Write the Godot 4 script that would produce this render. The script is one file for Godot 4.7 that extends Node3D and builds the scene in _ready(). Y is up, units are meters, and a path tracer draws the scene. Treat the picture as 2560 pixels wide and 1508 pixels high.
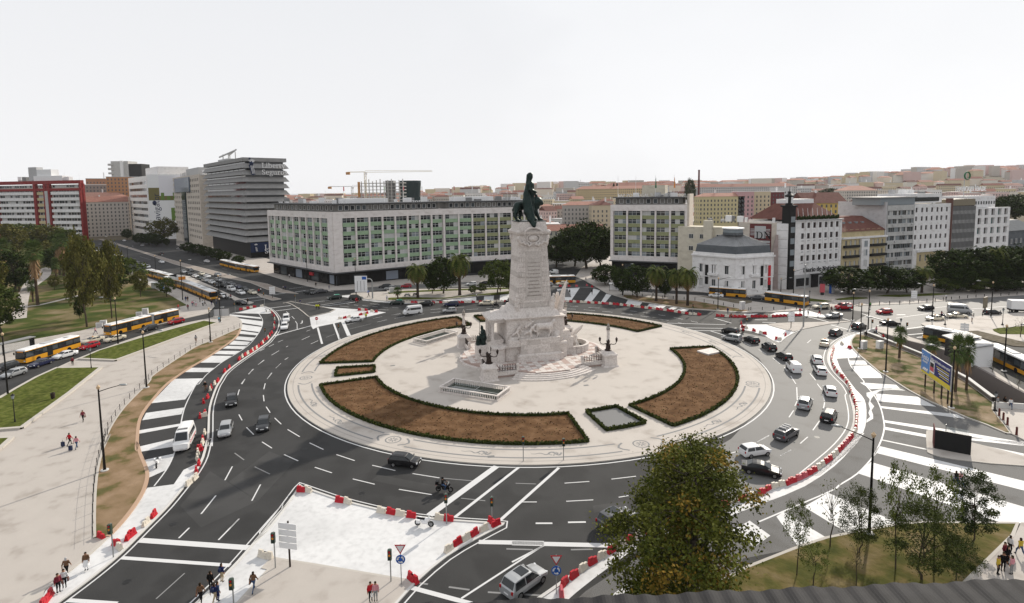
extends Node3D

var M := {}
var used := {}
var rng := RandomNumberGenerator.new()
var T := {}

# ------------------------------------------------------------------ mesh collector
class MB:
	var v := PackedVector3Array()
	var n := PackedVector3Array()
	var c := PackedColorArray()
	var u := PackedVector2Array()
	var col := Color.WHITE
	func tri(a: Vector3, b: Vector3, d: Vector3, hint := Vector3.ZERO) -> void:
		var q := (d - a).cross(b - a)
		if q.length_squared() < 1e-14: return
		q = q.normalized()
		if hint != Vector3.ZERO and q.dot(hint) < 0.0:
			q = -q
			v.append(a); v.append(d); v.append(b)
		else:
			v.append(a); v.append(b); v.append(d)
		for k in 3:
			n.append(q); c.append(col); u.append(Vector2.ZERO)
	func quad(a: Vector3, b: Vector3, d: Vector3, e: Vector3, hint := Vector3.ZERO) -> void:
		tri(a, b, d, hint); tri(a, d, e, hint)
	func quv(a: Vector3, b: Vector3, d: Vector3, e: Vector3, hint: Vector3) -> void:
		# a lower left, b lower right, d upper right, e upper left; print texture 0..1
		var s := v.size()
		quad(a, b, d, e, hint)
		for k in range(s, v.size()):
			u[k] = Vector2(0, 1) if v[k] == a else Vector2(1, 1) if v[k] == b else Vector2(1, 0) if v[k] == d else Vector2(0, 0)
	func sm(a: Vector3, b: Vector3, d: Vector3, na: Vector3, nb: Vector3, nd: Vector3) -> void:
		var q := (d - a).cross(b - a)
		if q.dot(na + nb + nd) < 0.0:
			v.append(a); v.append(d); v.append(b); n.append(na); n.append(nd); n.append(nb)
		else:
			v.append(a); v.append(b); v.append(d); n.append(na); n.append(nb); n.append(nd)
		for k in 3:
			c.append(col); u.append(Vector2.ZERO)
	func box(p: Vector3, s: Vector3, turn := 0.0) -> void:
		# p = centre of the base, s = size
		bx(Transform3D(Basis(Vector3.UP, turn), p), Vector3(-s.x / 2, 0, -s.z / 2), Vector3(s.x / 2, s.y, s.z / 2))
	func bx(t: Transform3D, lo: Vector3, hi: Vector3) -> void:
		var q := []
		for k in 8:
			q.append(t * Vector3(hi.x if k & 1 else lo.x, hi.y if k & 2 else lo.y, hi.z if k & 4 else lo.z))
		var b := t.basis
		quad(q[0], q[2], q[3], q[1], -b.z); quad(q[4], q[5], q[7], q[6], b.z)
		quad(q[0], q[4], q[6], q[2], -b.x); quad(q[1], q[3], q[7], q[5], b.x)
		quad(q[2], q[6], q[7], q[3], b.y); quad(q[0], q[1], q[5], q[4], -b.y)
	func frus(p: Vector3, s0: Vector2, s1: Vector2, h: float, turn := 0.0, off := Vector2.ZERO) -> void:
		var t := Transform3D(Basis(Vector3.UP, turn), p)
		var lo := []
		var hi := []
		for k in [[-1, -1], [1, -1], [1, 1], [-1, 1]]:
			lo.append(t * Vector3(k[0] * s0.x / 2, 0, k[1] * s0.y / 2))
			hi.append(t * Vector3(off.x + k[0] * s1.x / 2, h, off.y + k[1] * s1.y / 2))
		var mid: Vector3 = t * Vector3(off.x / 2, h / 2, off.y / 2)
		for k in 4:
			var j := (k + 1) % 4
			quad(lo[k], lo[j], hi[j], hi[k], (lo[k] + lo[j] + hi[k] + hi[j]) / 4 - mid)
		quad(hi[0], hi[1], hi[2], hi[3], Vector3.UP); quad(lo[0], lo[1], lo[2], lo[3], Vector3.DOWN)
	func prism(p: PackedVector2Array, y0: float, y1: float, t := Transform3D.IDENTITY, bottom := false) -> void:
		var ix := Geometry2D.triangulate_polygon(p)
		for k in range(0, ix.size(), 3):
			var a := p[ix[k]]
			var b := p[ix[k + 1]]
			var d := p[ix[k + 2]]
			tri(t * Vector3(a.x, y1, a.y), t * Vector3(b.x, y1, b.y), t * Vector3(d.x, y1, d.y), t.basis.y)
			if bottom: tri(t * Vector3(a.x, y0, a.y), t * Vector3(b.x, y0, b.y), t * Vector3(d.x, y0, d.y), -t.basis.y)
		if y1 <= y0: return
		var s := -1.0 if Geometry2D.is_polygon_clockwise(p) else 1.0
		for k in p.size():
			var a := p[k]
			var b := p[(k + 1) % p.size()]
			var o := Vector3(b.y - a.y, 0, a.x - b.x) * s
			quad(t * Vector3(a.x, y0, a.y), t * Vector3(b.x, y0, b.y), t * Vector3(b.x, y1, b.y), t * Vector3(a.x, y1, a.y), t.basis * o)
	func ring(pts: PackedVector3Array, rad: PackedFloat32Array, seg := 8, caps := true) -> void:
		# tapered tube through pts, smooth
		var prev := []
		var pn := []
		var side := Vector3.RIGHT
		for k in pts.size():
			var d := (pts[mini(k + 1, pts.size() - 1)] - pts[maxi(k - 1, 0)]).normalized()
			if absf(d.dot(side)) > 0.9: side = Vector3.FORWARD if absf(d.z) < 0.7 else Vector3.UP
			var x := (side - d * side.dot(d)).normalized()
			side = x
			var y := d.cross(x)
			var now := []
			var nn := []
			for j in seg:
				var a := TAU * j / seg
				var o := x * cos(a) + y * sin(a)
				nn.append(o); now.append(pts[k] + o * rad[k])
			if k:
				for j in seg:
					var i := (j + 1) % seg
					sm(prev[j], prev[i], now[i], pn[j], pn[i], nn[i]); sm(prev[j], now[i], now[j], pn[j], nn[i], nn[j])
			if caps and (k == 0 or k == pts.size() - 1) and rad[k] > 0.0:
				for j in range(1, seg - 1): tri(now[0], now[j], now[j + 1], -d if k == 0 else d)
			prev = now; pn = nn
	func tube(a: Vector3, b: Vector3, r0: float, r1 := -1.0, seg := 8) -> void:
		ring(PackedVector3Array([a, b]), PackedFloat32Array([r0, r0 if r1 < 0 else r1]), seg)
	func lathe(p: Vector3, prof: Array, seg := 12, sx := 1.0, sz := 1.0) -> void:
		# prof: flat [radius, height, ...]
		for k in range(0, prof.size() - 2, 2):
			var r0: float = prof[k]
			var h0: float = prof[k + 1]
			var r1: float = prof[k + 2]
			var h1: float = prof[k + 3]
			var sl := Vector2(h1 - h0, r0 - r1).normalized()
			for j in seg:
				var a := TAU * j / seg
				var b := TAU * (j + 1) / seg
				var ca := Vector3(cos(a) * sx, 0, sin(a) * sz)
				var cb := Vector3(cos(b) * sx, 0, sin(b) * sz)
				var na := (ca * sl.x + Vector3.UP * sl.y).normalized()
				var nb := (cb * sl.x + Vector3.UP * sl.y).normalized()
				var p0 := p + ca * r0 + Vector3.UP * h0
				var p1 := p + cb * r0 + Vector3.UP * h0
				var p2 := p + cb * r1 + Vector3.UP * h1
				var p3 := p + ca * r1 + Vector3.UP * h1
				if r0 > 0.0: sm(p0, p1, p2, na, nb, nb)
				if r1 > 0.0: sm(p0, p2, p3, na, nb, na)
	func ball(p: Vector3, r: Vector3, seg := 8, rows := 5) -> void:
		for k in rows:
			var t0 := PI * k / rows - PI / 2
			var t1 := PI * (k + 1) / rows - PI / 2
			for j in seg:
				var a := TAU * j / seg
				var b := TAU * (j + 1) / seg
				var q := [Vector3(cos(a) * cos(t0), sin(t0), sin(a) * cos(t0)), Vector3(cos(b) * cos(t0), sin(t0), sin(b) * cos(t0)), Vector3(cos(b) * cos(t1), sin(t1), sin(b) * cos(t1)), Vector3(cos(a) * cos(t1), sin(t1), sin(a) * cos(t1))]
				if k > 0: sm(p + q[0] * r, p + q[1] * r, p + q[2] * r, q[0], q[1], q[2])
				if k < rows - 1: sm(p + q[0] * r, p + q[2] * r, p + q[3] * r, q[0], q[2], q[3])
	func mesh() -> ArrayMesh:
		var a := []
		a.resize(Mesh.ARRAY_MAX)
		a[Mesh.ARRAY_VERTEX] = v; a[Mesh.ARRAY_NORMAL] = n; a[Mesh.ARRAY_COLOR] = c; a[Mesh.ARRAY_TEX_UV] = u
		var m := ArrayMesh.new()
		m.add_surface_from_arrays(Mesh.PRIMITIVE_TRIANGLES, a)
		return m

# ---- naming,tagging
const TI := Transform3D.IDENTITY
func V(x: float,y: float,z: float) -> Vector3:
	return Vector3(x,y,z)
func PV(a: Array) -> PackedVector3Array:
	return PackedVector3Array(a)
func PF(a: Array) -> PackedFloat32Array:
	return PackedFloat32Array(a)
func numbered(called: String) -> String:
	var k: int = used.get(called,0)
	used[called] = k + 1
	return called if k == 0 else "%s_%03d" % [called,k]
func add(b: MB,called: String,m: Material,parent: Node = null) -> MeshInstance3D:
	return put(b.mesh(),called,m,parent)
func put(me: Mesh,called: String,m: Material,parent: Node = null) -> MeshInstance3D:
	var o := MeshInstance3D.new()
	o.mesh = me
	o.material_override = m
	if parent == null:
		o.name = numbered(called); add_child(o)
	else:
		o.name = called; parent.add_child(o,true)
	return o
func thing(called: String,label: String,category: String,at := Vector3.ZERO,turn := 0.0,group := "") -> Node3D:
	var o := Node3D.new()
	o.name = numbered(called); add_child(o)
	o.position = at; o.rotation.y = turn
	return tag(o,label,category,group)
func tag(o: Node3D,label: String,category: String,group := "",kind := "") -> Node3D:
	o.set_meta("label",label)
	if category: o.set_meta("category",category)
	if group: o.set_meta("group",group)
	if kind: o.set_meta("kind",kind)
	return o
func struct(b: MB,called: String,m: Material,label := "") -> MeshInstance3D:
	var o := add(b,called,m)
	o.set_meta("kind","structure")
	if label: o.set_meta("label",label)
	return o
func stuff(o: Node3D) -> Node3D:
	o.set_meta("kind","stuff"); return o
func dup(o: Node3D,called: String,label: String,at: Vector3,turn := 0.0,group := "") -> Node3D:
	var r: Node3D = o.duplicate()
	r.name = numbered(called); add_child(r)
	r.position = at; r.rotation.y = turn
	r.set_meta("label",label)
	if group: r.set_meta("group",group)
	elif r.has_meta("group"): r.remove_meta("group")
	return r
func P2(f: Array) -> PackedVector2Array:
	var p := PackedVector2Array()
	for k in range(0,f.size(),2): p.append(Vector2(f[k],f[k + 1]))
	return p
func V3(f: Array,y := 0.0) -> Vector3:
	return V(f[0],y,f[1])
func smooth(f: Array,closed := false,sub := 4) -> PackedVector2Array:
	var p := P2(f)
	var o := PackedVector2Array()
	var n := p.size()
	for k in (n if closed else n - 1):
		var a := p[(k - 1 + n) % n] if closed or k > 0 else p[0]
		var b := p[k]
		var c := p[(k + 1) % n]
		var d := p[(k + 2) % n] if closed or k < n - 2 else p[n - 1]
		for j in sub: o.append(b.cubic_interpolate(c,a,d,float(j) / sub))
	if not closed: o.append(p[n - 1])
	return o
func along(p: PackedVector2Array,step: float,from := 0.0) -> Array:
	var out := []
	var left := from
	for k in p.size() - 1:
		var d := p[k + 1] - p[k]
		var l := d.length()
		while left < l:
			out.append([p[k] + d * (left / l),d / l]); left += step
		left -= l
	return out

# ---- materials
func noise(seed_: int,freq: float,oct := 4,type := FastNoiseLite.TYPE_SIMPLEX_SMOOTH) -> FastNoiseLite:
	var f := FastNoiseLite.new()
	f.seed = seed_; f.frequency = freq; f.fractal_octaves = oct; f.noise_type = type
	return f
func ramp(cols: Array) -> Gradient:
	var g := Gradient.new()
	var o := PackedFloat32Array()
	var c := PackedColorArray()
	for k in range(0,cols.size(),2):
		o.append(cols[k]); c.append(cols[k + 1].linear_to_srgb())
	g.offsets = o; g.colors = c
	return g
func ntex(f: FastNoiseLite,g: Gradient,size := 512) -> NoiseTexture2D:
	var t := NoiseTexture2D.new()
	t.width = size; t.height = size; t.seamless = true; t.seamless_blend_skirt = 0.2
	t.noise = f; t.color_ramp = g
	return t
func mat(key: String,c: Color,rough := 0.8,metal := 0.0,spec := 0.3) -> StandardMaterial3D:
	var m := StandardMaterial3D.new()
	m.resource_name = key
	m.albedo_color = c.linear_to_srgb()
	m.roughness = rough; m.metallic = metal; m.metallic_specular = spec
	M[key] = m
	return m
func tmat(key: String,tex: Texture2D,metres: float,rough := 0.85,det: Texture2D = null,dmetres := 40.0,bump: Texture2D = null,bcm := 1.0,tint := Color.WHITE) -> StandardMaterial3D:
	var m := mat(key,tint,rough)
	m.albedo_texture = tex
	m.uv1_triplanar = true; m.uv1_world_triplanar = true
	m.uv1_scale = Vector3.ONE / metres
	if det:
		m.detail_enabled = true; m.detail_albedo = det; m.detail_blend_mode = BaseMaterial3D.BLEND_MODE_MUL
		m.detail_uv_layer = BaseMaterial3D.DETAIL_UV_2
		m.uv2_triplanar = true; m.uv2_world_triplanar = true; m.uv2_scale = Vector3.ONE / dmetres
	if bump:
		m.heightmap_enabled = true; m.heightmap_texture = bump; m.heightmap_scale = bcm
	return m
func K(r: float,g := -1.0,b := -1.0) -> Color:
	return Color(r,r if g < 0 else g,r if b < 0 else b)
func materials() -> void:
	var fine := noise(1,0.02,5)
	var grain := noise(2,0.06,4)
	var big := noise(3,0.006,5)
	T.patch = ntex(big,ramp([0.0,K(0.6),0.38,K(0.8),0.5,K(1.0),0.62,K(1.0),1.0,K(0.75)]))
	T.patch2 = ntex(noise(4,0.01,6),ramp([0.0,K(0.7,0.68,0.66),0.4,K(0.95),1.0,K(1.0)]))
	T.speck = ntex(noise(5,0.25,3),ramp([0.0,K(0.6),0.5,K(0.9),1.0,K(1.0)]))
	T.soft = ntex(noise(35,0.004,7),ramp([0.0,K(0.8),0.45,K(0.93),0.6,K(1.0),1.0,K(0.97)]))
	T.bump = ntex(grain,ramp([0.0,K(0),1.0,K(1)]))
	tmat("asphalt",ntex(noise(6,0.15,4),ramp([0.2,K(0.029),0.5,K(0.039),0.8,K(0.052,0.051,0.05)])),6.0,0.8,T.patch,37.0,T.bump,0.5)
	tmat("asphalt_old",ntex(noise(7,0.12,5),ramp([0.2,K(0.10,0.098,0.095),0.5,K(0.13,0.128,0.125),0.8,K(0.16,0.158,0.155)])),7.0,0.8,T.patch2,23.0,T.bump,0.5)
	tmat("paint",ntex(noise(8,0.05,6),ramp([0.0,K(0.5),0.3,K(0.57),0.55,K(0.61),1.0,K(0.64)])),23.0,0.6,T.soft,31.0)
	tmat("line_paint",ntex(noise(9,0.08,4),ramp([0.0,K(0.42),0.3,K(0.56),1.0,K(0.62)])),3.0,0.6)
	tmat("worn_line",ntex(noise(10,0.08,4),ramp([0.0,K(0.09),0.4,K(0.2),1.0,K(0.34)])),2.0,0.7)
	tmat("calcada",ntex(noise(11,0.3,3),ramp([0.1,K(0.33,0.295,0.265),0.5,K(0.425,0.39,0.355),0.9,K(0.52,0.485,0.45)])),3.0,0.8,T.patch2,19.0,T.bump,0.4)
	tmat("calcada_plaza",ntex(noise(12,0.25,4),ramp([0.1,K(0.36,0.325,0.29),0.5,K(0.47,0.43,0.39),0.9,K(0.56,0.52,0.48)])),4.0,0.8,T.patch2,27.0,T.bump,0.4)
	tmat("dark_stone",ntex(noise(13,0.3,3),ramp([0.0,K(0.16),1.0,K(0.26)])),2.0,0.8)
	tmat("kerb",ntex(noise(14,0.1,4),ramp([0.0,K(0.36,0.33,0.29),1.0,K(0.52,0.49,0.45)])),2.0,0.8)
	tmat("kerb_white",ntex(noise(15,0.1,4),ramp([0.0,K(0.45,0.44,0.42),1.0,K(0.64,0.63,0.61)])),2.0,0.75)
	tmat("kerb_dark",ntex(noise(15,0.1,4),ramp([0.0,K(0.13),1.0,K(0.22)])),2.0,0.75)
	tmat("kerb_brick",ntex(noise(16,0.1,4),ramp([0.0,K(0.34,0.22,0.15),1.0,K(0.46,0.33,0.24)])),2.0,0.85)
	tmat("lawn",ntex(noise(17,0.03,7),ramp([0.0,K(0.045,0.06,0.012),0.5,K(0.085,0.10,0.022),1.0,K(0.15,0.15,0.05)])),17.0,0.95,T.patch,29.0,T.bump,3.0)
	tmat("park_grass",ntex(noise(18,0.008,8),ramp([0.0,K(0.04,0.062,0.016),0.42,K(0.075,0.09,0.025),0.6,K(0.15,0.125,0.06),1.0,K(0.24,0.19,0.12)])),46.0,0.95,T.speck,3.0,T.bump,3.0)
	tmat("verge",ntex(noise(19,0.012,8),ramp([0.0,K(0.07,0.085,0.03),0.36,K(0.15,0.12,0.055),0.46,K(0.23,0.16,0.095),1.0,K(0.36,0.255,0.175)])),31.0,0.95,T.speck,2.0,T.bump,4.0)
	tmat("dry_bed",ntex(noise(20,0.015,8),ramp([0.0,K(0.085,0.046,0.024),0.5,K(0.14,0.078,0.04),1.0,K(0.21,0.125,0.07)])),22.0,0.95,T.speck,1.7,T.bump,4.0)
	tmat("earth",ntex(noise(21,0.05,6),ramp([0.0,K(0.08,0.075,0.05),0.5,K(0.14,0.12,0.09),1.0,K(0.2,0.18,0.15)])),30.0,0.95)
	tmat("marble",ntex(noise(22,0.03,6),ramp([0.0,K(0.36,0.31,0.28),0.3,K(0.57,0.52,0.485),0.7,K(0.69,0.645,0.61),1.0,K(0.76,0.72,0.685)])),6.0,0.65,T.patch2,9.0)
	tmat("marble_pink",ntex(noise(23,0.08,4),ramp([0.0,K(0.34,0.25,0.22),1.0,K(0.46,0.36,0.32)])),3.0,0.65)
	tmat("bronze",ntex(noise(24,0.05,5),ramp([0.0,K(0.010,0.016,0.015),0.5,K(0.018,0.03,0.027),1.0,K(0.05,0.085,0.073)])),5.0,0.42)
	M.bronze.metallic = 0.55
	tmat("water",ntex(noise(25,0.02,3),ramp([0.0,K(0.012,0.022,0.016),1.0,K(0.024,0.038,0.028)])),5.0,0.12)
	mat("iron",K(0.022),0.5,0.4)
	mat("iron_green",K(0.02,0.035,0.03),0.55,0.3)
	mat("pole",K(0.014,0.013,0.012),0.5,0.3)
	mat("galv",K(0.32,0.33,0.33),0.45,0.6)
	mat("pole_red",K(0.10,0.025,0.02),0.5,0.1)
	mat("signal_green",K(0.045,0.065,0.05),0.5)
	mat("white",K(0.72),0.5)
	mat("white_gloss",K(0.76),0.25)
	mat("black",K(0.012),0.5)
	mat("black_gloss",K(0.01),0.15)
	mat("grey",K(0.22),0.6)
	mat("light_grey",K(0.42),0.6)
	mat("red_plastic",K(0.42,0.018,0.028),0.42)
	mat("red_faded",K(0.47,0.09,0.11),0.5)
	mat("cream_plastic",K(0.60,0.55,0.47),0.5)
	mat("amber",K(0.6,0.22,0.03),0.4)
	mat("glow_lamp",K(0.55,0.4,0.25),0.3)
	mat("blue_sign",K(0.02,0.09,0.35),0.4)
	mat("red_sign",K(0.45,0.02,0.03),0.4)
	mat("glass_dark",K(0.015,0.018,0.02),0.06,0.0,0.6)
	mat("glass_mid",K(0.05,0.06,0.065),0.08,0.0,0.6)
	mat("glass_light",K(0.22,0.25,0.27),0.12,0.0,0.6)
	mat("blind",K(0.48,0.48,0.47),0.7)
	mat("frame_white",K(0.62),0.5)
	mat("tyre",K(0.012),0.85)
	mat("rim",K(0.35),0.3,0.8)
	mat("plate",K(0.7),0.5)
	mat("lamp_red",K(0.32,0.01,0.012),0.2)
	mat("lamp_clear",K(0.62,0.64,0.66),0.12)
	var g := mat("pane",Color(0.6,0.68,0.68,0.16),0.05)
	g.transparency = BaseMaterial3D.TRANSPARENCY_ALPHA
	tmat("asphalt_mid",ntex(noise(7,0.12,5),ramp([0.2,K(0.095),0.5,K(0.12,0.118,0.115),0.8,K(0.148,0.146,0.142)])),7.0,0.74,T.patch2,29.0,T.bump,0.5)
	tmat("asphalt2",ntex(noise(6,0.15,4),ramp([0.2,K(0.04),0.8,K(0.068,0.067,0.066)])),6.0,0.8,T.patch,37.0)
	tmat("calcada_pink",ntex(noise(11,0.3,3),ramp([0.1,K(0.23,0.195,0.17),0.9,K(0.36,0.315,0.28)])),3.0,0.85,T.patch2,19.0)
	mat("wet",K(0.62,0.62,0.6),0.12)
	tmat("verge2",ntex(noise(26,0.012,8),ramp([0.0,K(0.06,0.085,0.025),0.36,K(0.12,0.115,0.05),0.5,K(0.25,0.19,0.12),1.0,K(0.37,0.29,0.21)])),24.0,0.95,T.speck,2.0,T.bump,4.0)
	tmat("park_grass2",ntex(noise(27,0.014,8),ramp([0.0,K(0.05,0.06,0.018),0.4,K(0.10,0.095,0.03),0.6,K(0.15,0.12,0.05),1.0,K(0.22,0.17,0.1)])),27.0,0.95,T.speck,1.5,T.bump,5.0)
	tmat("marble2",ntex(noise(28,0.03,6),ramp([0.0,K(0.36,0.32,0.29),0.4,K(0.48,0.44,0.41),1.0,K(0.62,0.58,0.545)])),6.0,0.7,T.patch2,9.0)
	tmat("marble_cut",ntex(noise(28,0.03,6),ramp([0.0,K(0.2,0.18,0.16),1.0,K(0.36,0.33,0.3)])),6.0,0.75)
	mat("iron_brown",K(0.035,0.024,0.02),0.5,0.35)
	var lv := mat("leaf_vc",Color.WHITE,0.7)
	lv.vertex_color_use_as_albedo = true
	lv.backlight_enabled = true; lv.backlight = Color(0.35,0.35,0.35)
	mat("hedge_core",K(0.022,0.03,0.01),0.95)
	var vc := mat("vc",Color.WHITE,0.75)
	vc.vertex_color_use_as_albedo = true
	var vb := mat("bark_vc",Color.WHITE,0.95)
	vb.vertex_color_use_as_albedo = true
	var pl := func(key,a,b,r = 0.85): tmat(key,ntex(noise(41 + M.size(),0.02,6),ramp([0.0,a,1.0,b]),256),12.0,r,T.patch2,9.0)
	pl.call("office_white",K(0.64,0.595,0.57),K(0.77,0.73,0.71))
	pl.call("plaster_white",K(0.68,0.67,0.665),K(0.8,0.79,0.785))
	pl.call("plaster_cream",K(0.52,0.48,0.39),K(0.64,0.595,0.5))
	pl.call("plaster_beige",K(0.48,0.43,0.37),K(0.6,0.54,0.475))
	pl.call("plaster_grey",K(0.46,0.45,0.455),K(0.56,0.55,0.555))
	pl.call("plaster_ochre",K(0.46,0.38,0.22),K(0.58,0.49,0.31))
	pl.call("panel_green",K(0.25,0.36,0.235),K(0.32,0.44,0.29),0.5)
	pl.call("panel_olive",K(0.24,0.255,0.135),K(0.30,0.315,0.175),0.5)
	pl.call("concrete",K(0.22,0.218,0.215),K(0.34,0.337,0.333))
	pl.call("concrete_light",K(0.42,0.415,0.405),K(0.56,0.555,0.54))
	pl.call("tile_dark",K(0.11,0.045,0.036),K(0.18,0.08,0.064))
	pl.call("tile",K(0.22,0.10,0.075),K(0.36,0.19,0.15))
	pl.call("tile2",K(0.32,0.16,0.12),K(0.46,0.27,0.215))
	pl.call("red_frame",K(0.20,0.018,0.018),K(0.27,0.028,0.026),0.6)
	pl.call("slate",K(0.075,0.085,0.095),K(0.125,0.135,0.145),0.6)
	pl.call("zinc",K(0.22,0.225,0.23),K(0.32,0.325,0.33),0.38)
	M.zinc.metallic = 0.5
	pl.call("pink_stone",K(0.30,0.24,0.225),K(0.39,0.325,0.305))
	pl.call("granite",K(0.02,0.02,0.022),K(0.06,0.058,0.06),0.55)
	mat("attic",K(0.13,0.125,0.115),0.7)
	mat("roof_grey",K(0.09,0.092,0.095),0.7)
	mat("shop_dark",K(0.018),0.5)
	mat("poster_pale",K(0.22,0.25,0.3),0.5)
	mat("panel_flag_green",K(0.03,0.13,0.06),0.6)
	mat("panel_bronze",K(0.2,0.17,0.12),0.5)
	mat("brick_red",K(0.13,0.04,0.04),0.8)
	mat("frame_brown",K(0.12,0.06,0.05),0.6)
	mat("frame_grey",K(0.3),0.5)
	mat("glass_teal",K(0.04,0.11,0.11),0.1)
	mat("glass_teal_dark",K(0.012,0.028,0.03),0.1)
	mat("glass_blue",K(0.12,0.15,0.19),0.15)
	mat("navy",K(0.012,0.022,0.06),0.4)
	mat("advert_green",K(0.16,0.14,0.05),0.6)
	mat("advert_white",K(0.68,0.67,0.7),0.6)
	mat("advert_leaf",K(0.12,0.2,0.04),0.6)
	mat("taxi",K(0.62,0.57,0.44),0.25)
	mat("window_far",K(0.09,0.095,0.1),0.3)
	mat("amber_dull",K(0.42,0.22,0.09),0.6)
	mat("amber_pale",K(0.5,0.42,0.26),0.6)
	mat("ad_yellow",K(0.62,0.5,0.05),0.5)
	mat("ad_blue",K(0.012,0.018,0.13),0.45)
	mat("ad_sky",K(0.09,0.22,0.5),0.45)
	tmat("stone_wall",ntex(noise(33,0.06,5),ramp([0.0,K(0.14,0.12,0.11),1.0,K(0.3,0.27,0.25)])),4.0,0.85,T.speck,2.0)
	tmat("granite_top",ntex(noise(34,0.3,3),ramp([0.25,K(0.008,0.008,0.009),0.55,K(0.028,0.027,0.029),0.85,K(0.11,0.105,0.105)])),0.35,0.75,T.patch,0.9)
	for k in ["leaf_vc","hedge_core","bark_vc","vc","lawn","park_grass","park_grass2","verge","verge2","dry_bed","earth","tyre","shop_dark"]: M[k].metallic_specular = 0.12
	for k in ["glass_dark","glass_mid","glass_light","glass_teal","water","wet","asphalt_mid"]: M[k].metallic_specular = 0.5
# ---- camera,sky,sun
func surroundings() -> void:
	var cam := Camera3D.new()
	cam.name = "camera"
	cam.projection = Camera3D.PROJECTION_FRUSTUM
	cam.near = 0.2; cam.far = 6000.0
	cam.size = 0.2 * 1508.0 / 1400.0
	cam.frustum_offset = Vector2(0,-0.2 * 148.0 / 1400.0)
	cam.position = V(0,34,0)
	cam.basis = Basis(Vector3.RIGHT,-atan(125.0 / 1400.0)) * Basis(Vector3.BACK,-0.012)
	add_child(cam)
	cam.current = true
	var e := Environment.new()
	e.background_mode = Environment.BG_SKY
	var sk := ProceduralSkyMaterial.new()
	sk.sky_top_color = Color(0.9,0.91,0.93)
	sk.sky_horizon_color = Color(0.975,0.975,0.978)
	sk.sky_curve = 0.25
	sk.ground_horizon_color = Color(0.86,0.86,0.86)
	sk.ground_bottom_color = Color(0.4,0.4,0.4)
	sk.sun_angle_max = 1.0
	sk.sky_energy_multiplier = 1.0
	var cl := ntex(noise(31,0.003,6),ramp([0.0,Color(0,0,0),0.4,Color(0.01,0.01,0.01),0.55,Color(0.06,0.06,0.058),1.0,Color(0.14,0.14,0.135)]),1024)
	sk.sky_cover = cl
	e.sky = Sky.new()
	e.sky.sky_material = sk
	e.tonemap_mode = Environment.TONE_MAPPER_LINEAR
	e.tonemap_exposure = 1.0
	e.fog_enabled = true; e.fog_density = 0.00005; e.fog_light_color = Color(0.93,0.93,0.95)
	e.sdfgi_enabled = true; e.ssao_enabled = true; e.ssil_enabled = true
	var w := WorldEnvironment.new()
	w.name = "world"; w.environment = e
	add_child(w)
	var sun := DirectionalLight3D.new()
	sun.name = "sun"
	sun.light_energy = 1.5; sun.light_angular_distance = 0.9
	sun.light_color = Color(1.0,0.965,0.91)
	sun.shadow_enabled = true
	add_child(sun)
	sun.look_at_from_position(Vector3.ZERO,V(-0.585,-0.56,0.81),Vector3.UP)
# ---- ground,roads,pavements
const IX := 2.7
const IZ := -112.87
const IR := 45.7
var trench := PackedVector2Array()
func poly(b: MB,p: PackedVector2Array,y: float) -> void:
	b.prism(p,y,y)
func ribbon(b: MB,p: PackedVector2Array,w: float,y: float,closed := false) -> void:
	var n := p.size()
	var l := []
	var r := []
	for k in n:
		var d0 := (p[k] - p[(k - 1 + n) % n]) if closed or k > 0 else p[1] - p[0]
		var d1 := (p[(k + 1) % n] - p[k]) if closed or k < n - 1 else p[n - 1] - p[n - 2]
		var t := (d0.normalized() + d1.normalized()).normalized()
		var s := Vector2(-t.y,t.x) * (w / 2 / maxf(0.5,t.dot(d1.normalized())))
		l.append(p[k] + s); r.append(p[k] - s)
	for k in (n if closed else n - 1):
		var j := (k + 1) % n
		b.quad(V(l[k].x,y,l[k].y),V(l[j].x,y,l[j].y),V(r[j].x,y,r[j].y),V(r[k].x,y,r[k].y),Vector3.UP)
func kerb_line(b: MB,p: PackedVector2Array,w: float,y0: float,y1: float,closed := false) -> void:
	var n := p.size()
	ribbon(b,p,w,y1,closed)
	for k in (n if closed else n - 1):
		var j := (k + 1) % n
		var d := (p[j] - p[k]).normalized()
		var s := Vector2(-d.y,d.x) * w / 2
		for q in [s,-s]:
			var a: Vector2 = p[k] + q
			var c: Vector2 = p[j] + q
			b.quad(V(a.x,y0,a.y),V(c.x,y0,c.y),V(c.x,y1,c.y),V(a.x,y1,a.y),V(q.x,0,q.y))
func pave(called: String,f: PackedVector2Array,m: Material,h := 0.12,kerb: Material = null,kw := 0.3,label := "") -> MeshInstance3D:
	var b := MB.new()
	b.prism(f,-0.1,h)
	var o := struct(b,called,m,label)
	if kerb:
		var k := MB.new()
		kerb_line(k,f,kw,-0.05,h + 0.004,true)
		add(k,"kerb",kerb,o)
	return o
func mark(road: Node3D,called: String,f: PackedVector2Array,m: Material,y := 0.008) -> void:
	var b := MB.new()
	poly(b,f,y)
	if b.v.size(): add(b,called,m,road)
func dashes(road: Node3D,called: String,f: Array,w: float,m: Material,y := 0.009) -> void:
	for k in range(0,f.size(),4):
		var b := MB.new()
		ribbon(b,PackedVector2Array([Vector2(f[k],f[k + 1]),Vector2(f[k + 2],f[k + 3])]),w,y)
		add(b,called,m,road)
func cut(p: PackedVector2Array,hole: PackedVector2Array) -> Array:
	return Geometry2D.clip_polygons(p,hole)
func flat(b: MB,p: PackedVector2Array,y: float) -> void:
	for q in cut(p,trench): poly(b,q,y)
func circle(r: float,n := 96,cx := IX,cz := IZ) -> PackedVector2Array:
	var p := PackedVector2Array()
	for k in n: p.append(Vector2(cx + r * cos(TAU * k / n),cz + r * sin(TAU * k / n)))
	return p
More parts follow.
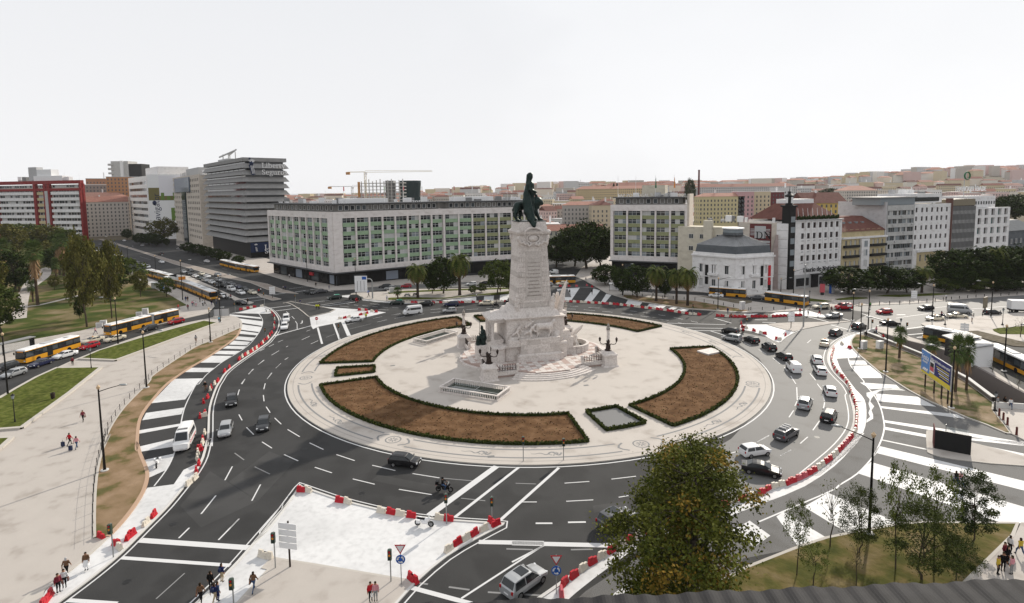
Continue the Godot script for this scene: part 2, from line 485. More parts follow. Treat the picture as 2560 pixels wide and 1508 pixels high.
func ground() -> void:
	trench = P2([85.5,-129.8,86.2,-126.2,87.3,-120.9,88.7,-117,89.5,-113.8,87,-102.7,83.5,-88.9,82.6,-85.4,79.6,-82.3,74.1,-83.7,75.8,-85.8,79.2,-95,79.8,-98.3,82.1,-105.9,82,-110.6,82.1,-115.8,82.1,-120.1,81.9,-127.7])
	var b := MB.new()
	var cx: float = 89.0
	flat(b,P2([-3000,60,cx,60,cx,-3600,-3000,-3600]),-0.1)
	flat(b,P2([cx,60,3000,60,3000,-3600,cx,-3600]),-0.1)
	struct(b,"ground",M.earth,"bare ground under the square and out to the hills")
	b = MB.new()
	var reach := P2([-560,20,cx,20,cx,-330,-120,-330,-560,-760])
	flat(b,reach,0.0)
	flat(b,P2([cx,20,420,20,420,-330,cx,-330]),0.0)
	var road := struct(b,"road",M.asphalt,"dark asphalt carriageway of the roundabout and its avenues")
	b = MB.new()
	var oldp := P2([85.8,-137.5,85.4,-130.5,75.1,-121.7,71.7,-113.7,68.7,-104.5,66.1,-91.4,66.4,-91.3,66.6,-82.7,67.6,-77.4,68.5,-72.54,62.24,-62.65,53.69,-53.69,41.21,-54.14,35.15,-53.09,30.27,-51.79,27.14,-50.51,20.98,-48.94,17.74,-43.38,11.34,-40.83,3.35,-42.15,5.95,-44.98,12.86,-50.61,20.15,-56.02,27.75,-59.43,34.27,-63.31,36.2,-63.77,43.55,-71.32,49.2,-77.8,53.7,-86.1,58.8,-98.1,63.8,-109.1,68,-115.6])
	flat(b,oldp,0.004)
	add(b,"old_asphalt",M.asphalt_old,road)
	b = MB.new()
	flat(b,P2([52.4,-134.1,58.4,-126.5,67.1,-131.6,79.4,-138.2,87.7,-141,98.2,-151.1,90.8,-158.3,114.8,-161.9,160.2,-173.1,173.9,-176.2,147.1,-148.7,132.4,-147.1,102.3,-137.6,99.5,-133.7,89.4,-130.3,84.2,-131.8,83.7,-130.8,80.1,-128.2,75.6,-125.7,69.3,-119,64,-111.7,60.9,-105.5,58.7,-99.3,57.5,-94.3,54.6,-87.6,55.4,-89.1,50.3,-79.8,44.15,-72.33,38.86,-67.58,34.02,-63.83,30.52,-62.35,23.69,-58.59,21.05,-66.43,29.71,-74,32.9,-77.9,37.6,-83.3,43.4,-91.6,46.7,-98.6,49.6,-110.5,49.7,-119.9]),0.002)
	add(b,"worn_asphalt",M.asphalt_mid,road)
	_left(road)
	_middle(road)
	_right(road)
	_island()
	_lanes(road)
func _left(road: Node3D) -> void:
	var edge := [-41.12,-45.92,-40.82,-48.61,-40.8,-51.45,-41,-54.42,-41.34,-56.45,-42.01,-59.09,-43.01,-61.99,-44.61,-65.18,-46.26,-67.49,-49.49,-71.29,-52.27,-74.78,-50.55,-72.21,-55,-79.1,-57.9,-84.2,-60.2,-90.1,-62.7,-97.9,-63.6,-102.8,-64.2,-108.5,-64.4,-112.8,-64.7,-117.4,-65.3,-123,-66,-128.5,-67.2,-134,-69.7,-140.7,-71.6,-145.3,-74.3,-150.2,-77.1,-154,-80.7,-156.8,-84.7,-156.3]
	var p := smooth(edge,false,3)
	p.append_array(P2([-83.7,-154.7,-87.9,-147.9,-90.4,-139.5,-91.7,-130.2,-92.2,-121.9,-92.1,-115.2,-91.1,-107.4,-89.4,-98.3,-88.3,-93.5,-85.08,-74.28]))
	p.append_array(P2([-52.27,-39.56,-39.99,-40.47,-40.9,-44.14]))
	pave("promenade",p,M.calcada,0.12,M.kerb,0.35,"pale cobbled promenade with lawns on the left")
	var v := smooth([-70.2,-141.6,-71,-129.3,-71.6,-123.7,-70.7,-116.8,-69.7,-110.2,-68.4,-103.3,-66.8,-99.9,-63.1,-88.2,-59.4,-79.6,-56.17,-73.86,-57.9,-77.5,-55.87,-73.47,-52.74,-68.25,-49.34,-63.15,-45.53,-57.82,-42.03,-53.1],false,3)
	var w := smooth([-40.91,-53.3,-41,-54.42,-41.34,-56.45,-42.01,-59.09,-43.01,-61.99,-44.61,-65.18,-46.26,-67.49,-49.49,-71.29,-52.27,-74.78,-50.55,-72.21,-55,-79.1,-57.9,-84.2,-60.2,-90.1,-62.7,-97.9,-63.6,-102.8,-64.2,-108.5,-64.4,-112.8,-64.7,-117.4,-65.3,-123,-66,-128.5,-67.2,-134,-69.7,-140.7],false,3)
	var vb := v.duplicate()
	vb.append_array(w)
	var o := pave("dry_verge",vb,M.verge,0.16,null,0.3,"dry brown verge between promenade and striped lane")
	var kb := MB.new()
	kerb_line(kb,v,0.25,0.1,0.2)
	add(kb,"stone_edging",M.kerb,o)
	kb = MB.new()
	kerb_line(kb,w,0.4,0.0,0.175)
	add(kb,"brick_kerb",M.kerb_brick,o)
	for a in [["lawn",[-78.8,-147,-82.5,-113.6,-91,-115,-91.5,-121,-89.4,-131.4,-86.6,-141.5,-83.8,-149.5]],["lawn",[-82.1,-108.8,-77.2,-94.7,-72.7,-79.9,-79.7,-78.6,-86.9,-86,-87.1,-92.3,-88.5,-96.8,-90.1,-103,-90.8,-108.7]],["lawn",[-71.1,-76.5,-69.74,-73.18,-68.86,-68.95,-76.3,-75.1,-74.2,-76.3]]]:
		o = pave("lawn",P2(a[1]),M.lawn,0.42,M.kerb,0.6,"small green lawn with a pale stone rim on the promenade")
	mark(road,"concrete_patch",P2([-41,-45.89,-41.98,-45.51,-41.6,-42.86,-39.02,-42.82]),M.kerb,0.13)
	var L := [-80.7,-156.8,-77.1,-154,-74.3,-150.2,-71.6,-145.3,-69.7,-140.7,-67.2,-134,-66,-128.5,-65.3,-123,-64.7,-117.4,-64.4,-112.8,-64.2,-108.5,-63.6,-102.8,-63.3,-99.3]
	mark(road,"painted_area",P2([-82.1,-159.6,-80.3,-161.9,-77.2,-169.9,-74.4,-167.5,-69.8,-159.7,-70.5,-159,-73.3,-159.1,-80.7,-160.3]),M.paint)
	for s in [[-81.5,-158.8,-80.7,-156.8,-69.5,-152.1,-70.6,-154.2],[-76.6,-153.4,-74.3,-150.2,-73.1,-148,-65.7,-144,-67.4,-148.4,-67.8,-149.2],[-72,-146.1,-69.2,-140,-63.3,-137.3,-65.2,-142.7],[-68.8,-138.8,-67.6,-135.8,-62.5,-134.1,-62.9,-136.1],[-66.8,-133.3,-66,-130.4,-61.4,-128.9,-61.9,-131.8],[-65.8,-129.3,-65.2,-125.9,-60.7,-125.1,-61.3,-128],[-65,-124.8,-64.9,-122.5,-60.1,-121.9,-60.4,-124.2],[-64.8,-120.8,-64.7,-118.3,-60,-117.8,-60,-120.4],[-64.9,-117.1,-64.6,-112.2,-59.8,-111.9,-60,-116.7],[-64.4,-108.8,-64.2,-106.1,-59,-105.9,-59.2,-108.5],[-63.5,-102.1,-60,-89.8,-55.2,-91.4,-57.5,-98.7,-58.2,-102.2],[-58.1,-85.7,-56.8,-82.8,-52.1,-85,-53.3,-87.8],[-54.9,-79.1,-54.1,-77.9,-49.6,-80.5,-50.1,-81.4],[-51.33,-73.73,-50.16,-72.19,-46.59,-73.61,-48,-76.2],[-48.07,-69.82,-45.99,-67.19,-44.47,-65.17,-43.5,-67.13,-44.97,-71.01,-45.27,-71.51]]:
		mark(road,"painted_stripe",P2(s),M.paint)
	mark(road,"painted_area",P2([-43.12,-62.88,-40.44,-63.6,-41.31,-67.08,-40.42,-68.85,-38.89,-63.17,-38.24,-58.56,-38.02,-54.56,-37.82,-50.7,-38.07,-47.48,-38.62,-44.31,-39.31,-42.83,-40.11,-44.12,-40.98,-45.99,-40.82,-48.61,-40.8,-51.45,-40.88,-54.42,-41.21,-56.45,-41.88,-59.09]),M.paint)
	var bl := [-70.5,-159,-65.4,-149,-62.9,-142.9,-60.8,-136.6,-59.2,-130.3,-58.3,-125.1,-58,-119.4,-57.6,-113.3,-57.5,-108.2,-56.4,-102.8,-55.3,-99.1,-54.5,-97.1,-53.3,-93,-51.6,-88.8,-48.6,-83.1,-46.1,-78.8,-43.54,-73.53,-45.4,-77.2,-43.17,-72.12,-41.48,-67.38,-40.44,-63.6]
	var br := [-38.89,-63.17,-39.52,-66.46,-40.7,-70.42,-43.1,-76,-41.78,-73.48,-44.5,-78.8,-49.1,-87.7,-52.7,-96.4,-54,-100.4,-55.5,-105.6,-56.2,-112.9,-56.6,-125,-57.3,-129.7,-59.3,-138.3,-63.2,-148.9,-67.5,-157.2,-72.3,-164.8,-75.7,-168.5]
	var band := smooth(bl,false,3)
	band.append_array(smooth(br,false,3))
	mark(road,"painted_band",band,M.paint,0.0075)
	var b := MB.new()
	ribbon(b,smooth([-73.8,-160,-70,-153.6,-67.4,-148.4,-65,-142.3,-63.2,-136.7,-61.1,-128.8,-60.1,-123.2,-59.8,-117.2,-59.8,-112.6,-59.2,-107.9,-58.5,-103.6,-57.2,-99.1,-57.5,-98.7,-55.4,-93.1,-52.8,-86.9,-49.6,-80.5,-47.3,-76.1,-44.87,-70.85,-43.5,-67.13,-42.55,-63.25],false,3),0.16,0.011)
	add(b,"edge_line",M.line_paint,road)
	var kp := smooth([-77.5,-170.2,-75.7,-168.5,-72.3,-164.8,-67.5,-157.2,-63.2,-148.9,-59.3,-138.3,-57.3,-129.7,-56.6,-125,-56.2,-112.9,-55.5,-105.6,-54,-100.4,-52.7,-96.4,-49.1,-87.7,-44.5,-78.8,-41.78,-73.48,-43.1,-76,-40.7,-70.42,-39.52,-66.46,-38.88,-62.91,-38.24,-58.56,-38.02,-54.56,-37.82,-50.7,-38.07,-47.48,-38.62,-44.31,-38.83,-42.82],false,3)
	b = MB.new()
	kerb_line(b,kp,0.28,0.0,0.12)
	struct(b,"kerb",M.kerb_white,"low white precast kerb curving along the left lane")
	b = MB.new()
	ribbon(b,offset_line(kp,-0.55),0.16,0.011)
	add(b,"edge_line",M.line_paint,road)
	p = P2([-92.2,-170.4,-88.7,-160.2,-92.2,-152.3,-98.7,-136.7,-101.3,-128.8,-106.3,-113.4,-107.6,-94.8,-152.6,-135.9,-170.8,-158.6])
	p.append_array(P2([-499,-489.1,-468.3,-560.1,-279.8,-359.6,-232.5,-313.3,-193.1,-273.3,-151.3,-230.8,-126.7,-207.3,-103,-182.9,-95,-175.1]))
	pave("park_pavement",p,M.calcada,0.12,M.kerb,0.3,"pale pavement along the park edge with bus stops")
	var g := P2([-101.8,-172.4,-107,-155.9,-110.5,-140.5,-115.1,-133.3,-118.8,-127.1,-125.3,-111,-152.6,-135.9,-170.8,-158.6])
	g.append_array(P2([-499,-489.1,-459.2,-549,-275.1,-350.8,-222.6,-299.7,-185,-261.6,-140.5,-213.7,-127.3,-199.3,-118.8,-191.4]))
	o = pave("park_lawn",g,M.park_grass,0.24,null,0.3,"patchy green and brown park lawn")
	b = MB.new()
	ribbon(b,smooth([-138.3,-148.5,-151,-170.3,-150,-174.7,-149.8,-181.3,-150,-187.3,-150.3,-196,-150.8,-210.7],false,3),1.6,0.262)
	ribbon(b,smooth([-138.9,-155.3,-166.4,-188.1,-203.3,-234.5,-226.1,-269.1,-205.3,-244.6,-188.2,-218.5,-174.5,-197.4],false,3),3.0,0.266)
	add(b,"park_path",M.calcada,o)
	pave("bus_island",P2([-145.4,-240.9,-137.5,-235.9,-91,-183.4,-82.3,-175.4,-82.9,-173.2,-90.6,-180.2,-105.8,-200,-131.6,-224.7]),M.calcada_plaza,0.12,M.kerb,0.3,"narrow pale bus island in the avenue")
	p = P2([-565,-696.8,-228.2,-345.5,-171.6,-287.4,-128.6,-245.7,-122.4,-239.4,-108.4,-224.7,-94.5,-213.2,-83.9,-200.8,-74,-191,-80.5,-193.3,-89,-200.6,-102.3,-216.6,-120.3,-231.6,-121.6,-232.2,-170.6,-280.4,-222.2,-336.2,-538.2,-663.7])
	pave("median_strip",p,M.calcada_pink,0.12,M.kerb,0.25,"long beige median strip up the avenue")
	p = P2([-107.8,-214.2,-96.9,-202.7,-88.8,-192.5,-85,-189.5,-75.9,-181.2,-77.7,-178.9,-84.3,-185.5,-90.7,-194.5,-98.2,-201.8])
	pave("median_nose",p,M.calcada_pink,0.12,M.kerb,0.25,"beige median nose at the mouth of the avenue")
func offset_line(p: PackedVector2Array,d: float) -> PackedVector2Array:
	var o := PackedVector2Array()
	for k in p.size():
		var t := (p[mini(k + 1,p.size() - 1)] - p[maxi(k - 1,0)]).normalized()
		o.append(p[k] + Vector2(-t.y,t.x) * d)
	return o
func _middle(road: Node3D) -> void:
	var tip := smooth([-27.53,-42.03,-26.85,-44.12,-25.97,-49.47,-25.21,-59.19,-25.56,-52.32,-25.25,-57.07,-25.22,-62.6,-24.89,-62.74,-20.16,-60.13,-14.96,-57.88,-10.32,-56.33,-6.59,-55.63,-2.96,-55.15,-1.16,-54.91],false,2)
	tip.append_array(smooth([-1.28,-54.51,-3.96,-52.18,-6.5,-49.61,-8.74,-46.23,-10.06,-43.37,-11.42,-41.18],false,2))
	mark(road,"painted_area",tip,M.paint)
	var b := MB.new()
	kerb_line(b,offset_line(tip,0.1),0.24,0.0,0.1,true)
	struct(b,"kerb",M.kerb_white,"low white precast kerb round the painted peninsula")
	b = MB.new()
	ribbon(b,offset_line(tip,-0.5),0.14,0.011,true)
	add(b,"edge_line",M.line_paint,road)
	pave("peninsula_pavement",P2([-25.48,-41.99,-23.34,-44.06,-22.55,-48.28,-23.17,-48.45,-22.91,-49.83,-18.76,-48.85,-9.82,-46.61,-9.09,-45.94,-10.51,-43.25,-12.18,-40.61]),M.calcada,0.06,M.kerb,0.25,"pale cobbled pavement at the foot of the painted peninsula")
	var q := smooth([1.37,-43.65,3.53,-45.58,7.1,-48.87,10.09,-51.1,13.58,-53.52,17.72,-55.65,23.33,-57.69,28.24,-60.26,31.85,-62.31,33.73,-63.46,34.48,-63.71,39.96,-68.06,44.41,-72.36,46.93,-74.99],false,2)
	b = MB.new()
	kerb_line(b,q,0.3,0.0,0.1)
	struct(b,"kerb",M.kerb_white,"low white kerb under the lower right barrier chain")
	var bd := q.duplicate()
	bd.append_array(smooth([48.8,-75.3,44.06,-70.51,39.21,-65.98,33.33,-61.51,27.84,-58.5,28.17,-58.72,19.69,-54.38,13.12,-51.66,9.2,-48.67,5.15,-44.86,3.62,-43.15],false,2))
	mark(road,"painted_band",bd,M.paint)
	mark(road,"painted_triangle",P2([9.63,-45.62,9.91,-43.96,7.07,-43.35]),M.paint)
	b = MB.new()
	ribbon(b,P2([12.66,-48.12,9.63,-45.62,6.2,-42.6]),0.3,0.011)
	add(b,"edge_line",M.line_paint,road)
	var t := smooth([-72.4,-174.1,-71.8,-174.9,-69.4,-172.7,-65.2,-166.9,-61.2,-160.8,-57.7,-155.1,-56.9,-154.1],false,2)
	t.append_array(P2([-56.3,-154.7,-53.1,-159.7,-52.6,-163.4,-58.6,-167.9,-63.3,-171.1,-70.9,-176.6]))
	pave("traffic_island",t,M.calcada,0.12,M.kerb,0.25,"cobbled traffic island where police stand")
	mark(road,"painted_area",P2([-56.6,-153.5,-52.8,-159.5,-52.4,-163.4,-58.3,-167.9,-53.5,-166.2,-45.5,-163.4,-38.4,-159.9,-36.5,-158.8,-40.8,-152.6,-45,-149,-47.6,-145.4,-50.3,-142.4,-50.8,-139.7,-52.4,-142.9]),M.paint)
	mark(road,"painted_area",P2([-59,-185.7,-52.8,-181.4,-48.4,-178.7,-44.2,-175.3,-38.5,-172.9,-39,-175.1,-43,-177,-47.9,-179.9,-53.3,-184.5,-55.3,-187.8]),M.paint)
	pave("palm_island",P2([-55,-188.1,-55.2,-190.2,-53.7,-192.2,-43.7,-192.7,-44.7,-198.6,-34,-197.2,-20.4,-197.6,-0.1,-198.8,2.1,-192.1,-0.9,-187.2,-12,-182.1,-22.5,-177.3,-34.6,-176.6,-40,-176.1,-40.8,-176.3,-48.7,-180,-53.3,-184.5]),M.calcada,0.12,M.kerb,0.25,"island with palms in front of the green office block")
	var g := pave("palm_lawn",P2([-40.7,-180.8,-35.6,-181.8,-22.8,-179.7,-12.2,-184.6,-0.5,-191,-0.1,-186.2,-12,-182.8,-22.6,-177.9,-34.7,-177.2,-39.9,-177.1]),M.lawn,0.16,null,0.2,"strip of lawn under the palms")
	var g2 := pave("palm_lawn",P2([-43,-191.2,-37.8,-193.3,-20.3,-196,-0.3,-198,-0.3,-194.8,-20,-193,-37.1,-190.1,-42.1,-187.8]),M.lawn,0.16,null,0.2,"upper strip of lawn under the palms")
	mark(road,"painted_area",P2([-49.2,-179.7,-39.8,-175.2,-34.4,-175.6,-24.3,-175.7,-22.3,-175.9,-11.9,-181.2,-11.5,-173.6,-21.9,-172.2,-33.6,-171.5,-38.5,-173.3,-48.2,-177.5]),M.paint)
	for s in [[-9.4,-181.9,-6.2,-183.1,-6.1,-174.3,-9.1,-174],[-4.2,-184.1,-0.5,-186.2,-0.5,-173.5,-4.1,-174.2],[15.5,-194.4,23.9,-196.6,18.2,-172.6,15.8,-172.8],[28.5,-194.3,30.1,-190.2,24.2,-170.3,22,-171.1],[31.2,-184.1,32.5,-181.8,28.3,-169.1,27,-169.5],[36.2,-173.4,39.6,-168.8,37.5,-163.5,34,-166.7],[41.2,-166.6,45.3,-163,43.1,-159.2,39.4,-162.2],[46.3,-161.5,48.1,-160.6,45.5,-157.2,43.9,-158.1],[48.8,-159.6,50.4,-157.7,48.4,-154.6,46,-156.3]]:
		mark(road,"painted_stripe",P2(s),M.paint)
	mark(road,"dark_square",P2([-24.3,-175.8,-22.2,-175.9,-21.9,-172.8,-24,-172.8]),M.asphalt_mid,0.012)
	mark(road,"asphalt_patch",P2([15.1,-190.5,19.4,-194.3,19,-178.8,13.9,-178.9]),M.asphalt_old,0.012)
	pave("block_pavement",P2([-111.9,-245.5,-83.6,-213.5,-71.2,-201.9,-66.1,-195.6,-63.1,-195,-65.8,-196.8,-55.4,-198.4,-52.2,-193.1,-54.7,-198.6,-47.5,-201.9,-35.6,-206.9,-19.4,-211.6,-2.5,-213.4,14.8,-215.2,16.3,-237.8,-65.2,-214.4,-131.8,-299.1,-289.4,-481.9,-235.6,-391.7]),M.calcada,0.12,M.kerb,0.25,"pavement along the green office block")
	var pk := MB.new()
	poly(pk,P2([-55.3,-200.7,-46.5,-204.9,-40.3,-206.5,-19.3,-210.1,0,-210.9,-0.1,-201.5,-18.3,-199.4,-38.6,-197.5,-47,-194.8,-53.1,-192.7]),0.135)
	add(pk,"parking_lane",M.asphalt_mid,road)
func _right(road: Node3D) -> void:
	pave("garden_pavement",P2([29.9,-197.5,30.4,-193.4,31.5,-185.1,36.1,-173.9,39.8,-169.2,45.4,-163.2,50.6,-158.2,59.4,-154.5,66.1,-152.3,64.1,-153,72.5,-153.2,80.9,-154.8,83.5,-155.9,91,-158.6,114.8,-161.9,117.4,-162.1,136.9,-167.9,160.4,-173.3,178.8,-177,254.7,-253.2,196.7,-213.1,171.6,-298.6,58.5,-328.3,31.4,-249.1,25.4,-222.4,27.5,-214.1]),M.calcada,0.12,M.kerb,0.25,"pale pavement in front of the right hand buildings")
	var b := MB.new()
	poly(b,P2([36.9,-189.8,47.4,-183.8,60.9,-178.6,73,-168.6,71.2,-170.1,78.4,-162.2,83.1,-156.3,90.8,-158.3,87.7,-162.1,78.7,-172,73.6,-175.9,75.3,-176.3,63.2,-183.9,49.1,-190.5,38.3,-196.9]),0.135)
	add(b,"service_road",M.asphalt,road)
	b = MB.new()
	poly(b,P2([21.2,-198.1,29.9,-197.5,35,-204.1,38,-195.3,36.9,-189.8,32.2,-187.8,30.4,-195,23.9,-197.1,-52.4,-213.5,9.4,-219.5,17.8,-223]),0.006)
	add(b,"side_street",M.asphalt_mid,road)
	pave("dry_garden",P2([35.2,-181.4,38.7,-180.3,45.5,-173.5,55.9,-169.4,60.7,-162.7,66.3,-154.9,63.6,-153.7,50.9,-159.1,45.6,-164.1,40,-170.1,36.3,-175]),M.verge,0.17,null,0.3,"dry strip of garden under the tall palms")
	pave("dry_bed",P2([59.4,-178,73,-168.6,72.2,-166.4,68.6,-163.7,66.6,-165.9]),M.earth,0.16,null,0.3,"bare brown bed beside the bus lane")
	for f in [[99.1,-169.8,106.1,-172.8,110,-171.6,109.5,-170.1,103.3,-168.3,98.9,-168],[114.3,-173.7,118.9,-175.7,123.2,-175.5,126.4,-175.9,134.9,-177.3,140.5,-175.9,132,-173.5,119.9,-171.7],[91.8,-171.7,96.4,-166.6,93.2,-165.6,89.8,-166.8]]:
		pave("garden_bed",P2(f),M.lawn if f != [] else M.lawn,0.2,null,0.2,"low planted bed on the right hand pavement")
	mark(road,"painted_area",P2([72.7,-152.5,80.4,-153.7,82.7,-154.9,84.4,-147.1,82.9,-145.6,77.9,-148.2,72.7,-147.3,68.9,-148.7]),M.paint)
	mark(road,"painted_area",P2([63.4,-151.2,67.6,-151.6,64.2,-149,62.5,-149.1]),M.paint)
	mark(road,"painted_area",P2([57.4,-139,60.1,-139.1,64.5,-139,64.7,-137.4,67.4,-131.6,59.2,-122.1,58.7,-123.9,58.7,-128.1,57.4,-132.1,55.5,-134.5]),M.paint)
	pave("cobbled_triangle",smooth([64.9,-139.1,64.5,-137.6,65.6,-134.3,66.6,-131.9,67.5,-131.7,71.2,-134,79.6,-138.5,87.7,-141.2,80.6,-140.4,71.5,-140.3],true,2),M.calcada,0.12,M.kerb,0.22,"cobbled triangular island with a tall steel mast")
	b = MB.new()
	kerb_line(b,smooth([69.2,-132.5,66.3,-129.9,62.8,-126.3,59.3,-121.9],false,2),0.25,0.0,0.1)
	struct(b,"kerb",M.kerb_white,"short white kerb at the tip of the right painted triangle")
	var q := smooth([81.5,-129.7,78.8,-128,75.3,-125.2,71.4,-121.3,67.6,-116.8,64.2,-111.7,61.6,-107,59.6,-102,58.4,-97.7,57.6,-94.3,56.1,-90.4,55.1,-89.1,52.6,-84.2,50.1,-79.8,47.6,-76.3,44.35,-72.68,40.6,-69.09,34.57,-63.81],false,3)
	b = MB.new()
	kerb_line(b,q,0.26,0.0,0.1)
	struct(b,"kerb",M.kerb_white,"low white precast kerb along the right barrier chain")
	b = MB.new()
	ribbon(b,offset_line(q,0.7),0.15,0.011)
	add(b,"edge_line",M.line_paint,road)
	var bd := q.duplicate()
	bd.append_array(smooth([36.2,-63.77,44.21,-70.63,49,-75.8,53,-81.5,56.5,-87.5,57.9,-91.9,57.9,-92,61.5,-102.3,64.8,-109.6],false,3))
	bd.append_array(P2([70.1,-110.4,73.6,-119.3,75.2,-122.1,79.9,-127.9,82.9,-130]))
	mark(road,"painted_band",bd,M.paint)
	for s in [[66.4,-108.3,69.6,-108.2,68.4,-105.6,65.3,-105.7],[65.1,-105,68.5,-105.1,67.5,-100.5,66.2,-97.9,62.3,-98],[60.8,-95.7,66.2,-94.3,65.7,-92.6,60.6,-92.4],[60,-90.3,65.8,-88.6,65.7,-84.4,58.3,-86.9],[57.3,-84.9,66.5,-81.4,66.4,-79.7,56.9,-84.1],[54.3,-79.6,61.1,-76.1,67.89,-71.87,67.04,-70.93,53.8,-78.8],[52.8,-77.3,56.93,-74.57,56.22,-73.67,52.2,-76.4],[49.87,-73.24,53.89,-70.29,53.65,-69.97,49.65,-72.93],[60.87,-71.86,65,-68.7,64.37,-68.01,61.01,-71.19],[48.31,-71.23,60.43,-60.76,58.51,-58.75,46.52,-69.4],[44.37,-66.98,55.4,-55.49,53.69,-53.69,49.32,-54.02,41.1,-64.24],[35.12,-59.99,39.2,-53.95,32.79,-52.72,31,-57.3],[28.36,-56.44,30.43,-51.87,26.96,-50.48,27.21,-55.55],[58.87,-73.89,68.04,-72.04,66.97,-70.86,59.86,-73.14]]:
		mark(road,"painted_stripe",P2(s),M.paint,0.011)
	mark(road,"painted_stripe",P2([21.57,-53.17,24.15,-54.9,25.11,-52.35,22.76,-50.59]),M.paint,0.011)
	b = MB.new()
	ribbon(b,smooth([67.3,-109.9,64.7,-104.7,62,-96.6,61.3,-95.3,59.2,-89.2,56.8,-84,53.9,-78.9,52.2,-76.3,49.67,-73.05,45.83,-68.59,48.05,-71.07,44.79,-67.63,40.88,-64.11,37.39,-61.67,35.77,-60.46,28.38,-56.48,25.02,-54.68],false,3),0.18,0.013)
	add(b,"edge_line",M.line_paint,road)
	mark(road,"wet_trickle",P2([65.8,-91.4,64.7,-91.7,63.7,-91.9,61.6,-91.5,59.5,-89.7,57.9,-88,56.9,-86.7,56.3,-84.8,54.9,-83.3,54,-81.5,53.1,-80.1,51.2,-78.7,51.9,-79.7,53.1,-80.8,53.8,-82.3,55,-83.8,56.1,-85.9,57.5,-87.8,57.9,-89.2,58.8,-90.7,59.8,-91.1,61.8,-92.1,63.7,-92.2,65.5,-92.9]),M.wet,0.016)
	var g := smooth([79.9,-127.9,76.3,-123.6,74.4,-120.7,72.7,-117.5,70.8,-112.3,67.6,-100.7],false,2)
	g.append_array(P2([67.6,-99.3,66.4,-91.3,66.2,-86.6,66.6,-82.7,66.9,-79.9,67.6,-77.4,67.92,-74.58,68.48,-74.46,70,-77.1,72.6,-82,73.3,-83,75.5,-85.5,78.9,-94.8,79.6,-98,82,-105.8,81.6,-110.2,81.7,-115.3,81.8,-119.8,81.4,-127]))
	var gd := pave("garden",g,M.verge2,0.14,M.kerb,0.3,"dry grassy garden with a billboard and small palms")
	pave("corner_plaza",P2([74,-83.7,79.6,-82.3,67.65,-69.53,68.5,-72.54,68.52,-74.35,70.2,-77.3,72.8,-82.2]),M.calcada_plaza,0.14,M.kerb,0.25,"white cobbled corner above the underpass")
	pave("subway_pavement",P2([85.1,-131.8,88.2,-133.9,91.7,-135.4,90.2,-125,90.7,-119.7,92.4,-113,91,-107.8,85,-90.7,84.2,-87.2,83.2,-86.1,83.8,-89.4,87.5,-103,90.3,-114.7,89.3,-117.9,88.1,-122,86.8,-127.1,86.1,-130.5]),M.calcada_plaza,0.13,M.kerb,0.25,"pale pavement between the underpass and the bus lane")
	pave("plaza_pavement",P2([101.7,-136.9,103.4,-138.3,110.2,-140.7,125.4,-145.7,132.6,-147.2,138,-148.8,155.2,-153.3,106.7,-104.5,111.9,-120.1,106.2,-126.5,106.3,-127.7,101,-133.6]),M.calcada_plaza,0.13,M.kerb,0.25,"pale plaza pavement at the right with lamps and signs")
	pave("dry_bed",P2([107.1,-129.5,109.7,-129.7,111.4,-119.6,108.3,-116.1,106.4,-116.7,105,-125.4]),M.earth,0.17,null,0.2,"bare brown bed between the two bus stops")
	pave("planted_bed",P2([114.1,-130.7,116.5,-131.9,124.7,-133.7,126.5,-132.3,118.9,-124.2,116.9,-126,112.2,-126.5,113.1,-129.2]),M.lawn,0.2,null,0.2,"green planted bed at the right edge of the picture")
	pave("corner_lawn",P2([26.93,-50.43,30.38,-51.78,35.09,-53,39.16,-53.89,41.18,-54.11,50.72,-53.75,48.51,-51.8,39.16,-45.69,34.91,-42.9,29.62,-39.42,11.4,-39.7,15.67,-44.54,20.89,-47.66]),M.park_grass2,0.14,M.kerb,0.3,"rough lawn with young trees below the parapet")
	pave("corner_path",P2([51.15,-53.84,53.51,-53.5,45.11,-42.73,36.59,-40.44,33.96,-41.66,39.24,-45.54,48.73,-51.79]),M.calcada,0.13,null,0.25,"paved path with waiting people at the lower right")
	pave("refuge",smooth([57.4,-75.1,57.8,-75.4,58.6,-75.4,60.98,-71.57,64.22,-67.84,62.12,-65.55,55.1,-67.38,53.34,-68.82,53.77,-70.07],true,2),M.calcada,0.1,M.kerb,0.25,"kerbed refuge with the dark hoarding")
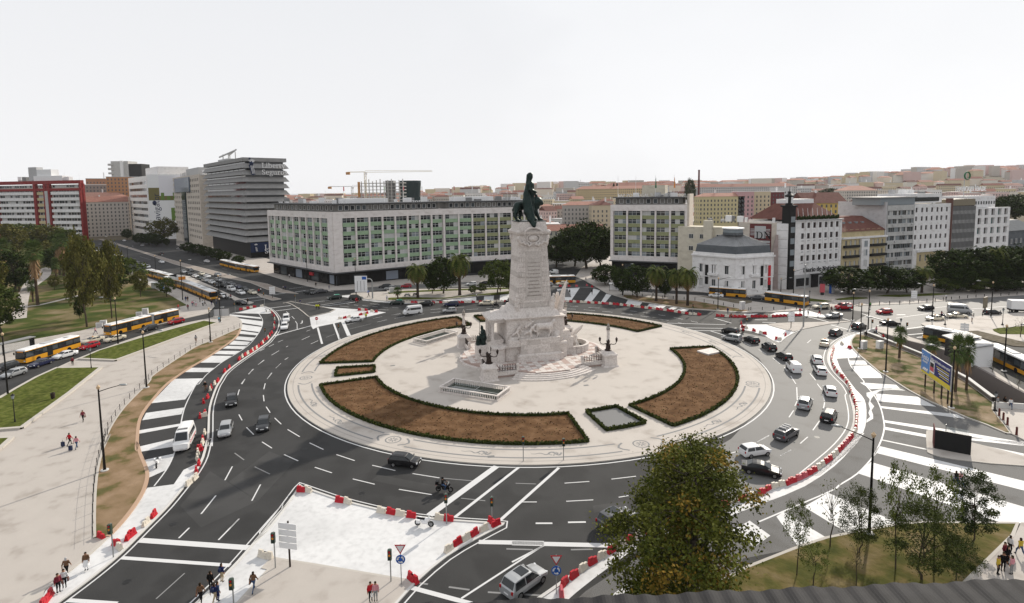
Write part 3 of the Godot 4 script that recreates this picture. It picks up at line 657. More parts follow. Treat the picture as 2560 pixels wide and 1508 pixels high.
func _lanes(road: Node3D) -> void:
	dashes(road,"lane_dash",[-51.5,-110.3,-51.7,-113.5,-46.9,-107.8,-47.2,-111.1,-50.7,-104.5,-51.1,-107.5,-45.8,-101.4,-46.5,-105,-49.2,-98.7,-50,-101.6,-44,-95.9,-45.1,-99,-47.2,-93,-48.3,-95.9,-42.8,-93,-41.4,-90.1,-40,-87.7,-38.3,-85.2,-42.9,-84.6,-41.3,-82.3,-36.7,-83.1,-34.7,-80.7,-39.4,-79.7,-37.2,-77.2,-33,-78.8,-30.3,-76.3,-34.94,-74.78,-32.72,-72.8,-28.18,-74.29,-25.58,-72.23,-30.31,-70.9,-27.78,-69.09,-23.37,-70.72,-20.49,-68.97,-25.03,-67.36,-22.43,-65.89,-17.93,-67.7,-14.72,-66.27,-19.44,-64.36,-16.48,-63.06,-12.45,-65.47,-9.03,-64.35,-13.4,-61.86,-9.41,-60.62,-35.59,-67.81,-34.79,-64.42,-30.03,-63.31,-29.43,-59.8,-29.16,-56.33,-29.33,-54.74],0.15,M.line_paint)
	dashes(road,"worn_dash",[-37.12,-71.51,-34.94,-69.54,-32.71,-67.67,-29.97,-65.76,-8.72,-64.28,-4.71,-63.51,-6.03,-59.81,-3.31,-59.23,0.09,-62.9,2.47,-62.68],0.15,M.worn_line)
	dashes(road,"lane_dash",[0.67,-58.9,2.39,-58.87,5.81,-62.79,8.76,-63.11,11.45,-63.58,14.49,-64.19,5.63,-58.93,8.65,-59.15,11.55,-59.62,12.71,-59.93,27.71,-69.63,29.36,-70.4,32.92,-73.02,35.2,-74.76,34.11,-68.99,36.29,-70.54,30.23,-66.56,32.02,-67.5,24.66,-67.99,25.57,-68.27,17.34,-65.03,17.71,-65.14],0.15,M.line_paint)
	dashes(road,"lane_dash",[2.09,-54.88,3.81,-54.85,5.43,-54.98,7.28,-55],0.26,M.line_paint)
	dashes(road,"worn_dash",[-5.84,-45.67,-4.01,-45.29,-2.42,-44.98,2.29,-44.49,-8.63,-46.23,-7.7,-46.04,-0.89,-50.78,1.64,-50.61,5.26,-50.54,7.35,-50.57],0.2,M.worn_line)
	dashes(road,"lane_dash",[32.86,-72.99,35.31,-74.91,38.31,-72.31,40.37,-74.29,34.06,-68.94,36.28,-70.57,30.07,-66.45,32.03,-67.6,51.4,-122.2,51.8,-119.4,52.3,-116.7,52.3,-113.2,52.5,-110.8,52.1,-106.9,51.9,-104.8,51.3,-102.3,50.6,-99.6,49.4,-95.4,48.7,-93.7,45.8,-87.8,45.5,-87.3,44.2,-85.4,43.1,-83.6,41.1,-81,54.8,-100.9,53.8,-97.1,53.1,-95.3,52.3,-92.4,51.3,-90.3,49.9,-87.2,49.6,-86.7,48.1,-84.3,44.9,-79.6,42.2,-76.4],0.15,M.line_paint)
	dashes(road,"lane_dash",[65.1,-121.4,67.3,-124],0.15,M.line_paint)
	dashes(road,"lane_dash",[-54.6,-127.5,-54.2,-129.3,-55.1,-123.7,-54.8,-125.7,-55.5,-120.2,-55.4,-122.1,-51.6,-116.9,-51.4,-120.3,-51.5,-110.3,-51.6,-113.3,-46.9,-107.8,-47.2,-111.1,-47.4,-113.5,-47.3,-115,-50.6,-104.3,-51.2,-107.4,-45.8,-101.4,-46.4,-104.9,-49.4,-98.9,-50,-101.6,-51,-123.1,-50.9,-124],0.15,M.line_paint)
	dashes(road,"lane_dash",[-51.7,-137.6,-51.2,-138.9,-49.8,-129.3,-49.1,-132.6,-46.3,-125.6,-45.6,-128.4,-38.4,-151.2,-36.3,-153.3,-36.2,-146.9,-34.1,-149.3,-34.2,-155.2,-32,-156.9,-32.4,-150.8,-30.1,-153,-39.7,-163,-36.4,-162.1,-46.4,-165.8,-43.1,-164.3,-52.9,-168.8,-49.5,-167.1,-51.8,-172.1,-50.7,-171.4,-49.1,-170.5,-47.5,-169.4,-46.1,-169.2,-44.2,-168.1,-42.6,-167.6,-40.8,-166.8,-39.3,-166.5,-37.5,-165.8,-36.1,-165.5,-34.2,-165.1,-44.4,-172,-41.1,-170.4,-66.3,-161.5,-64,-158,-62.2,-155.1,-60.1,-151.6,-58.9,-149.1,-57.2,-145.9,-57.2,-145.9,-54.9,-139.9,-43.7,-144.1,-40.5,-148.7],0.16,M.line_paint)
	dashes(road,"worn_dash",[-44.7,-131.3,-43.6,-134.6,-41.6,-139,-37.3,-144.9],0.16,M.worn_line)
	dashes(road,"stop_line",[-58,-133.5,-52.6,-143.4,-47.7,-146.3,-40.8,-129.1,-50.2,-141.4,-43.7,-125.5,-58.1,-168.5,-49.5,-175.3,-76.5,-194.7,-70.8,-200.8,-83.2,-189,-78.7,-193,-69.9,-162.6,-64.4,-166.8,-73.6,-166.8,-68.5,-170.5],0.45,M.line_paint,0.012)
	dashes(road,"stop_line",[-45.9,-148.4,-39.6,-132.6],0.9,M.line_paint,0.012)
	dashes(road,"crossing_line",[-59.4,-170.8,-51.2,-176.9,-65,-173.7,-59.1,-178.3,-81.2,-201.5,-76.1,-206.7],0.25,M.line_paint,0.012)
	dashes(road,"crossing_line",[-83.5,-185,-89.8,-182.5,-81.3,-181.6,-84.6,-177.7,-89.9,-182.5,-85.1,-186.4],0.3,M.line_paint,0.012)
	dashes(road,"lane_dash",[-34.2,-155.2,-31.9,-156.8,-32.4,-150.8,-30,-153,-38.4,-151.2,-36.3,-153.3,-28.1,-154.7,-25.2,-156.3,-24.1,-161.8,-21.4,-162.9,-23.5,-157.4,-20.8,-158.8,-16.9,-164.4,-14.5,-165,-13.6,-161.2,-10.1,-162.2,-7.8,-162.4,-4.4,-162.8,-4,-167,-1.8,-166.9],0.16,M.line_paint)
	dashes(road,"lane_dash",[15.4,-160.8,18.3,-160.1,20.5,-159.3,23.5,-157.8,25.4,-156.9,28.1,-155.4,30.2,-154.1,33,-151.9,34.8,-150.3,37.2,-148.5,40,-151.5,41.6,-150.2,38.9,-146.2,41,-144.3,43.2,-147.9,45,-145.6,42.6,-142.2,43.7,-140.6,46.4,-143.7,47.7,-141.9,17,-164.7,19.4,-164,22.3,-162.4,25.4,-161.3,33.4,-157,35.1,-155.9,36.5,-154.7,38.3,-153.6],0.16,M.line_paint)
	dashes(road,"crossing_line",[39.7,-141.6,53.8,-139.2,42.9,-136.4,55.3,-135,43.4,-133.7,51.1,-133,47.8,-133,49.7,-128.7,53.6,-146.4,55.9,-140.8],0.3,M.line_paint,0.012)
	dashes(road,"crossing_line",[63.3,-144.1,66.5,-143.9,64,-141.2,67.2,-140.7,78.7,-146.8,80.8,-141,86,-145.5,87,-142.1,79.6,-137.6,81.9,-129.6,94.9,-150,95.6,-142],0.35,M.line_paint,0.012)
	dashes(road,"lane_dash",[100.4,-144.2,112.4,-149,112,-145.8,127.4,-152.3,117.3,-155.5,129.4,-159.3,127.9,-154,142.8,-157.6],0.2,M.line_paint)
	dashes(road,"crossing_line",[94.4,-132.6,100.9,-134.9,91.3,-127.2,96.5,-128.5,91.9,-124.9,94.1,-125.3],0.35,M.line_paint,0.012)
	dashes(road,"crossing_bar",[103.1,-147.9,105.4,-147.9,90.4,-136.4,91.6,-136],0.6,M.line_paint,0.012)
	dashes(road,"stop_line",[-2.25,-67.06,-9.11,-56.54],0.85,M.line_paint,0.012)
	dashes(road,"stop_line",[0.52,-66.73,-6.37,-56.13,5.46,-66.48,-1.74,-55.24],0.38,M.line_paint,0.012)
	dashes(road,"stop_line",[-3.61,-51.9,2.76,-51.59,-0.35,-51.65,9.64,-51.07],0.65,M.line_paint,0.012)
	dashes(road,"edge_line",[2.71,-51.2,-0.35,-48.84,2.67,-51.24,-4.62,-44.27],0.2,M.line_paint,0.013)
	dashes(road,"stop_line",[-9.03,-45.63,-3.41,-43.52],0.5,M.line_paint,0.012)
	dashes(road,"stop_line",[-37.29,-52.82,-25.92,-51.43],0.75,M.line_paint,0.012)
	dashes(road,"stop_line",[-37.27,-50.14,-26.37,-48.86,-37.99,-44.62,-33.55,-44.15],0.45,M.line_paint,0.012)
	dashes(road,"lane_dash",[-34.08,-61,-33.73,-57.32,-29.18,-56.3,-29.47,-52.71,-33.57,-54.82,-33.63,-53.09],0.17,M.line_paint)
	dashes(road,"worn_dash",[-30,-47.87,-30.56,-44.66],0.12,M.worn_line)
	dashes(road,"lane_dash",[-137,-262.1,-131.3,-255.8,-162.4,-287.9,-155.8,-281.2,-212.6,-317.9,-194.8,-300],0.2,M.worn_line)
	dashes(road,"crossing_line",[-57.7,-133,-56.2,-137.3],0.3,M.line_paint)
	dashes(road,"lane_dash",[-92.8,-155.9,-92.3,-157.7,-91.5,-159,-90.9,-160.7],0.2,M.line_paint)
	mark(road,"turn_arrow",P2([-57.3,-149.6,-57.1,-149.6,-56.2,-147.2,-56,-146.3,-56.3,-146,-56.6,-146.3,-56.4,-147,-56.8,-148.1]),M.line_paint,0.012)
	for m in [-28.17,-72.53,-43.8,-91.7,-17.46,-61.13,-3.89,-65.14,-25.57,-57.96,-6.36,-58.79,-0.55,-47.73,41.58,-74.19,38.6,-76.1,47.8,-103.9,-53.9,-107,-59.6,-156.1,-44.1,-158.5,30.1,-150,48.8,-141.6,-35.64,-55.51,-34.51,-46.82].size() / 2:
		var q: Array = [-28.17,-72.53,-43.8,-91.7,-17.46,-61.13,-3.89,-65.14,-25.57,-57.96,-6.36,-58.79,-0.55,-47.73,41.58,-74.19,38.6,-76.1,47.8,-103.9,-53.9,-107,-59.6,-156.1,-44.1,-158.5,30.1,-150,48.8,-141.6,-35.64,-55.51,-34.51,-46.82]
		var mb := MB.new()
		poly(mb,circle(0.36,14,q[2 * m],q[2 * m + 1]),0.006)
		add(mb,"manhole_cover",M.iron,road)
	for q in [[-34.14,-64.05,-28.74,-59.79,-28.16,-68.96,-32.68,-71.9],[-36.97,-58.98,-37.8,-66.7,-28.78,-59.73,-32.39,-54.84],[-17.1,-63.98,-7.07,-60.2,-6.7,-61.67,-16.6,-65.34],[8.43,-58.01,12.35,-58.83,12.2,-57.48,8.36,-56.69],[-31.5,-160.6,-20.9,-164.5,-20.5,-162.2,-30.7,-158]]:
		mark(road,"asphalt_repair",P2(q),M.asphalt2,0.0035)
	var b := MB.new()
	ribbon(b,circle(IR + 0.55),0.2,0.011,true)
	add(b,"edge_line",M.line_paint,road)
# ---- island: beds,hedges,mosaic,pools
func arc(r: float,a0: float,a1: float,n: int) -> PackedVector2Array:
	var p := PackedVector2Array()
	for k in n + 1:
		var a := deg_to_rad(lerpf(a0,a1,float(k) / n))
		p.append(Vector2(IX + r * cos(a),IZ + r * sin(a)))
	return p
func hedge(parent: Node3D,line: PackedVector2Array,w: float,h: float,gaps := 0.0) -> void:
	var b := MB.new()
	var steps := along(line,0.16)
	for s in steps:
		var p: Vector2 = s[0]
		var t: Vector2 = s[1]
		if gaps > 0.0 and rng.randf() < gaps: continue
		for k in 7:
			var o := Vector2(-t.y,t.x) * rng.randf_range(-w,w) * 0.5 + t * rng.randf_range(-0.12,0.12)
			var q := V(p.x + o.x,rng.randf_range(0.05,h),p.y + o.y)
			var d := V(rng.randf_range(-1,1),rng.randf_range(-0.3,1),rng.randf_range(-1,1)).normalized()
			var e := d.cross(V(rng.randf() - 0.5,rng.randf() - 0.5,rng.randf() - 0.5)).normalized() * rng.randf_range(0.1,0.2)
			var f := d.cross(e).normalized() * 0.14
			var g := rng.randf()
			b.col = K(0.03,0.042,0.01).lerp(K(0.09,0.1,0.024),g * g)
			b.quad(q - e,q + f,q + e,q - f,d)
	add(b,"hedge",M.leaf_vc,parent)
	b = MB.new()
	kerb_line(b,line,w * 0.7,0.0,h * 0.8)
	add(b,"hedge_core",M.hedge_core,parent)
func bed(label: String,p: PackedVector2Array,gaps := 0.0) -> void:
	var b := MB.new()
	b.prism(p,0.1,0.2)
	var o := add(b,"flower_bed",M.dry_bed)
	tag(o,label,"flower bed")
	var l := p.duplicate()
	l.append(p[0])
	hedge(o,l,0.5,0.62,gaps)
	b = MB.new()
	var box := Rect2(p[0],Vector2.ZERO)
	for q in p: box = box.expand(q)
	var n := int(box.get_area() * 3.0)
	for k in n:
		var q := box.position + Vector2(rng.randf(),rng.randf()) * box.size
		if not Geometry2D.is_point_in_polygon(q,p): continue
		var a := rng.randf() * TAU
		var e := V(cos(a),0,sin(a)) * rng.randf_range(0.08,0.22)
		var c := V(q.x,0.19,q.y)
		b.col = K(0.11,0.06,0.03).lerp(K(0.2,0.125,0.07),rng.randf()) if rng.randf() > 0.08 else K(0.1,0.12,0.04)
		b.tri(c - e,c + e,c + V(rng.randf_range(-0.1,0.1),rng.randf_range(0.06,0.16),rng.randf_range(-0.1,0.1)),Vector3.UP)
	if b.v.size(): stuff(add(b,"dry_grass",M.leaf_vc,o))
func sector(r0: float,r1: float,a0: float,a1: float) -> PackedVector2Array:
	var n := maxi(2,int(absf(a1 - a0) / 3.0))
	var p := arc(r1,a0,a1,n)
	p.append_array(arc(r0,a1,a0,n))
	return p
func pool(label: String,at: Vector2,turn: float,sx: float,sz: float) -> void:
	var o := thing("pool",label,"pool",V(at.x,0.12,at.y),turn)
	var b := MB.new()
	b.bx(TI,V(-sx / 2,0,-sz / 2),V(sx / 2,0.2,sz / 2))
	add(b,"plinth",M.marble,o)
	b = MB.new()
	b.bx(TI,V(-sx / 2 + 0.4,0.2,-sz / 2 + 0.4),V(sx / 2 - 0.4,0.32,sz / 2 - 0.4))
	add(b,"water",M.water,o)
	b = MB.new()
	b.bx(TI,V(-sx / 2 + 0.4,0.33,-0.05),V(sx / 2 - 0.4,0.36,0.05))
	b.bx(TI,V(-0.04,0.33,-sz / 2 + 0.4),V(0.04,0.355,sz / 2 - 0.4))
	add(b,"pipe",M.light_grey,o)
	for s in [[0,-1],[0,1],[-1,0],[1,0]]:
		var lx: float = sx if s[0] == 0 else 0.34
		var lz: float = sz if s[1] == 0 else 0.34
		var c := V(s[0] * (sx / 2 - 0.2),0.2,s[1] * (sz / 2 - 0.2))
		b = MB.new()
		b.box(c + V(0,0.62,0),V(lx if s[0] == 0 else 0.36,0.16,lz - 0.75 if s[1] == 0 else 0.36))
		add(b,"coping",M.marble,o)
		b = MB.new()
		var len: float = (sx if s[0] == 0 else sz) - 0.5
		var n := int(len / 0.42)
		for k in n + 1:
			var u := -len / 2 + len * k / n
			b.lathe(c + V(u if s[0] == 0 else 0.0,0,u if s[1] == 0 else 0.0),[0.13,0.0,0.13,0.06,0.06,0.12,0.12,0.26,0.05,0.5,0.12,0.57,0.12,0.62],6)
		stuff(add(b,"balusters",M.marble,o))
func _island() -> void:
	var o := pave("plaza_island",circle(IR,128),M.calcada_plaza,0.14,null,0.3,"round paved island with the monument")
	var b := MB.new()
	kerb_line(b,circle(IR - 0.05,128),0.32,0.0,0.15,true)
	add(b,"kerb",M.kerb,o)
	b = MB.new()
	ribbon(b,circle(IR + 0.16,128),0.1,0.02,true)
	ribbon(b,circle(44.9,128),0.05,0.15,true)
	add(b,"drain_channel",M.kerb_dark,o)
	var y := 0.146
	for s in [[120.5,159.5],[169.5,215.0],[221.0,262.0],[270.0,312.0],[321.0,361.5],[26.5,66.0],[75.0,113.5]]:
		for r in [41.75,44.0]:
			b = MB.new()
			ribbon(b,arc(r,s[0],s[1],14),0.3,y)
			add(b,"mosaic_band",M.dark_stone,o)
		b = MB.new()
		ribbon(b,arc(42.9,s[0],s[0] + 0.01,1),2.4,y)
		for e in s:
			var c := P2([0,0,0,0,0,0,0,0,0,0])
			var dir := 1.0 if e == s[0] else -1.0
			for k in 5:
				var a := deg_to_rad(e + dir * (1.4 - 1.4 * sin(PI * k / 4.0)) * -1.0)
				var r := lerpf(41.75,44.0,k / 4.0)
				c[k] = Vector2(IX + r * cos(a),IZ + r * sin(a))
			ribbon(b,c,0.28,y)
		add(b,"mosaic_end",M.dark_stone,o)
		b = MB.new()
		for f in [0.34,0.66]:
			var a: float = lerpf(s[0],s[1],f)
			for k in 26:
				var t := k / 25.0
				var q := arc(42.9 + 0.55 * sin(t * 15.0) * (1.0 - t),a + (t - 0.5) * 5.2,a + (t - 0.5) * 5.2,1)[0]
				b.lathe(V(q.x,y,q.y),[0.0,0.004,0.17 - 0.1 * t,0.0],7)
			for k in 12:
				var w := k * 0.55
				var q := arc(42.9 + 0.5 * cos(w) * (1 - k * 0.05),a - 1.2 + sin(w) * 0.8,a,1)[0]
				b.lathe(V(q.x,y + 0.002,q.y),[0.0,0.004,0.12,0.0],7)
		add(b,"mosaic_scroll",M.dark_stone,o)
	for a in [117.0,164.5,218.0,266.0,316.5,23.8,70.5]:
		var c := arc(42.85,a,a,1)[0]
		b = MB.new()
		ribbon(b,circle(1.05,24,c.x,c.y),0.2,y,true)
		for k in 8:
			var d := Vector2.from_angle(TAU * k / 8.0)
			ribbon(b,PackedVector2Array([c + d * 0.2,c + d * 0.7]),0.16,y)
		add(b,"mosaic_medallion",M.dark_stone,o)
	b = MB.new()
	for a in [[40.0,92.0],[43.9,97.5],[20.0,60.0],[27.0,170.0],[44.4,62.0]]:
		var c := arc(a[0],a[1],a[1],1)[0]
		b.box(V(c.x,0.142,c.y),V(0.9,0.006,0.6),a[1])
	add(b,"drain_cover",M.kerb_dark,o)
	bed("large front hedged bed with dry grass crossed by the monument shadow",sector(30.6,40.3,79.6,156.8),0.0)
	bed("long hedged bed of dry grass beyond the left pool",sector(31.2,41.6,176.0,244.5),0.0)
	bed("small oblong hedged bed at the left end of the plaza",sector(30.5,37.6,163.0,170.6))
	bed("small hedged bed behind the candelabrum at the back left",sector(33.8,40.8,251.0,256.8))
	bed("curved hedged bed of dry grass on the right of the plaza",sector(31.2,40.4,-8.0,60.0),0.02)
	bed("far hedged bed behind the monument on the right",sector(33.5,42.2,-74.0,-35.5),0.02)
	b = MB.new()
	b.prism(sector(31.0,37.2,64.5,73.3),0.1,0.2)
	var t := tag(add(b,"hedged_basin",M.kerb_dark),"small hedged grey basin between the front and right beds","basin")
	var q := sector(30.6,37.6,64.0,74.0)
	q.append(q[0])
	hedge(t,q,0.5,0.7,0.04)
	b = MB.new()
	b.box(V(arc(38.4,-2.5,0,1)[0].x,0.2,arc(38.4,-2.5,0,1)[0].y),V(4.2,0.3,3.0),0.5)
	tag(add(b,"stone_slab",M.marble),"pale stone slab lying in the curved right bed","slab")
	pool("dark pool with marble balustrade in front of the monument",(arc(22.3,129.7,0,1)[0] + arc(18.6,127.7,0,1)[0] + arc(22.6,101.4,0,1)[0] + arc(26.6,106.1,0,1)[0]) / 4,-0.44,11.3,5.0)
	pool("dark pool with marble balustrade at the left of the plaza",(arc(26.1,205.7,0,1)[0] + arc(29.7,223.4,0,1)[0] + arc(27.2,228.1,0,1)[0] + arc(22.1,207.6,0,1)[0]) / 4,0.93,10.6,4.6)
# ---- bodies: tapered capsules joined by a smooth minimum,surface nets
func blob(bones: Array,cell: float,soft := 0.0) -> MB:
	var kk := 1.0 / maxf(soft,cell * 0.6)
	var lo := Vector3.ONE * 1e9
	var hi := -lo
	for q in bones:
		for e in [0,4]:
			var p := V(q[e],q[e + 1],q[e + 2])
			var r = Vector3.ONE * (q[e + 3] + cell * 3 + soft)
			lo = lo.min(p - r); hi = hi.max(p + r)
	var nx := int((hi.x - lo.x) / cell) + 2
	var ny := int((hi.y - lo.y) / cell) + 2
	var nz := int((hi.z - lo.z) / cell) + 2
	var f := PackedFloat32Array()
	f.resize(nx * ny * nz)
	for q in bones:
		var a := V(q[0],q[1],q[2])
		var b := V(q[4],q[5],q[6])
		var ra: float = q[3]
		var rb: float = q[7]
		var ab := b - a
		var l2 := maxf(ab.length_squared(),1e-9)
		var m := Vector3.ONE * (maxf(ra,rb) + cell * 2.0 + soft * 2.0)
		var p0 := (a.min(b) - m - lo) / cell
		var p1 := (a.max(b) + m - lo) / cell
		for x in range(maxi(0,int(p0.x)),mini(nx,int(p1.x) + 1)):
			for y in range(maxi(0,int(p0.y)),mini(ny,int(p1.y) + 1)):
				var base := (x * ny + y) * nz
				for z in range(maxi(0,int(p0.z)),mini(nz,int(p1.z) + 1)):
					var p := lo + V(x,y,z) * cell
					var t := clampf((p - a).dot(ab) / l2,0.0,1.0)
					var d := p.distance_to(a + ab * t) - (ra + (rb - ra) * t)
					if d < 4.0 / kk: f[base + z] += exp(-d * kk)
	var idx := {}
	var pts := PackedVector3Array()
	var sy := nz
	var sx := ny * nz
	var off := [0,1,sy,sy + 1,sx,sx + 1,sx + sy,sx + sy + 1]
	for x in nx - 1:
		for y in ny - 1:
			var base := x * sx + y * sy
			for z in nz - 1:
				var at := base + z
				var inside := 0
				for k in 8:
					if f[at + off[k]] > 1.0: inside += 1
				if inside == 0 or inside == 8: continue
				var s := Vector3.ZERO
				var c := 0
				for e in [[0,1],[0,2],[0,4],[1,3],[1,5],[2,3],[2,6],[3,7],[4,5],[4,6],[5,7],[6,7]]:
					var u := f[at + off[e[0]]]
					var v := f[at + off[e[1]]]
					if (u > 1.0) == (v > 1.0): continue
					var lu := log(maxf(u,1e-6))
					var lv := log(maxf(v,1e-6))
					var t := lu / (lu - lv)
					var c0 := V(e[0] >> 2 & 1,e[0] >> 1 & 1,e[0] & 1)
					var c1 := V(e[1] >> 2 & 1,e[1] >> 1 & 1,e[1] & 1)
					s += c0.lerp(c1,t); c += 1
				idx[at] = pts.size()
				pts.append(lo + (V(x,y,z) + s / c) * cell)
	var nr := PackedVector3Array()
	nr.resize(pts.size())
	var tris := PackedInt32Array()
	for at in idx:
		var z: int = at % nz
		var y: int = (at / nz) % ny
		var x: int = at / sx
		for ax in 3:
			var d: int = [sx,sy,1][ax]
			var u: int = [sy,1,sx][ax]
			var v: int = [1,sx,sy][ax]
			if [y,z,x][ax] == 0 or [z,x,y][ax] == 0: continue
			var i0 := f[at] > 1.0
			var i1: bool = f[at + d] > 1.0
			if i0 == i1: continue
			if not (idx.has(at - u) and idx.has(at - v) and idx.has(at - u - v)): continue
			var q := [idx[at],idx[at - u],idx[at - u - v],idx[at - v]]
			if i0: q = [q[0],q[3],q[2],q[1]]
			for t in [[0,1,2],[0,2,3]]:
				var i: int = q[t[0]]
				var j: int = q[t[1]]
				var k: int = q[t[2]]
				var nn := (pts[k] - pts[i]).cross(pts[j] - pts[i])
				nr[i] += nn; nr[j] += nn; nr[k] += nn
				tris.append(i); tris.append(j); tris.append(k)
	var o := MB.new()
	for i in tris:
		o.v.append(pts[i]); o.n.append(nr[i].normalized()); o.c.append(Color.WHITE); o.u.append(Vector2.ZERO)
	return o
func bone(a: Array,b: Array,ra: float,rb := -1.0) -> Array:
	return [a[0],a[1],a[2],ra,b[0],b[1],b[2],ra if rb < 0 else rb]
func moved(bones: Array,t: Transform3D) -> Array:
	var o := []
	var s := t.basis.get_scale().x
	for q in bones:
		var a := t * V(q[0],q[1],q[2])
		var b := t * V(q[4],q[5],q[6])
		o.append([a.x,a.y,a.z,q[3] * s,b.x,b.y,b.z,q[7] * s])
	return o
# ---- monument
const MX := 3.5
const MZ := -113.4
const MT := 0.262
func mloc(x: float,y: float,z: float) -> Vector3:
	return Transform3D(Basis(Vector3.UP,MT),V(MX,0.14,MZ)) * V(x,y,z)
func course(parent: Node3D,called: String,m: Material,x0: float,x1: float,z0: float,z1: float,y0: float,y1: float,tx := 0.0,tz := 0.0) -> void:
	var b := MB.new()
	b.frus(V((x0 + x1) / 2,y0,(z0 + z1) / 2),Vector2(x1 - x0,z1 - z0),Vector2(x1 - x0 - tx,z1 - z0 - tz),y1 - y0)
	add(b,called,m,parent)
func blocks(parent: Node3D,x0: float,x1: float,z: float,y0: float,y1: float,rows: int,cols: int,face: Vector3) -> void:
	for r in rows:
		var sh := 0.5 if r & 1 else 0.0
		for k in cols + (1 if sh > 0 else 0):
			var u0 := clampf((k - sh) / cols,0.0,1.0)
			var u1 := clampf((k + 1 - sh) / cols,0.0,1.0)
			if u1 - u0 < 0.01: continue
			var a := lerpf(x0,x1,u0) + 0.02
			var c := lerpf(x0,x1,u1) - 0.02
			var p := lerpf(y0,y1,float(r) / rows) + 0.015
			var q := lerpf(y0,y1,float(r + 1) / rows) - 0.015
			var b := MB.new()
			var d := 0.03 + 0.02 * rng.randf()
			if absf(face.z) > 0.5: b.bx(TI,V(a,p,minf(z,z + face.z * d)),V(c,q,maxf(z,z + face.z * d)))
			else: b.bx(TI,V(minf(z,z + face.x * d),p,a),V(maxf(z,z + face.x * d),q,c))
			add(b,"stone_block",M.marble if rng.randf() < 0.6 else M.marble2,parent)
func man_bones(p: Array) -> Array:
	var s: Array = p[12]
	var sv := V(s[0],s[1],s[2])
	var V := func(a): return V(a[0],a[1],a[2])
	var A := func(v): return [v.x,v.y,v.z]
	var ch: Vector3 = V.call(p[2])
	var hp: Vector3 = V.call(p[3])
	var out := [bone(p[0],A.call(V.call(p[0]) + V(0,0.06,0)),0.155,0.14),bone(p[0],p[1],0.09,0.085),bone(p[1],p[2],0.1,0.2),bone(p[2],p[3],0.2,0.18)]
	for q in [[1,4,5,8,9],[-1,6,7,10,11]]:
		var sh: Vector3 = ch + sv * 0.24 * q[0] + (V.call(p[1]) - ch) * 0.55
		var hi: Vector3 = hp + sv * 0.13 * q[0]
		out.append(bone(A.call(ch + (V.call(p[1]) - ch) * 0.4),A.call(sh),0.14,0.11))
		out.append(bone(A.call(sh),p[q[1]],0.095,0.075)); out.append(bone(p[q[1]],p[q[2]],0.075,0.055))
		out.append(bone(A.call(hi),p[q[3]],0.15,0.1)); out.append(bone(p[q[3]],p[q[4]],0.1,0.07))
	return out
func horse_bones() -> Array:
	return [bone([-1.35,2.15,0],[0.9,2.1,0],0.68,0.62),bone([0.8,2.1,0],[1.15,1.95,0],0.62,0.5),bone([1.1,2.3,0],[1.75,3.0,0.1],0.46,0.3),bone([1.75,3.05,0.1],[2.3,2.55,0.15],0.27,0.17),
		bone([-1.5,2.2,0.1],[-1.75,1.3,0.25],0.5,0.24),bone([-1.75,1.3,0.25],[-1.5,0.65,0.25],0.24,0.15),bone([-1.5,0.65,0.25],[-1.75,0.05,0.25],0.14,0.17),
		bone([-1.3,2.0,-0.2],[-1.2,1.2,-0.3],0.45,0.22),bone([-1.2,1.2,-0.3],[-1.0,0.6,-0.3],0.22,0.15),bone([-1.0,0.6,-0.3],[-1.1,0.05,-0.3],0.14,0.17),
		bone([1.0,1.8,0.25],[1.05,1.0,0.3],0.36,0.18),bone([1.05,1.0,0.3],[0.65,0.1,0.3],0.15,0.17),bone([1.0,1.8,-0.25],[1.6,1.1,-0.3],0.34,0.18),bone([1.6,1.1,-0.3],[1.55,0.1,-0.3],0.15,0.17),
		bone([-1.9,2.4,0],[-2.15,1.3,0.1],0.16,0.1),bone([1.85,3.25,0.0],[1.9,3.45,0.05],0.09,0.04)]
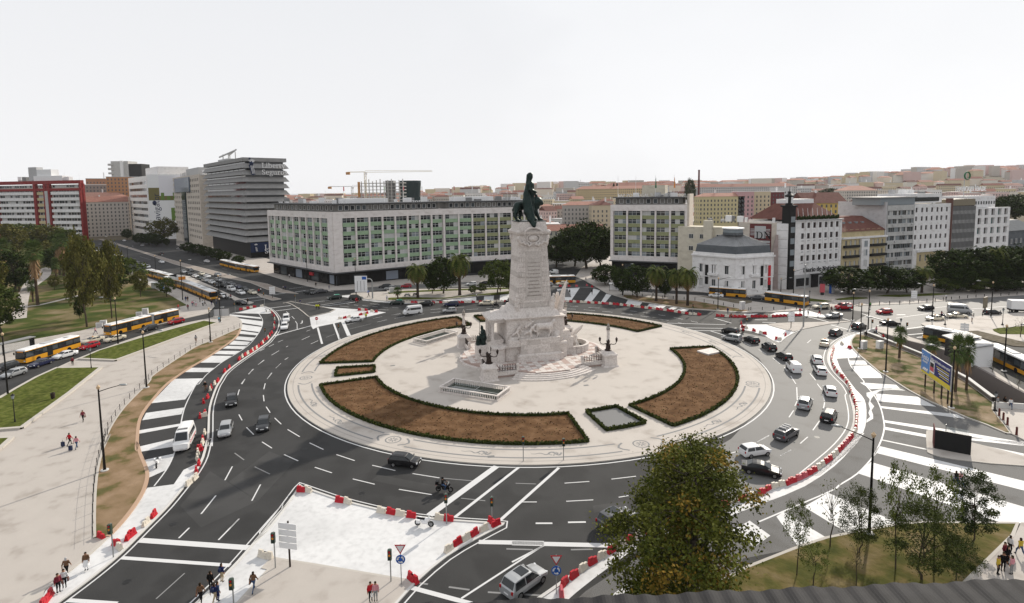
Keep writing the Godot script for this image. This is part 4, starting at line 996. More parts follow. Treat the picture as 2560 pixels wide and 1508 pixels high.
func monument() -> void:
	var mo := thing("monument","tall pale stone column monument with sculpture groups in the centre of the island","monument",V(MX,0.14,MZ),MT)
	var cor := [Vector2(-11.3,11.4),Vector2(12.8,10.2),Vector2(12.4,-12.4),Vector2(-11.8,-11.4)]
	var steps := [5,5,2,2]
	var outline := PackedVector2Array()
	for k in 4:
		var a: Vector2 = cor[k]
		var c: Vector2 = cor[(k + 1) % 4]
		var d := (c - a).normalized()
		var n := Vector2(-d.y,d.x)
		if n.dot(a + c) < 0: n = -n
		var p0 := a + d * 5.6
		var p1 := c - d * 5.6
		outline.append(a)
		for j in 13:
			var t := j / 12.0
			outline.append(p0.lerp(p1,t) + n * (2.6 * (1.0 - pow(absf(2 * t - 1),2.2))))
		for s in range(1,steps[k]):
			var q := PackedVector2Array()
			for j in 13:
				var t := j / 12.0
				q.append((p0 - d * 0.5 * s).lerp(p1 + d * 0.5 * s,t) + n * (0.5 * s + 2.6 * (1.0 - pow(absf(2 * t - 1),2.2))))
			q.append(p1 - n * 0.8); q.append(p0 - n * 0.8)
			var b := MB.new()
			b.prism(q,0.0,0.9 - 0.9 * s / steps[k])
			add(b,"step",M.marble,mo)
	var tb := MB.new()
	tb.prism(outline,0.0,0.9)
	var ter := add(tb,"terrace",M.marble_pink,mo)
	for ix in range(-12,13):
		for iz in range(-12,13):
			var c := Vector2(ix * 1.15,iz * 1.15)
			if (ix + iz) % 2 == 0 and ix % 2 == 0 or not Geometry2D.is_point_in_polygon(c,outline): continue
			if absf(c.x) < 6.0 and absf(c.y) < 5.0: continue
			if rng.randf() < 0.04: continue
			tb = MB.new()
			tb.bx(TI,V(c.x - 0.53,0.9,c.y - 0.53),V(c.x + 0.53,0.912,c.y + 0.53))
			add(tb,"floor_slab",M.marble if (ix * 7 + iz * 3) % 5 else M.marble2,ter)
	var ms: Material = M.marble
	for s in [1,-1]:
		var z0 := 3.2 if s > 0 else -6.0
		var z1 := 6.0 if s > 0 else -3.2
		course(mo,"plinth_base",ms,-4.4,5.0,z0 - (0.5 if s < 0 else 0.0),z1 + (0.5 if s > 0 else 0.0),0.9,2.1)
		course(mo,"plinth_moulding",ms,-4.1,4.7,z0 - (0.25 if s < 0 else 0.0),z1 + (0.25 if s > 0 else 0.0),2.1,2.35,0.3,0.3)
		course(mo,"plinth",ms,-3.7,4.3,z0,z1,2.35,5.3)
		if s > 0: blocks(mo,-3.7,4.3,z1,2.4,5.0,3,6,Vector3.BACK)
		course(mo,"plinth_cap",ms,-3.85,4.45,z0 - 0.1,z1 + 0.1,5.06,5.32)
	var b := MB.new()
	b.prism(PackedVector2Array([Vector2(-6.6,-5.0),Vector2(6.2,-5.0),Vector2(6.2,5.0),Vector2(-5.6,5.0),Vector2(-6.4,4.7),Vector2(-6.8,4.0)]),0.9,3.6)
	add(b,"base",ms,mo)
	course(mo,"base_moulding",ms,-7.0,6.4,-5.2,5.2,3.6,4.0,0.3,0.3)
	course(mo,"dado",ms,-6.0,5.6,-4.4,4.4,4.0,9.0)
	course(mo,"cornice",ms,-6.3,5.9,-4.7,4.7,8.9,9.25,-0.5,-0.5)
	course(mo,"blocking",ms,-5.6,5.2,-4.2,4.2,9.25,10.3,1.2,1.0)
	course(mo,"shaft_foot",ms,-4.3,4.1,-3.7,3.7,10.3,10.9,0.5,0.5)
	course(mo,"portico_base",ms,-9.4,-6.6,-3.4,3.4,0.9,4.4)
	course(mo,"portico_step",ms,-9.0,-6.4,-3.2,3.2,4.4,4.8)
	for z in [-2.6,-0.95,0.95,2.6]:
		b = MB.new()
		b.lathe(V(-8.5,4.8,z),[0.42,0.0,0.42,0.2,0.33,0.28,0.3,3.1,0.42,3.3,0.42,3.5],12)
		add(b,"column",ms,mo)
	course(mo,"portico_entablature",ms,-9.1,-6.0,-3.2,3.2,8.3,8.85)
	course(mo,"portico_roof",ms,-9.5,-5.6,-3.6,3.6,8.85,9.15)
	b = MB.new()
	b.frus(V(-7.4,9.15,0),Vector2(4.0,7.0),Vector2(3.0,1.0),0.9,0,Vector2(0.5,0))
	add(b,"portico_pediment",ms,mo)
	b = MB.new()
	b.lathe(V(-7.9,0.9,4.3),[1.5,0.0,1.5,2.5,1.75,2.7,1.75,3.0,1.2,3.05,0.0,3.1],10)
	add(b,"corner_drum",ms,mo)
	var rows := 12
	for k in rows:
		var y0 := 10.9 + 12.2 * k / rows
		var y1 := 10.9 + 12.2 * (k + 1) / rows
		var wa := lerpf(7.3,5.9,float(k) / rows)
		var wb := lerpf(7.3,5.9,float(k + 1) / rows)
		b = MB.new()
		b.frus(V(0,y0 + 0.015,0),Vector2(wa,wa * 0.88),Vector2(wb,wb * 0.88),y1 - y0 - 0.03)
		add(b,"shaft_course",ms if k % 3 else M.marble2,mo)
		for s in [-1,1]:
			for f in [0.62,0.72,0.86]:
				b = MB.new()
				b.frus(V(s * wa / 2 * f,y0 + 0.02,wa * 0.44),Vector2(0.2,0.16),Vector2(0.2,0.16),y1 - y0 - 0.04,0,Vector2(-s * (wa - wb) / 2 * f,-(wa - wb) * 0.44))
				add(b,"shaft_rib",ms,mo)
	b = MB.new()
	b.frus(V(0,10.9,0),Vector2(6.7,6.0),Vector2(5.6,4.9),12.2)
	add(b,"shaft_core",M.marble2,mo)
	b = MB.new()
	b.frus(V(0,12.4,3.13),Vector2(3.7,0.1),Vector2(3.2,0.1),9.6,0,Vector2(0,-0.5))
	add(b,"inscription_panel",M.marble2,mo)
	for k in 12:
		var y := 13.2 + k * 0.72
		var f := (y - 10.9) / 12.2
		b = MB.new()
		var w := rng.randf_range(1.0,1.55)
		var u := -w
		while u < w:
			var l := rng.randf_range(0.1,0.2)
			b.bx(Transform3D(Basis.IDENTITY,V(0,0,3.2 - 0.56 * (y - 12.4) / 9.6)),V(u,y,-0.05),V(u + l,y + 0.26,0.02)); u += l + 0.08
		stuff(add(b,"inscription_row",M.marble_cut,mo))
	course(mo,"capital_block",ms,-3.05,3.05,-2.75,2.75,23.1,26.9,0.2,0.2)
	course(mo,"capital_cornice",ms,-3.5,3.5,-3.15,3.15,25.6,26.1,-0.3,-0.3)
	course(mo,"top_block",ms,-2.85,2.85,-2.65,2.65,26.9,28.0,0.2,0.2)
	for s in [1,-1]:
		b = MB.new()
		var pts := PackedVector3Array()
		var rr := PackedFloat32Array()
		for k in 13:
			var a := PI * k / 12.0
			pts.append(V(cos(a) * 1.9,25.5 + sin(a) * 1.35,s * 2.95)); rr.append(0.26)
		b.ring(pts,rr,8)
		add(b,"arched_gable",ms,mo)
		b = MB.new()
		pts = PackedVector3Array(); rr = PackedFloat32Array()
		for k in 25:
			var a := TAU * k / 24.0
			pts.append(V(cos(a) * 1.35,24.7 + sin(a) * 0.95,s * 2.88)); rr.append(0.17)
		b.ring(pts,rr,7)
		b.ball(V(0,24.7,s * 2.72),V(1.2,0.85,0.3),14,7)
		add(b,"cartouche",ms,mo)
		b = MB.new()
		for t in [-1,1]:
			pts = PackedVector3Array(); rr = PackedFloat32Array()
			for k in 9:
				var u := k / 8.0
				pts.append(V(t * (0.3 + 2.6 * u),23.4 + 0.9 * u * u + 0.25 * sin(u * 20.0),s * (2.9 + 0.15 * sin(u * 9.0)))); rr.append(0.2 + 0.14 * absf(sin(u * 14.0)))
			b.ring(pts,rr,6)
		stuff(add(b,"garland",ms,mo))
	for s in [[-1,-1],[1,-1],[1,1],[-1,1]]:
		b = MB.new()
		b.ball(V(s[0] * 3.1,25.9,s[1] * 2.85),V(0.6,0.55,0.6),8,6)
		b.ball(V(s[0] * 3.0,24.8,s[1] * 2.75),V(0.42,0.8,0.42),8,6)
		b.ball(V(s[0] * 2.9,23.8,s[1] * 2.65),V(0.36,0.6,0.36),8,6)
		add(b,"volute",ms,mo)
	for s in [[-1,1],[1,1],[1,-1]]:
		var q := moved(man_bones([[0.1,1.75,0.2],[0.05,1.5,0.1],[0,1.25,0.05],[0,0.85,0.0],[0.35,1.0,0.2],[0.2,0.75,0.35],[-0.35,1.1,0.1],[-0.25,1.5,0.2],[0.15,0.45,0.2],[0.15,0.0,0.15],[-0.15,0.45,0.1],[-0.15,0.0,0.0],[1,0,0]]),Transform3D(Basis(Vector3.UP,0.6 * s[0]).scaled(Vector3.ONE * 1.55),V(s[0] * 3.7,10.6,s[1] * 3.3)))
		q.append(bone([s[0] * 3.6,10.5,s[1] * 3.2],[s[0] * 3.5,12.2,s[1] * 3.0],0.55,0.4))
		b = blob(q,0.12,0.08)
		add(b,"corner_figure",ms,mo)
	b = blob(moved(horse_bones(),Transform3D(Basis(Vector3.UP,-0.05),V(1.6,5.3,5.0))),0.1,0.1)
	add(b,"stone_horse",ms,mo)
	var q := man_bones([[-0.15,2.05,0.1],[-0.2,1.8,0.05],[-0.25,1.5,0],[-0.3,1.0,0],[0.2,1.35,0.3],[0.5,1.5,0.2],[0.1,1.3,-0.2],[0.5,1.4,0.0],[0.1,0.55,0.2],[-0.1,0.0,0.2],[-0.7,0.55,-0.1],[-1.0,0.05,-0.1],[0,0,1]])
	var all := moved(q,Transform3D(Basis(Vector3.BACK,-0.35).scaled(Vector3.ONE * 1.4),V(-4.2,5.1,5.0)))
	all += moved(q,Transform3D(Basis(Vector3.BACK,-0.5).scaled(Vector3.ONE * 1.45),V(-1.9,5.1,5.3)))
	all += moved(q,Transform3D(Basis(Vector3.UP,0.4).scaled(Vector3.ONE * 1.35),V(-3.2,5.2,4.2)))
	all += moved(q,Transform3D(Basis(Vector3.UP,-0.3).scaled(Vector3.ONE * 1.45),V(-1.0,6.4,4.3)))
	all += [bone([-1.3,9.35,4.45],[-1.3,9.45,4.45],0.48,0.42),bone([-0.8,8.2,4.4],[-2.2,7.4,4.5],0.3,0.35),bone([-5.2,5.2,4.6],[-0.4,5.4,4.5],0.45,0.5),bone([-3.4,6.0,4.3],[-1.4,6.2,4.4],0.5,0.6)]
	b = blob(all,0.1,0.07)
	add(b,"stone_men",ms,mo)
	course(mo,"group_ledge",ms,-6.0,-3.6,4.2,5.9,3.9,5.1)
	b = blob([bone([4.2,5.6,4.0],[4.8,6.8,3.2],0.7,0.5),bone([4.8,6.8,3.2],[4.9,8.2,2.8],0.5,0.3),bone([4.9,8.3,2.8],[4.9,8.6,2.8],0.32,0.3),bone([4.6,7.8,3.0],[5.7,7.4,3.4],0.22,0.15),bone([3.8,5.4,4.6],[5.4,5.5,3.4],0.6,0.6)],0.1,0.12)
	add(b,"stone_woman",ms,mo)
	course(mo,"prow_base",ms,5.6,8.2,-3.0,3.4,0.9,4.3)
	course(mo,"prow_ledge",ms,5.4,7.9,-2.6,3.0,4.3,5.6,0.4,0.4)
	course(mo,"prow_block",ms,5.6,7.0,-1.8,1.8,5.6,9.6,0.5,0.6)
	course(mo,"prow_cap",ms,5.4,7.3,-2.0,2.0,9.0,9.5,0.2,0.2)
	b = blob([bone([6.3,9.5,0.4],[6.7,11.6,0.6],0.75,0.62),bone([6.7,11.6,0.6],[7.5,15.0,0.9],0.6,0.22),bone([7.5,15.0,0.9],[7.75,15.7,1.0],0.2,0.1),bone([6.2,11.0,0.9],[6.9,14.2,1.0],0.3,0.14),bone([6.0,9.6,-0.6],[6.1,12.2,-0.4],0.6,0.34),bone([6.1,12.5,-0.4],[6.15,12.8,-0.4],0.34,0.3)],0.12,0.14)
	add(b,"winged_figure",ms,mo)
	b = MB.new()
	var wall := PackedVector2Array()
	for k in 15: wall.append(Vector2(9.2 + 3.3 * cos(-PI * 0.62 + PI * 1.24 * k / 14.0),3.4 * sin(-PI * 0.62 + PI * 1.24 * k / 14.0)))
	kerb_line(b,wall,0.55,0.9,2.3)
	add(b,"basin_wall",ms,mo)
	var rk := []
	for k in 22:
		var a := rng.randf() * TAU
		var r := rng.randf_range(0.2,2.3)
		var s := rng.randf_range(0.35,0.8)
		rk.append(bone([8.6 + r * cos(a),1.0,r * sin(a)],[8.4 + r * cos(a) * 0.8,rng.randf_range(1.0,3.2),r * sin(a) * 0.8],s,s * 0.6))
	rk += moved(horse_bones(),Transform3D(Basis(Vector3.UP,-0.9).scaled(Vector3.ONE * 0.75),V(8.3,2.0,1.4)))
	rk += [bone([9.0,3.0,-1.4],[11.4,5.0,-0.6],0.6,0.3),bone([10.2,3.8,-1.0],[11.8,5.6,-0.4],0.3,0.16)]
	b = blob(rk,0.13,0.1)
	add(b,"rock_group",ms,mo)
	b = MB.new()
	b.lathe(V(9.0,0.92,0),[3.0,0.0,3.0,0.5,0.0,0.5],20)
	add(b,"basin_water",M.water,mo)
	statue()
	candelabra(cor)
	rails(cor)
func fat(q: Array,s: float) -> Array:
	for e in q:
		e[3] *= s; e[7] *= s
	return q
func statue() -> void:
	var o := thing("bronze_statue","dark bronze statue of a standing man with a lion on top of the column","statue",mloc(0,28.0,0),MT)
	var b := MB.new()
	b.bx(TI,V(-2.7,0,-2.2),V(2.8,0.14,2.2))
	add(b,"plinth",M.bronze,o)
	b = blob([bone([-1.9,2.95,-0.4],[0.9,3.25,-0.4],0.82,0.98),bone([0.8,3.4,-0.4],[1.75,3.75,-0.3],1.0,0.85),bone([1.7,3.75,-0.3],[2.15,3.6,-0.2],0.72,0.52),bone([2.15,3.5,-0.2],[2.6,3.3,-0.15],0.42,0.28),bone([1.5,4.35,-0.3],[1.95,4.15,-0.25],0.4,0.3),bone([1.5,3.3,-0.3],[1.75,2.6,-0.2],0.65,0.35),
		bone([-2.15,2.8,-0.1],[-2.5,1.7,0.2],0.72,0.36),bone([-2.5,1.7,0.2],[-2.7,1.0,0.25],0.34,0.24),bone([-2.7,1.0,0.25],[-2.35,0.25,0.3],0.22,0.24),bone([-2.35,0.25,0.3],[-1.95,0.22,0.3],0.24,0.18),
		bone([-1.8,2.7,-0.8],[-1.35,1.6,-0.9],0.6,0.32),bone([-1.35,1.6,-0.9],[-1.6,0.3,-0.9],0.28,0.22),bone([-1.6,0.25,-0.9],[-1.2,0.22,-0.9],0.24,0.18),
		bone([1.05,2.7,0.0],[1.45,1.4,0.05],0.5,0.32),bone([1.45,1.4,0.05],[1.95,0.45,0.1],0.3,0.26),bone([1.95,0.32,0.1],[2.5,0.25,0.1],0.28,0.2),bone([0.8,2.6,-0.8],[0.75,1.3,-0.8],0.46,0.3),bone([0.75,1.3,-0.8],[0.9,0.3,-0.8],0.28,0.26),bone([0.9,0.28,-0.8],[1.4,0.24,-0.8],0.26,0.18),
		bone([-2.4,3.2,-0.5],[-2.9,2.2,-0.6],0.18,0.12),bone([-2.9,2.2,-0.6],[-2.8,1.0,-0.6],0.12,0.1)],0.11,0.12)
	add(b,"lion",M.bronze,o)
	b = blob(fat([bone([0.12,8.45,0.5],[0.14,8.75,0.5],0.42,0.4),bone([0.42,8.3,0.5],[0.5,8.25,0.5],0.12,0.06),bone([0.3,8.05,0.5],[0.36,8.0,0.5],0.16,0.12),bone([-0.1,8.6,0.5],[-0.3,7.3,0.45],0.36,0.3),bone([0.05,8.4,0.85],[-0.05,7.3,0.9],0.22,0.22),bone([0.1,8.4,0.15],[0.0,7.3,0.1],0.22,0.2),
		bone([0.1,7.7,0.5],[0.15,7.2,0.5],0.22,0.25),bone([0.1,7.0,0.1],[0.1,7.0,0.95],0.42,0.42),bone([0.15,6.9,0.5],[0.2,5.4,0.5],0.62,0.58),bone([0.2,5.4,0.5],[0.25,3.8,0.5],0.6,0.5),
		bone([0.1,7.0,1.15],[-0.1,5.95,1.35],0.32,0.26),bone([-0.1,5.95,1.35],[0.85,5.6,1.15],0.25,0.18),bone([0.85,5.6,1.15],[1.15,5.5,1.05],0.15,0.12),bone([0.2,7.0,-0.1],[0.75,6.0,-0.35],0.3,0.25),bone([0.75,6.0,-0.35],[1.45,4.9,-0.2],0.24,0.17),bone([1.45,4.9,-0.2],[1.7,4.6,-0.1],0.14,0.1),
		bone([0.1,3.9,0.7],[0.2,2.0,0.8],0.42,0.3),bone([0.2,2.0,0.8],[0.15,0.3,0.9],0.28,0.2),bone([0.15,0.25,0.9],[0.6,0.22,1.0],0.22,0.15),bone([0.4,3.9,0.3],[0.6,2.0,0.6],0.4,0.28),bone([0.6,2.0,0.6],[0.7,0.3,0.7],0.26,0.2),bone([0.7,0.25,0.7],[1.1,0.22,0.8],0.2,0.14)],1.22),0.09,0.08)
	add(b,"figure",M.bronze,o)
	b = blob([bone([-0.3,6.9,0.6],[-0.7,5.2,0.8],0.45,0.5),bone([-0.7,5.2,0.8],[-0.95,3.6,1.1],0.5,0.6),bone([-0.95,3.6,1.1],[-0.75,1.8,1.5],0.6,0.62),bone([-0.75,1.8,1.5],[-0.3,0.35,2.0],0.62,0.55),bone([-0.3,0.3,2.0],[0.1,-0.75,2.75],0.5,0.3),bone([0.1,-0.7,2.75],[0.55,-0.1,2.6],0.26,0.14),bone([-0.3,4.8,1.0],[-0.1,2.4,1.6],0.3,0.34),bone([-0.1,2.4,1.6],[0.35,0.5,2.0],0.32,0.3),bone([0.35,0.5,2.0],[0.75,0.4,2.0],0.3,0.2)],0.11,0.12)
	add(b,"mantle",M.bronze,o)
	o.scale = V(1.1,1.06,1.1)
	o = thing("bronze_figure","dark bronze seated figure holding a spear beside the portico","statue",mloc(-10.6,0.9,1.6),MT)
	b = MB.new()
	b.box(Vector3.ZERO,V(2.2,2.9,2.4))
	add(b,"pedestal",M.marble,o)
	b = blob([bone([0.15,6.15,0],[0.15,6.4,0],0.3,0.26),bone([0.2,5.9,0],[0.25,5.5,0],0.16,0.2),bone([0.25,5.4,-0.35],[0.25,5.4,0.35],0.26,0.26),bone([0.25,5.4,0],[0.35,4.4,0],0.42,0.46),bone([0.3,4.4,0.2],[-0.6,4.3,0.25],0.4,0.3),bone([0.3,4.4,-0.2],[-0.6,4.3,-0.25],0.4,0.3),bone([-0.6,4.3,0.25],[-0.75,3.0,0.3],0.32,0.4),bone([-0.6,4.3,-0.25],[-0.75,3.0,-0.3],0.32,0.4),bone([0.3,4.2,0],[0.3,3.0,0],0.5,0.6),bone([0.1,5.4,0.4],[-0.3,4.8,0.6],0.18,0.14),bone([-0.3,4.8,0.6],[-0.55,5.4,0.6],0.13,0.1),bone([0.55,5.6,0],[0.75,4.0,0],0.3,0.4),bone([0.15,6.6,0],[-0.1,6.8,0],0.12,0.06)],0.09,0.08)
	add(b,"figure",M.bronze,o)
	b = MB.new()
	b.tube(V(-0.55,2.95,0.6),V(-0.35,8.2,0.5),0.06,0.04,6)
	add(b,"spear",M.bronze,o)
func candelabra(cor: Array) -> void:
	var o := Node3D.new()
	var proto: Node3D = null
	var names := ["stone lamp pedestal with iron lanterns nearest the front pool","stone lamp pedestal with iron lanterns at the right of the terrace","stone lamp pedestal with iron lanterns behind the monument","stone lamp pedestal with iron lanterns nearest the left pool"]
	for k in 4:
		var at := mloc(cor[k].x,0,cor[k].y)
		if proto:
			dup(proto,"candelabrum",names[k],at,MT,"candelabra at the terrace corners")
			continue
		proto = thing("candelabrum",names[k],"candelabrum",at,MT,"candelabra at the terrace corners")
		var b := MB.new()
		b.frus(Vector3.ZERO,Vector2(3.2,3.2),Vector2(2.9,2.9),0.3)
		b.frus(V(0,0.3,0),Vector2(2.7,2.7),Vector2(2.5,2.5),1.9)
		b.frus(V(0,2.2,0),Vector2(2.9,2.9),Vector2(2.7,2.7),0.25)
		b.frus(V(0,2.45,0),Vector2(2.3,2.3),Vector2(1.3,1.3),0.5)
		add(b,"pedestal",M.marble,proto)
		b = MB.new()
		b.lathe(V(0,2.9,0),[0.7,0,0.72,0.2,0.5,0.35,0.42,1.1,0.55,1.25,0.55,1.4,0.32,1.5,0.3,1.75,0.45,1.9,0.3,2.05],10)
		add(b,"iron_stem",M.iron_brown,proto)
		b = MB.new()
		b.lathe(V(0,4.9,0),[0.34,0,0.3,0.2,0.27,1.9,0.38,2.0,0.38,2.15],10)
		add(b,"stone_column",M.marble,proto)
		b = MB.new()
		b.ball(V(0,7.3,0),V(0.42,0.4,0.42),8,5); b.ball(V(0,7.8,0),V(0.3,0.36,0.3),8,5); b.ball(V(0,8.2,0),V(0.12,0.2,0.12),6,4)
		add(b,"finial",M.marble_cut,proto)
		for j in 4:
			var d := V(cos(PI / 2 * j + 0.4),0,sin(PI / 2 * j + 0.4))
			b = MB.new()
			b.ring(PV([V(0,4.3,0) + d * 0.4,V(0,4.15,0) + d * 0.9,V(0,4.25,0) + d * 1.4,V(0,4.7,0) + d * 1.6]),PF([0.09,0.08,0.08,0.06]),6)
			var arm := add(b,"arm",M.iron_brown,proto)
			b = MB.new()
			b.lathe(d * 1.6 + V(0,4.7,0),[0.1,0,0.17,0.1,0.25,0.55,0.3,0.58,0.14,0.75,0.05,0.9,0.0,0.95],6)
			add(b,"lantern",M.iron_brown,arm)
func rails(cor: Array) -> void:
	var names := ["front left","front right","back right","back left"]
	for k in 4:
		var a: Vector2 = cor[k]
		for j in [(k + 1) % 4,(k + 3) % 4]:
			var c: Vector2 = cor[j]
			var d := (c - a).normalized()
			var at := mloc(a.x + d.x * 1.3,0.9,a.y + d.y * 1.3)
			var turn := MT - atan2(d.y,d.x)
			var o := thing("terrace_railing","iron railing on the terrace wall, %s corner, %s side" % [names[k],"right hand" if j == (k + 1) % 4 else "left hand"],"railing",at,turn,"terrace railings")
			var b := MB.new()
			b.bx(TI,V(0,-0.5,-0.2),V(4.3,0.22,0.2))
			add(b,"low_wall",M.marble,o)
			b = MB.new()
			b.bx(TI,V(4.0,0.2,-0.24),V(4.45,1.3,0.24))
			b.frus(V(4.22,1.3,0),Vector2(0.6,0.6),Vector2(0.15,0.15),0.25)
			add(b,"end_post",M.marble,o)
			b = MB.new()
			for y in [0.35,0.72,1.05]: b.bx(TI,V(0,y,-0.03),V(4.0,y + 0.06,0.03))
			for n in 8:
				var x := 0.25 + n * 0.5
				b.tube(V(x,0.22,0),V(x,1.32,0),0.04,0.04,5)
				b.lathe(V(x,1.2,0),[0.0,0,0.11,0.1,0.0,0.28],5)
				b.tube(V(x - 0.2,0.4,0),V(x + 0.2,1.0,0),0.03,0.03,4); b.tube(V(x + 0.2,0.4,0),V(x - 0.2,1.0,0),0.03,0.03,4)
			add(b,"ironwork",M.iron_brown,o)
# ---- buildings
func block(called: String,label: String,A: Array,B: Array) -> Node3D:
	var d := Vector2(B[0] - A[0],B[1] - A[1])
	return thing(called,label,"building",V(A[0],0,A[1]),-atan2(d.y,d.x))
func ln(A: Array,B: Array) -> float:
	return Vector2(A[0],A[1]).distance_to(Vector2(B[0],B[1]))
func bxp(parent: Node3D,called: String,m: Material,x0: float,y0: float,z0: float,x1: float,y1: float,z1: float) -> MeshInstance3D:
	var b := MB.new()
	b.bx(TI,V(x0,y0,z0),V(x1,y1,z1))
	return add(b,called,m,parent)
func turned(parent: Node3D,called: String,at: Vector3,turn: float) -> Node3D:
	var o := Node3D.new()
	o.name = called
	parent.add_child(o,true)
	o.position = at; o.rotation.y = turn
	return o
func flatten(n: Node3D) -> void:
	var p := n.get_parent()
	for c in n.get_children():
		var t: Transform3D = n.transform * c.transform
		n.remove_child(c)
		c.name = c.name.rstrip("0123456789_")
		p.add_child(c,true)
		c.transform = t
	n.free()
func win_meshes(ww: float,wh: float,n: int,bar := 0.09,split := false) -> Array:
	var f := MB.new()
	for k in n + 1:
		var x := -ww / 2 + ww * k / n
		f.bx(TI,V(x - bar / 2,-wh / 2,0),V(x + bar / 2,wh / 2,0.1))
	for y in ([-wh / 2,wh / 2,wh * 0.1] if split else [-wh / 2,wh / 2]):
		f.bx(TI,V(-ww / 2,y - bar / 2,0.002),V(ww / 2,y + bar / 2,0.098))
	var p := MB.new()
	p.bx(TI,V(-ww / n / 2 + bar / 2,-wh / 2,-0.03),V(ww / n / 2 - bar / 2,wh / 2,0.03))
	return [f.mesh(),p.mesh()]
func windows(parent: Node3D,xs: Array,ys: Array,ww: float,wh: float,z: float,n: int,frame: Material,panes: Array,split := false,called := "window") -> void:
	var m := win_meshes(ww,wh,n,0.09 if ww > 0.9 else 0.07,split)
	for y in ys:
		for x in xs:
			var w := put(m[0],called,frame,parent)
			w.position = V(x,y,z)
			for k in n:
				var p := put(m[1],"pane",panes[rng.randi() % panes.size()],w)
				p.position.x = -ww / 2 + ww * (k + 0.5) / n
func spread(x0: float,x1: float,n: int) -> Array:
	var o := []
	for k in n: o.append(lerpf(x0,x1,(k + 0.5) / n))
	return o
func punched(parent: Node3D,m: Material,x0: float,x1: float,y0: float,y1: float,xs: Array,ys: Array,ww: float,wh: float,th := 0.35) -> void:
	var b := MB.new()
	var I := TI
	var last := y0
	for y in ys:
		if y - wh / 2 > last: b.bx(I,V(x0,last,-th),V(x1,y - wh / 2,0))
		var px := x0
		for x in xs:
			b.bx(I,V(px,y - wh / 2,-th),V(x - ww / 2,y + wh / 2,0)); px = x + ww / 2
		b.bx(I,V(px,y - wh / 2,-th),V(x1,y + wh / 2,0))
		last = y + wh / 2
	b.bx(I,V(x0,last,-th),V(x1,y1,0))
	add(b,"wall",m,parent)
func letters(parent: Node3D,s: String,h: float,m: Material,at: Vector3,turn := 0.0,serif := true,deep := 0.2) -> MeshInstance3D:
	var t := TextMesh.new()
	var f := SystemFont.new()
	f.font_names = PackedStringArray(["Droid Serif" if serif else "Droid Sans"])
	t.font = f; t.text = s; t.font_size = 48; t.pixel_size = h / 36.0; t.depth = deep
	t.horizontal_alignment = HORIZONTAL_ALIGNMENT_LEFT; t.curve_step = 2.0
	var o := put(t,"lettering",m,parent)
	o.position = at; o.rotation.y = turn
	return o
func clutter(parent: Node3D,x0: float,x1: float,z0: float,z1: float,y: float,n: int,s := 1.0) -> void:
	for k in n:
		var w := rng.randf_range(0.8,3.0) * s
		var d := rng.randf_range(0.8,2.4) * s
		var x := rng.randf_range(x0,x1)
		var z := rng.randf_range(z0,z1)
		bxp(parent,"roof_box",[M.white,M.light_grey,M.grey,M.white][k % 4],x - w / 2,y,z - d / 2,x + w / 2,y + rng.randf_range(0.6,2.2) * s,z + d / 2)
	for k in n / 3:
		var b := MB.new()
		var x := rng.randf_range(x0,x1)
		b.tube(V(x,y,z0),V(x,y + rng.randf_range(2.5,6.0) * s,z0),0.05,0.03,4)
		add(b,"mast",M.light_grey,parent)
func gridface(p: Node3D,L: float,m0: float,m1: float,nb: int,panel: Array,ppb: int,y0: float,y1: float) -> void:
	var W: Material = M.office_white
	bxp(p,"top_band",W,0,y1 - 2.4,-0.6,L,y1,0.25)
	bxp(p,"bottom_band",W,0,y0,-0.6,L,y0 + 1.9,0.25)
	bxp(p,"end_pier",W,0,y0 + 1.9,-0.6,m0,y1 - 2.4,0.25)
	bxp(p,"end_pier",W,L - m1,y0 + 1.9,-0.6,L,y1 - 2.4,0.25)
	var bw := (L - m0 - m1) / nb
	var ya := y0 + 1.9
	var pitch := (y1 - 2.4 - ya) / 5.55
	for k in nb:
		var x := m0 + bw * k
		if k: bxp(p,"pillar",W,x - 0.32,ya,-0.6,x + 0.32,y1 - 2.4,0.22)
		for r in 5: bxp(p,"spandrel",panel[k * panel.size() / nb],x + 0.3,ya + pitch * (r + 0.55),-0.75,x + bw - 0.3,ya + pitch * (r + 1),-0.25)
	var ys := []
	for r in 6: ys.append(ya + pitch * (r + 0.275))
	windows(p,spread(m0,L - m1,nb),ys,bw - 0.64,pitch * 0.55,-0.55,ppb,M.frame_white,[M.glass_dark,M.glass_dark,M.glass_mid,M.glass_dark,M.glass_mid,M.blind,M.glass_light],true)
func attic(p: Node3D,L: float,y: float,depth: float,nb: int,inset := 1.8) -> void:
	bxp(p,"attic_wall",M.attic,inset,y,-depth,L - inset,y + 2.6,-inset - 0.4)
	windows(p,spread(inset + 1,L - inset - 1,nb),[y + 1.35],1.5,1.7,-inset - 0.38,1,M.frame_white,[M.glass_dark,M.glass_mid,M.attic,M.glass_dark])
	bxp(p,"roof_slab",M.roof_grey,inset - 0.9,y + 2.6,-depth,L - inset + 0.9,y + 3.0,-inset + 0.7)
func shopfront(p: Node3D,L: float,y: float,n: int,cols: Array) -> void:
	bxp(p,"shop_wall",M.shop_dark,0.3,0.12,-2.2,L - 0.3,y,-1.2)
	for k in n:
		var x := L * (k + 0.5) / n
		bxp(p,"shop_window",cols[k % cols.size()],x - L / n * 0.38,0.5,-1.22,x + L / n * 0.38,y - 1.4,-1.12)
	bxp(p,"canopy",M.roof_grey,-0.4,y - 0.35,-1.2,L + 0.4,y,1.3)
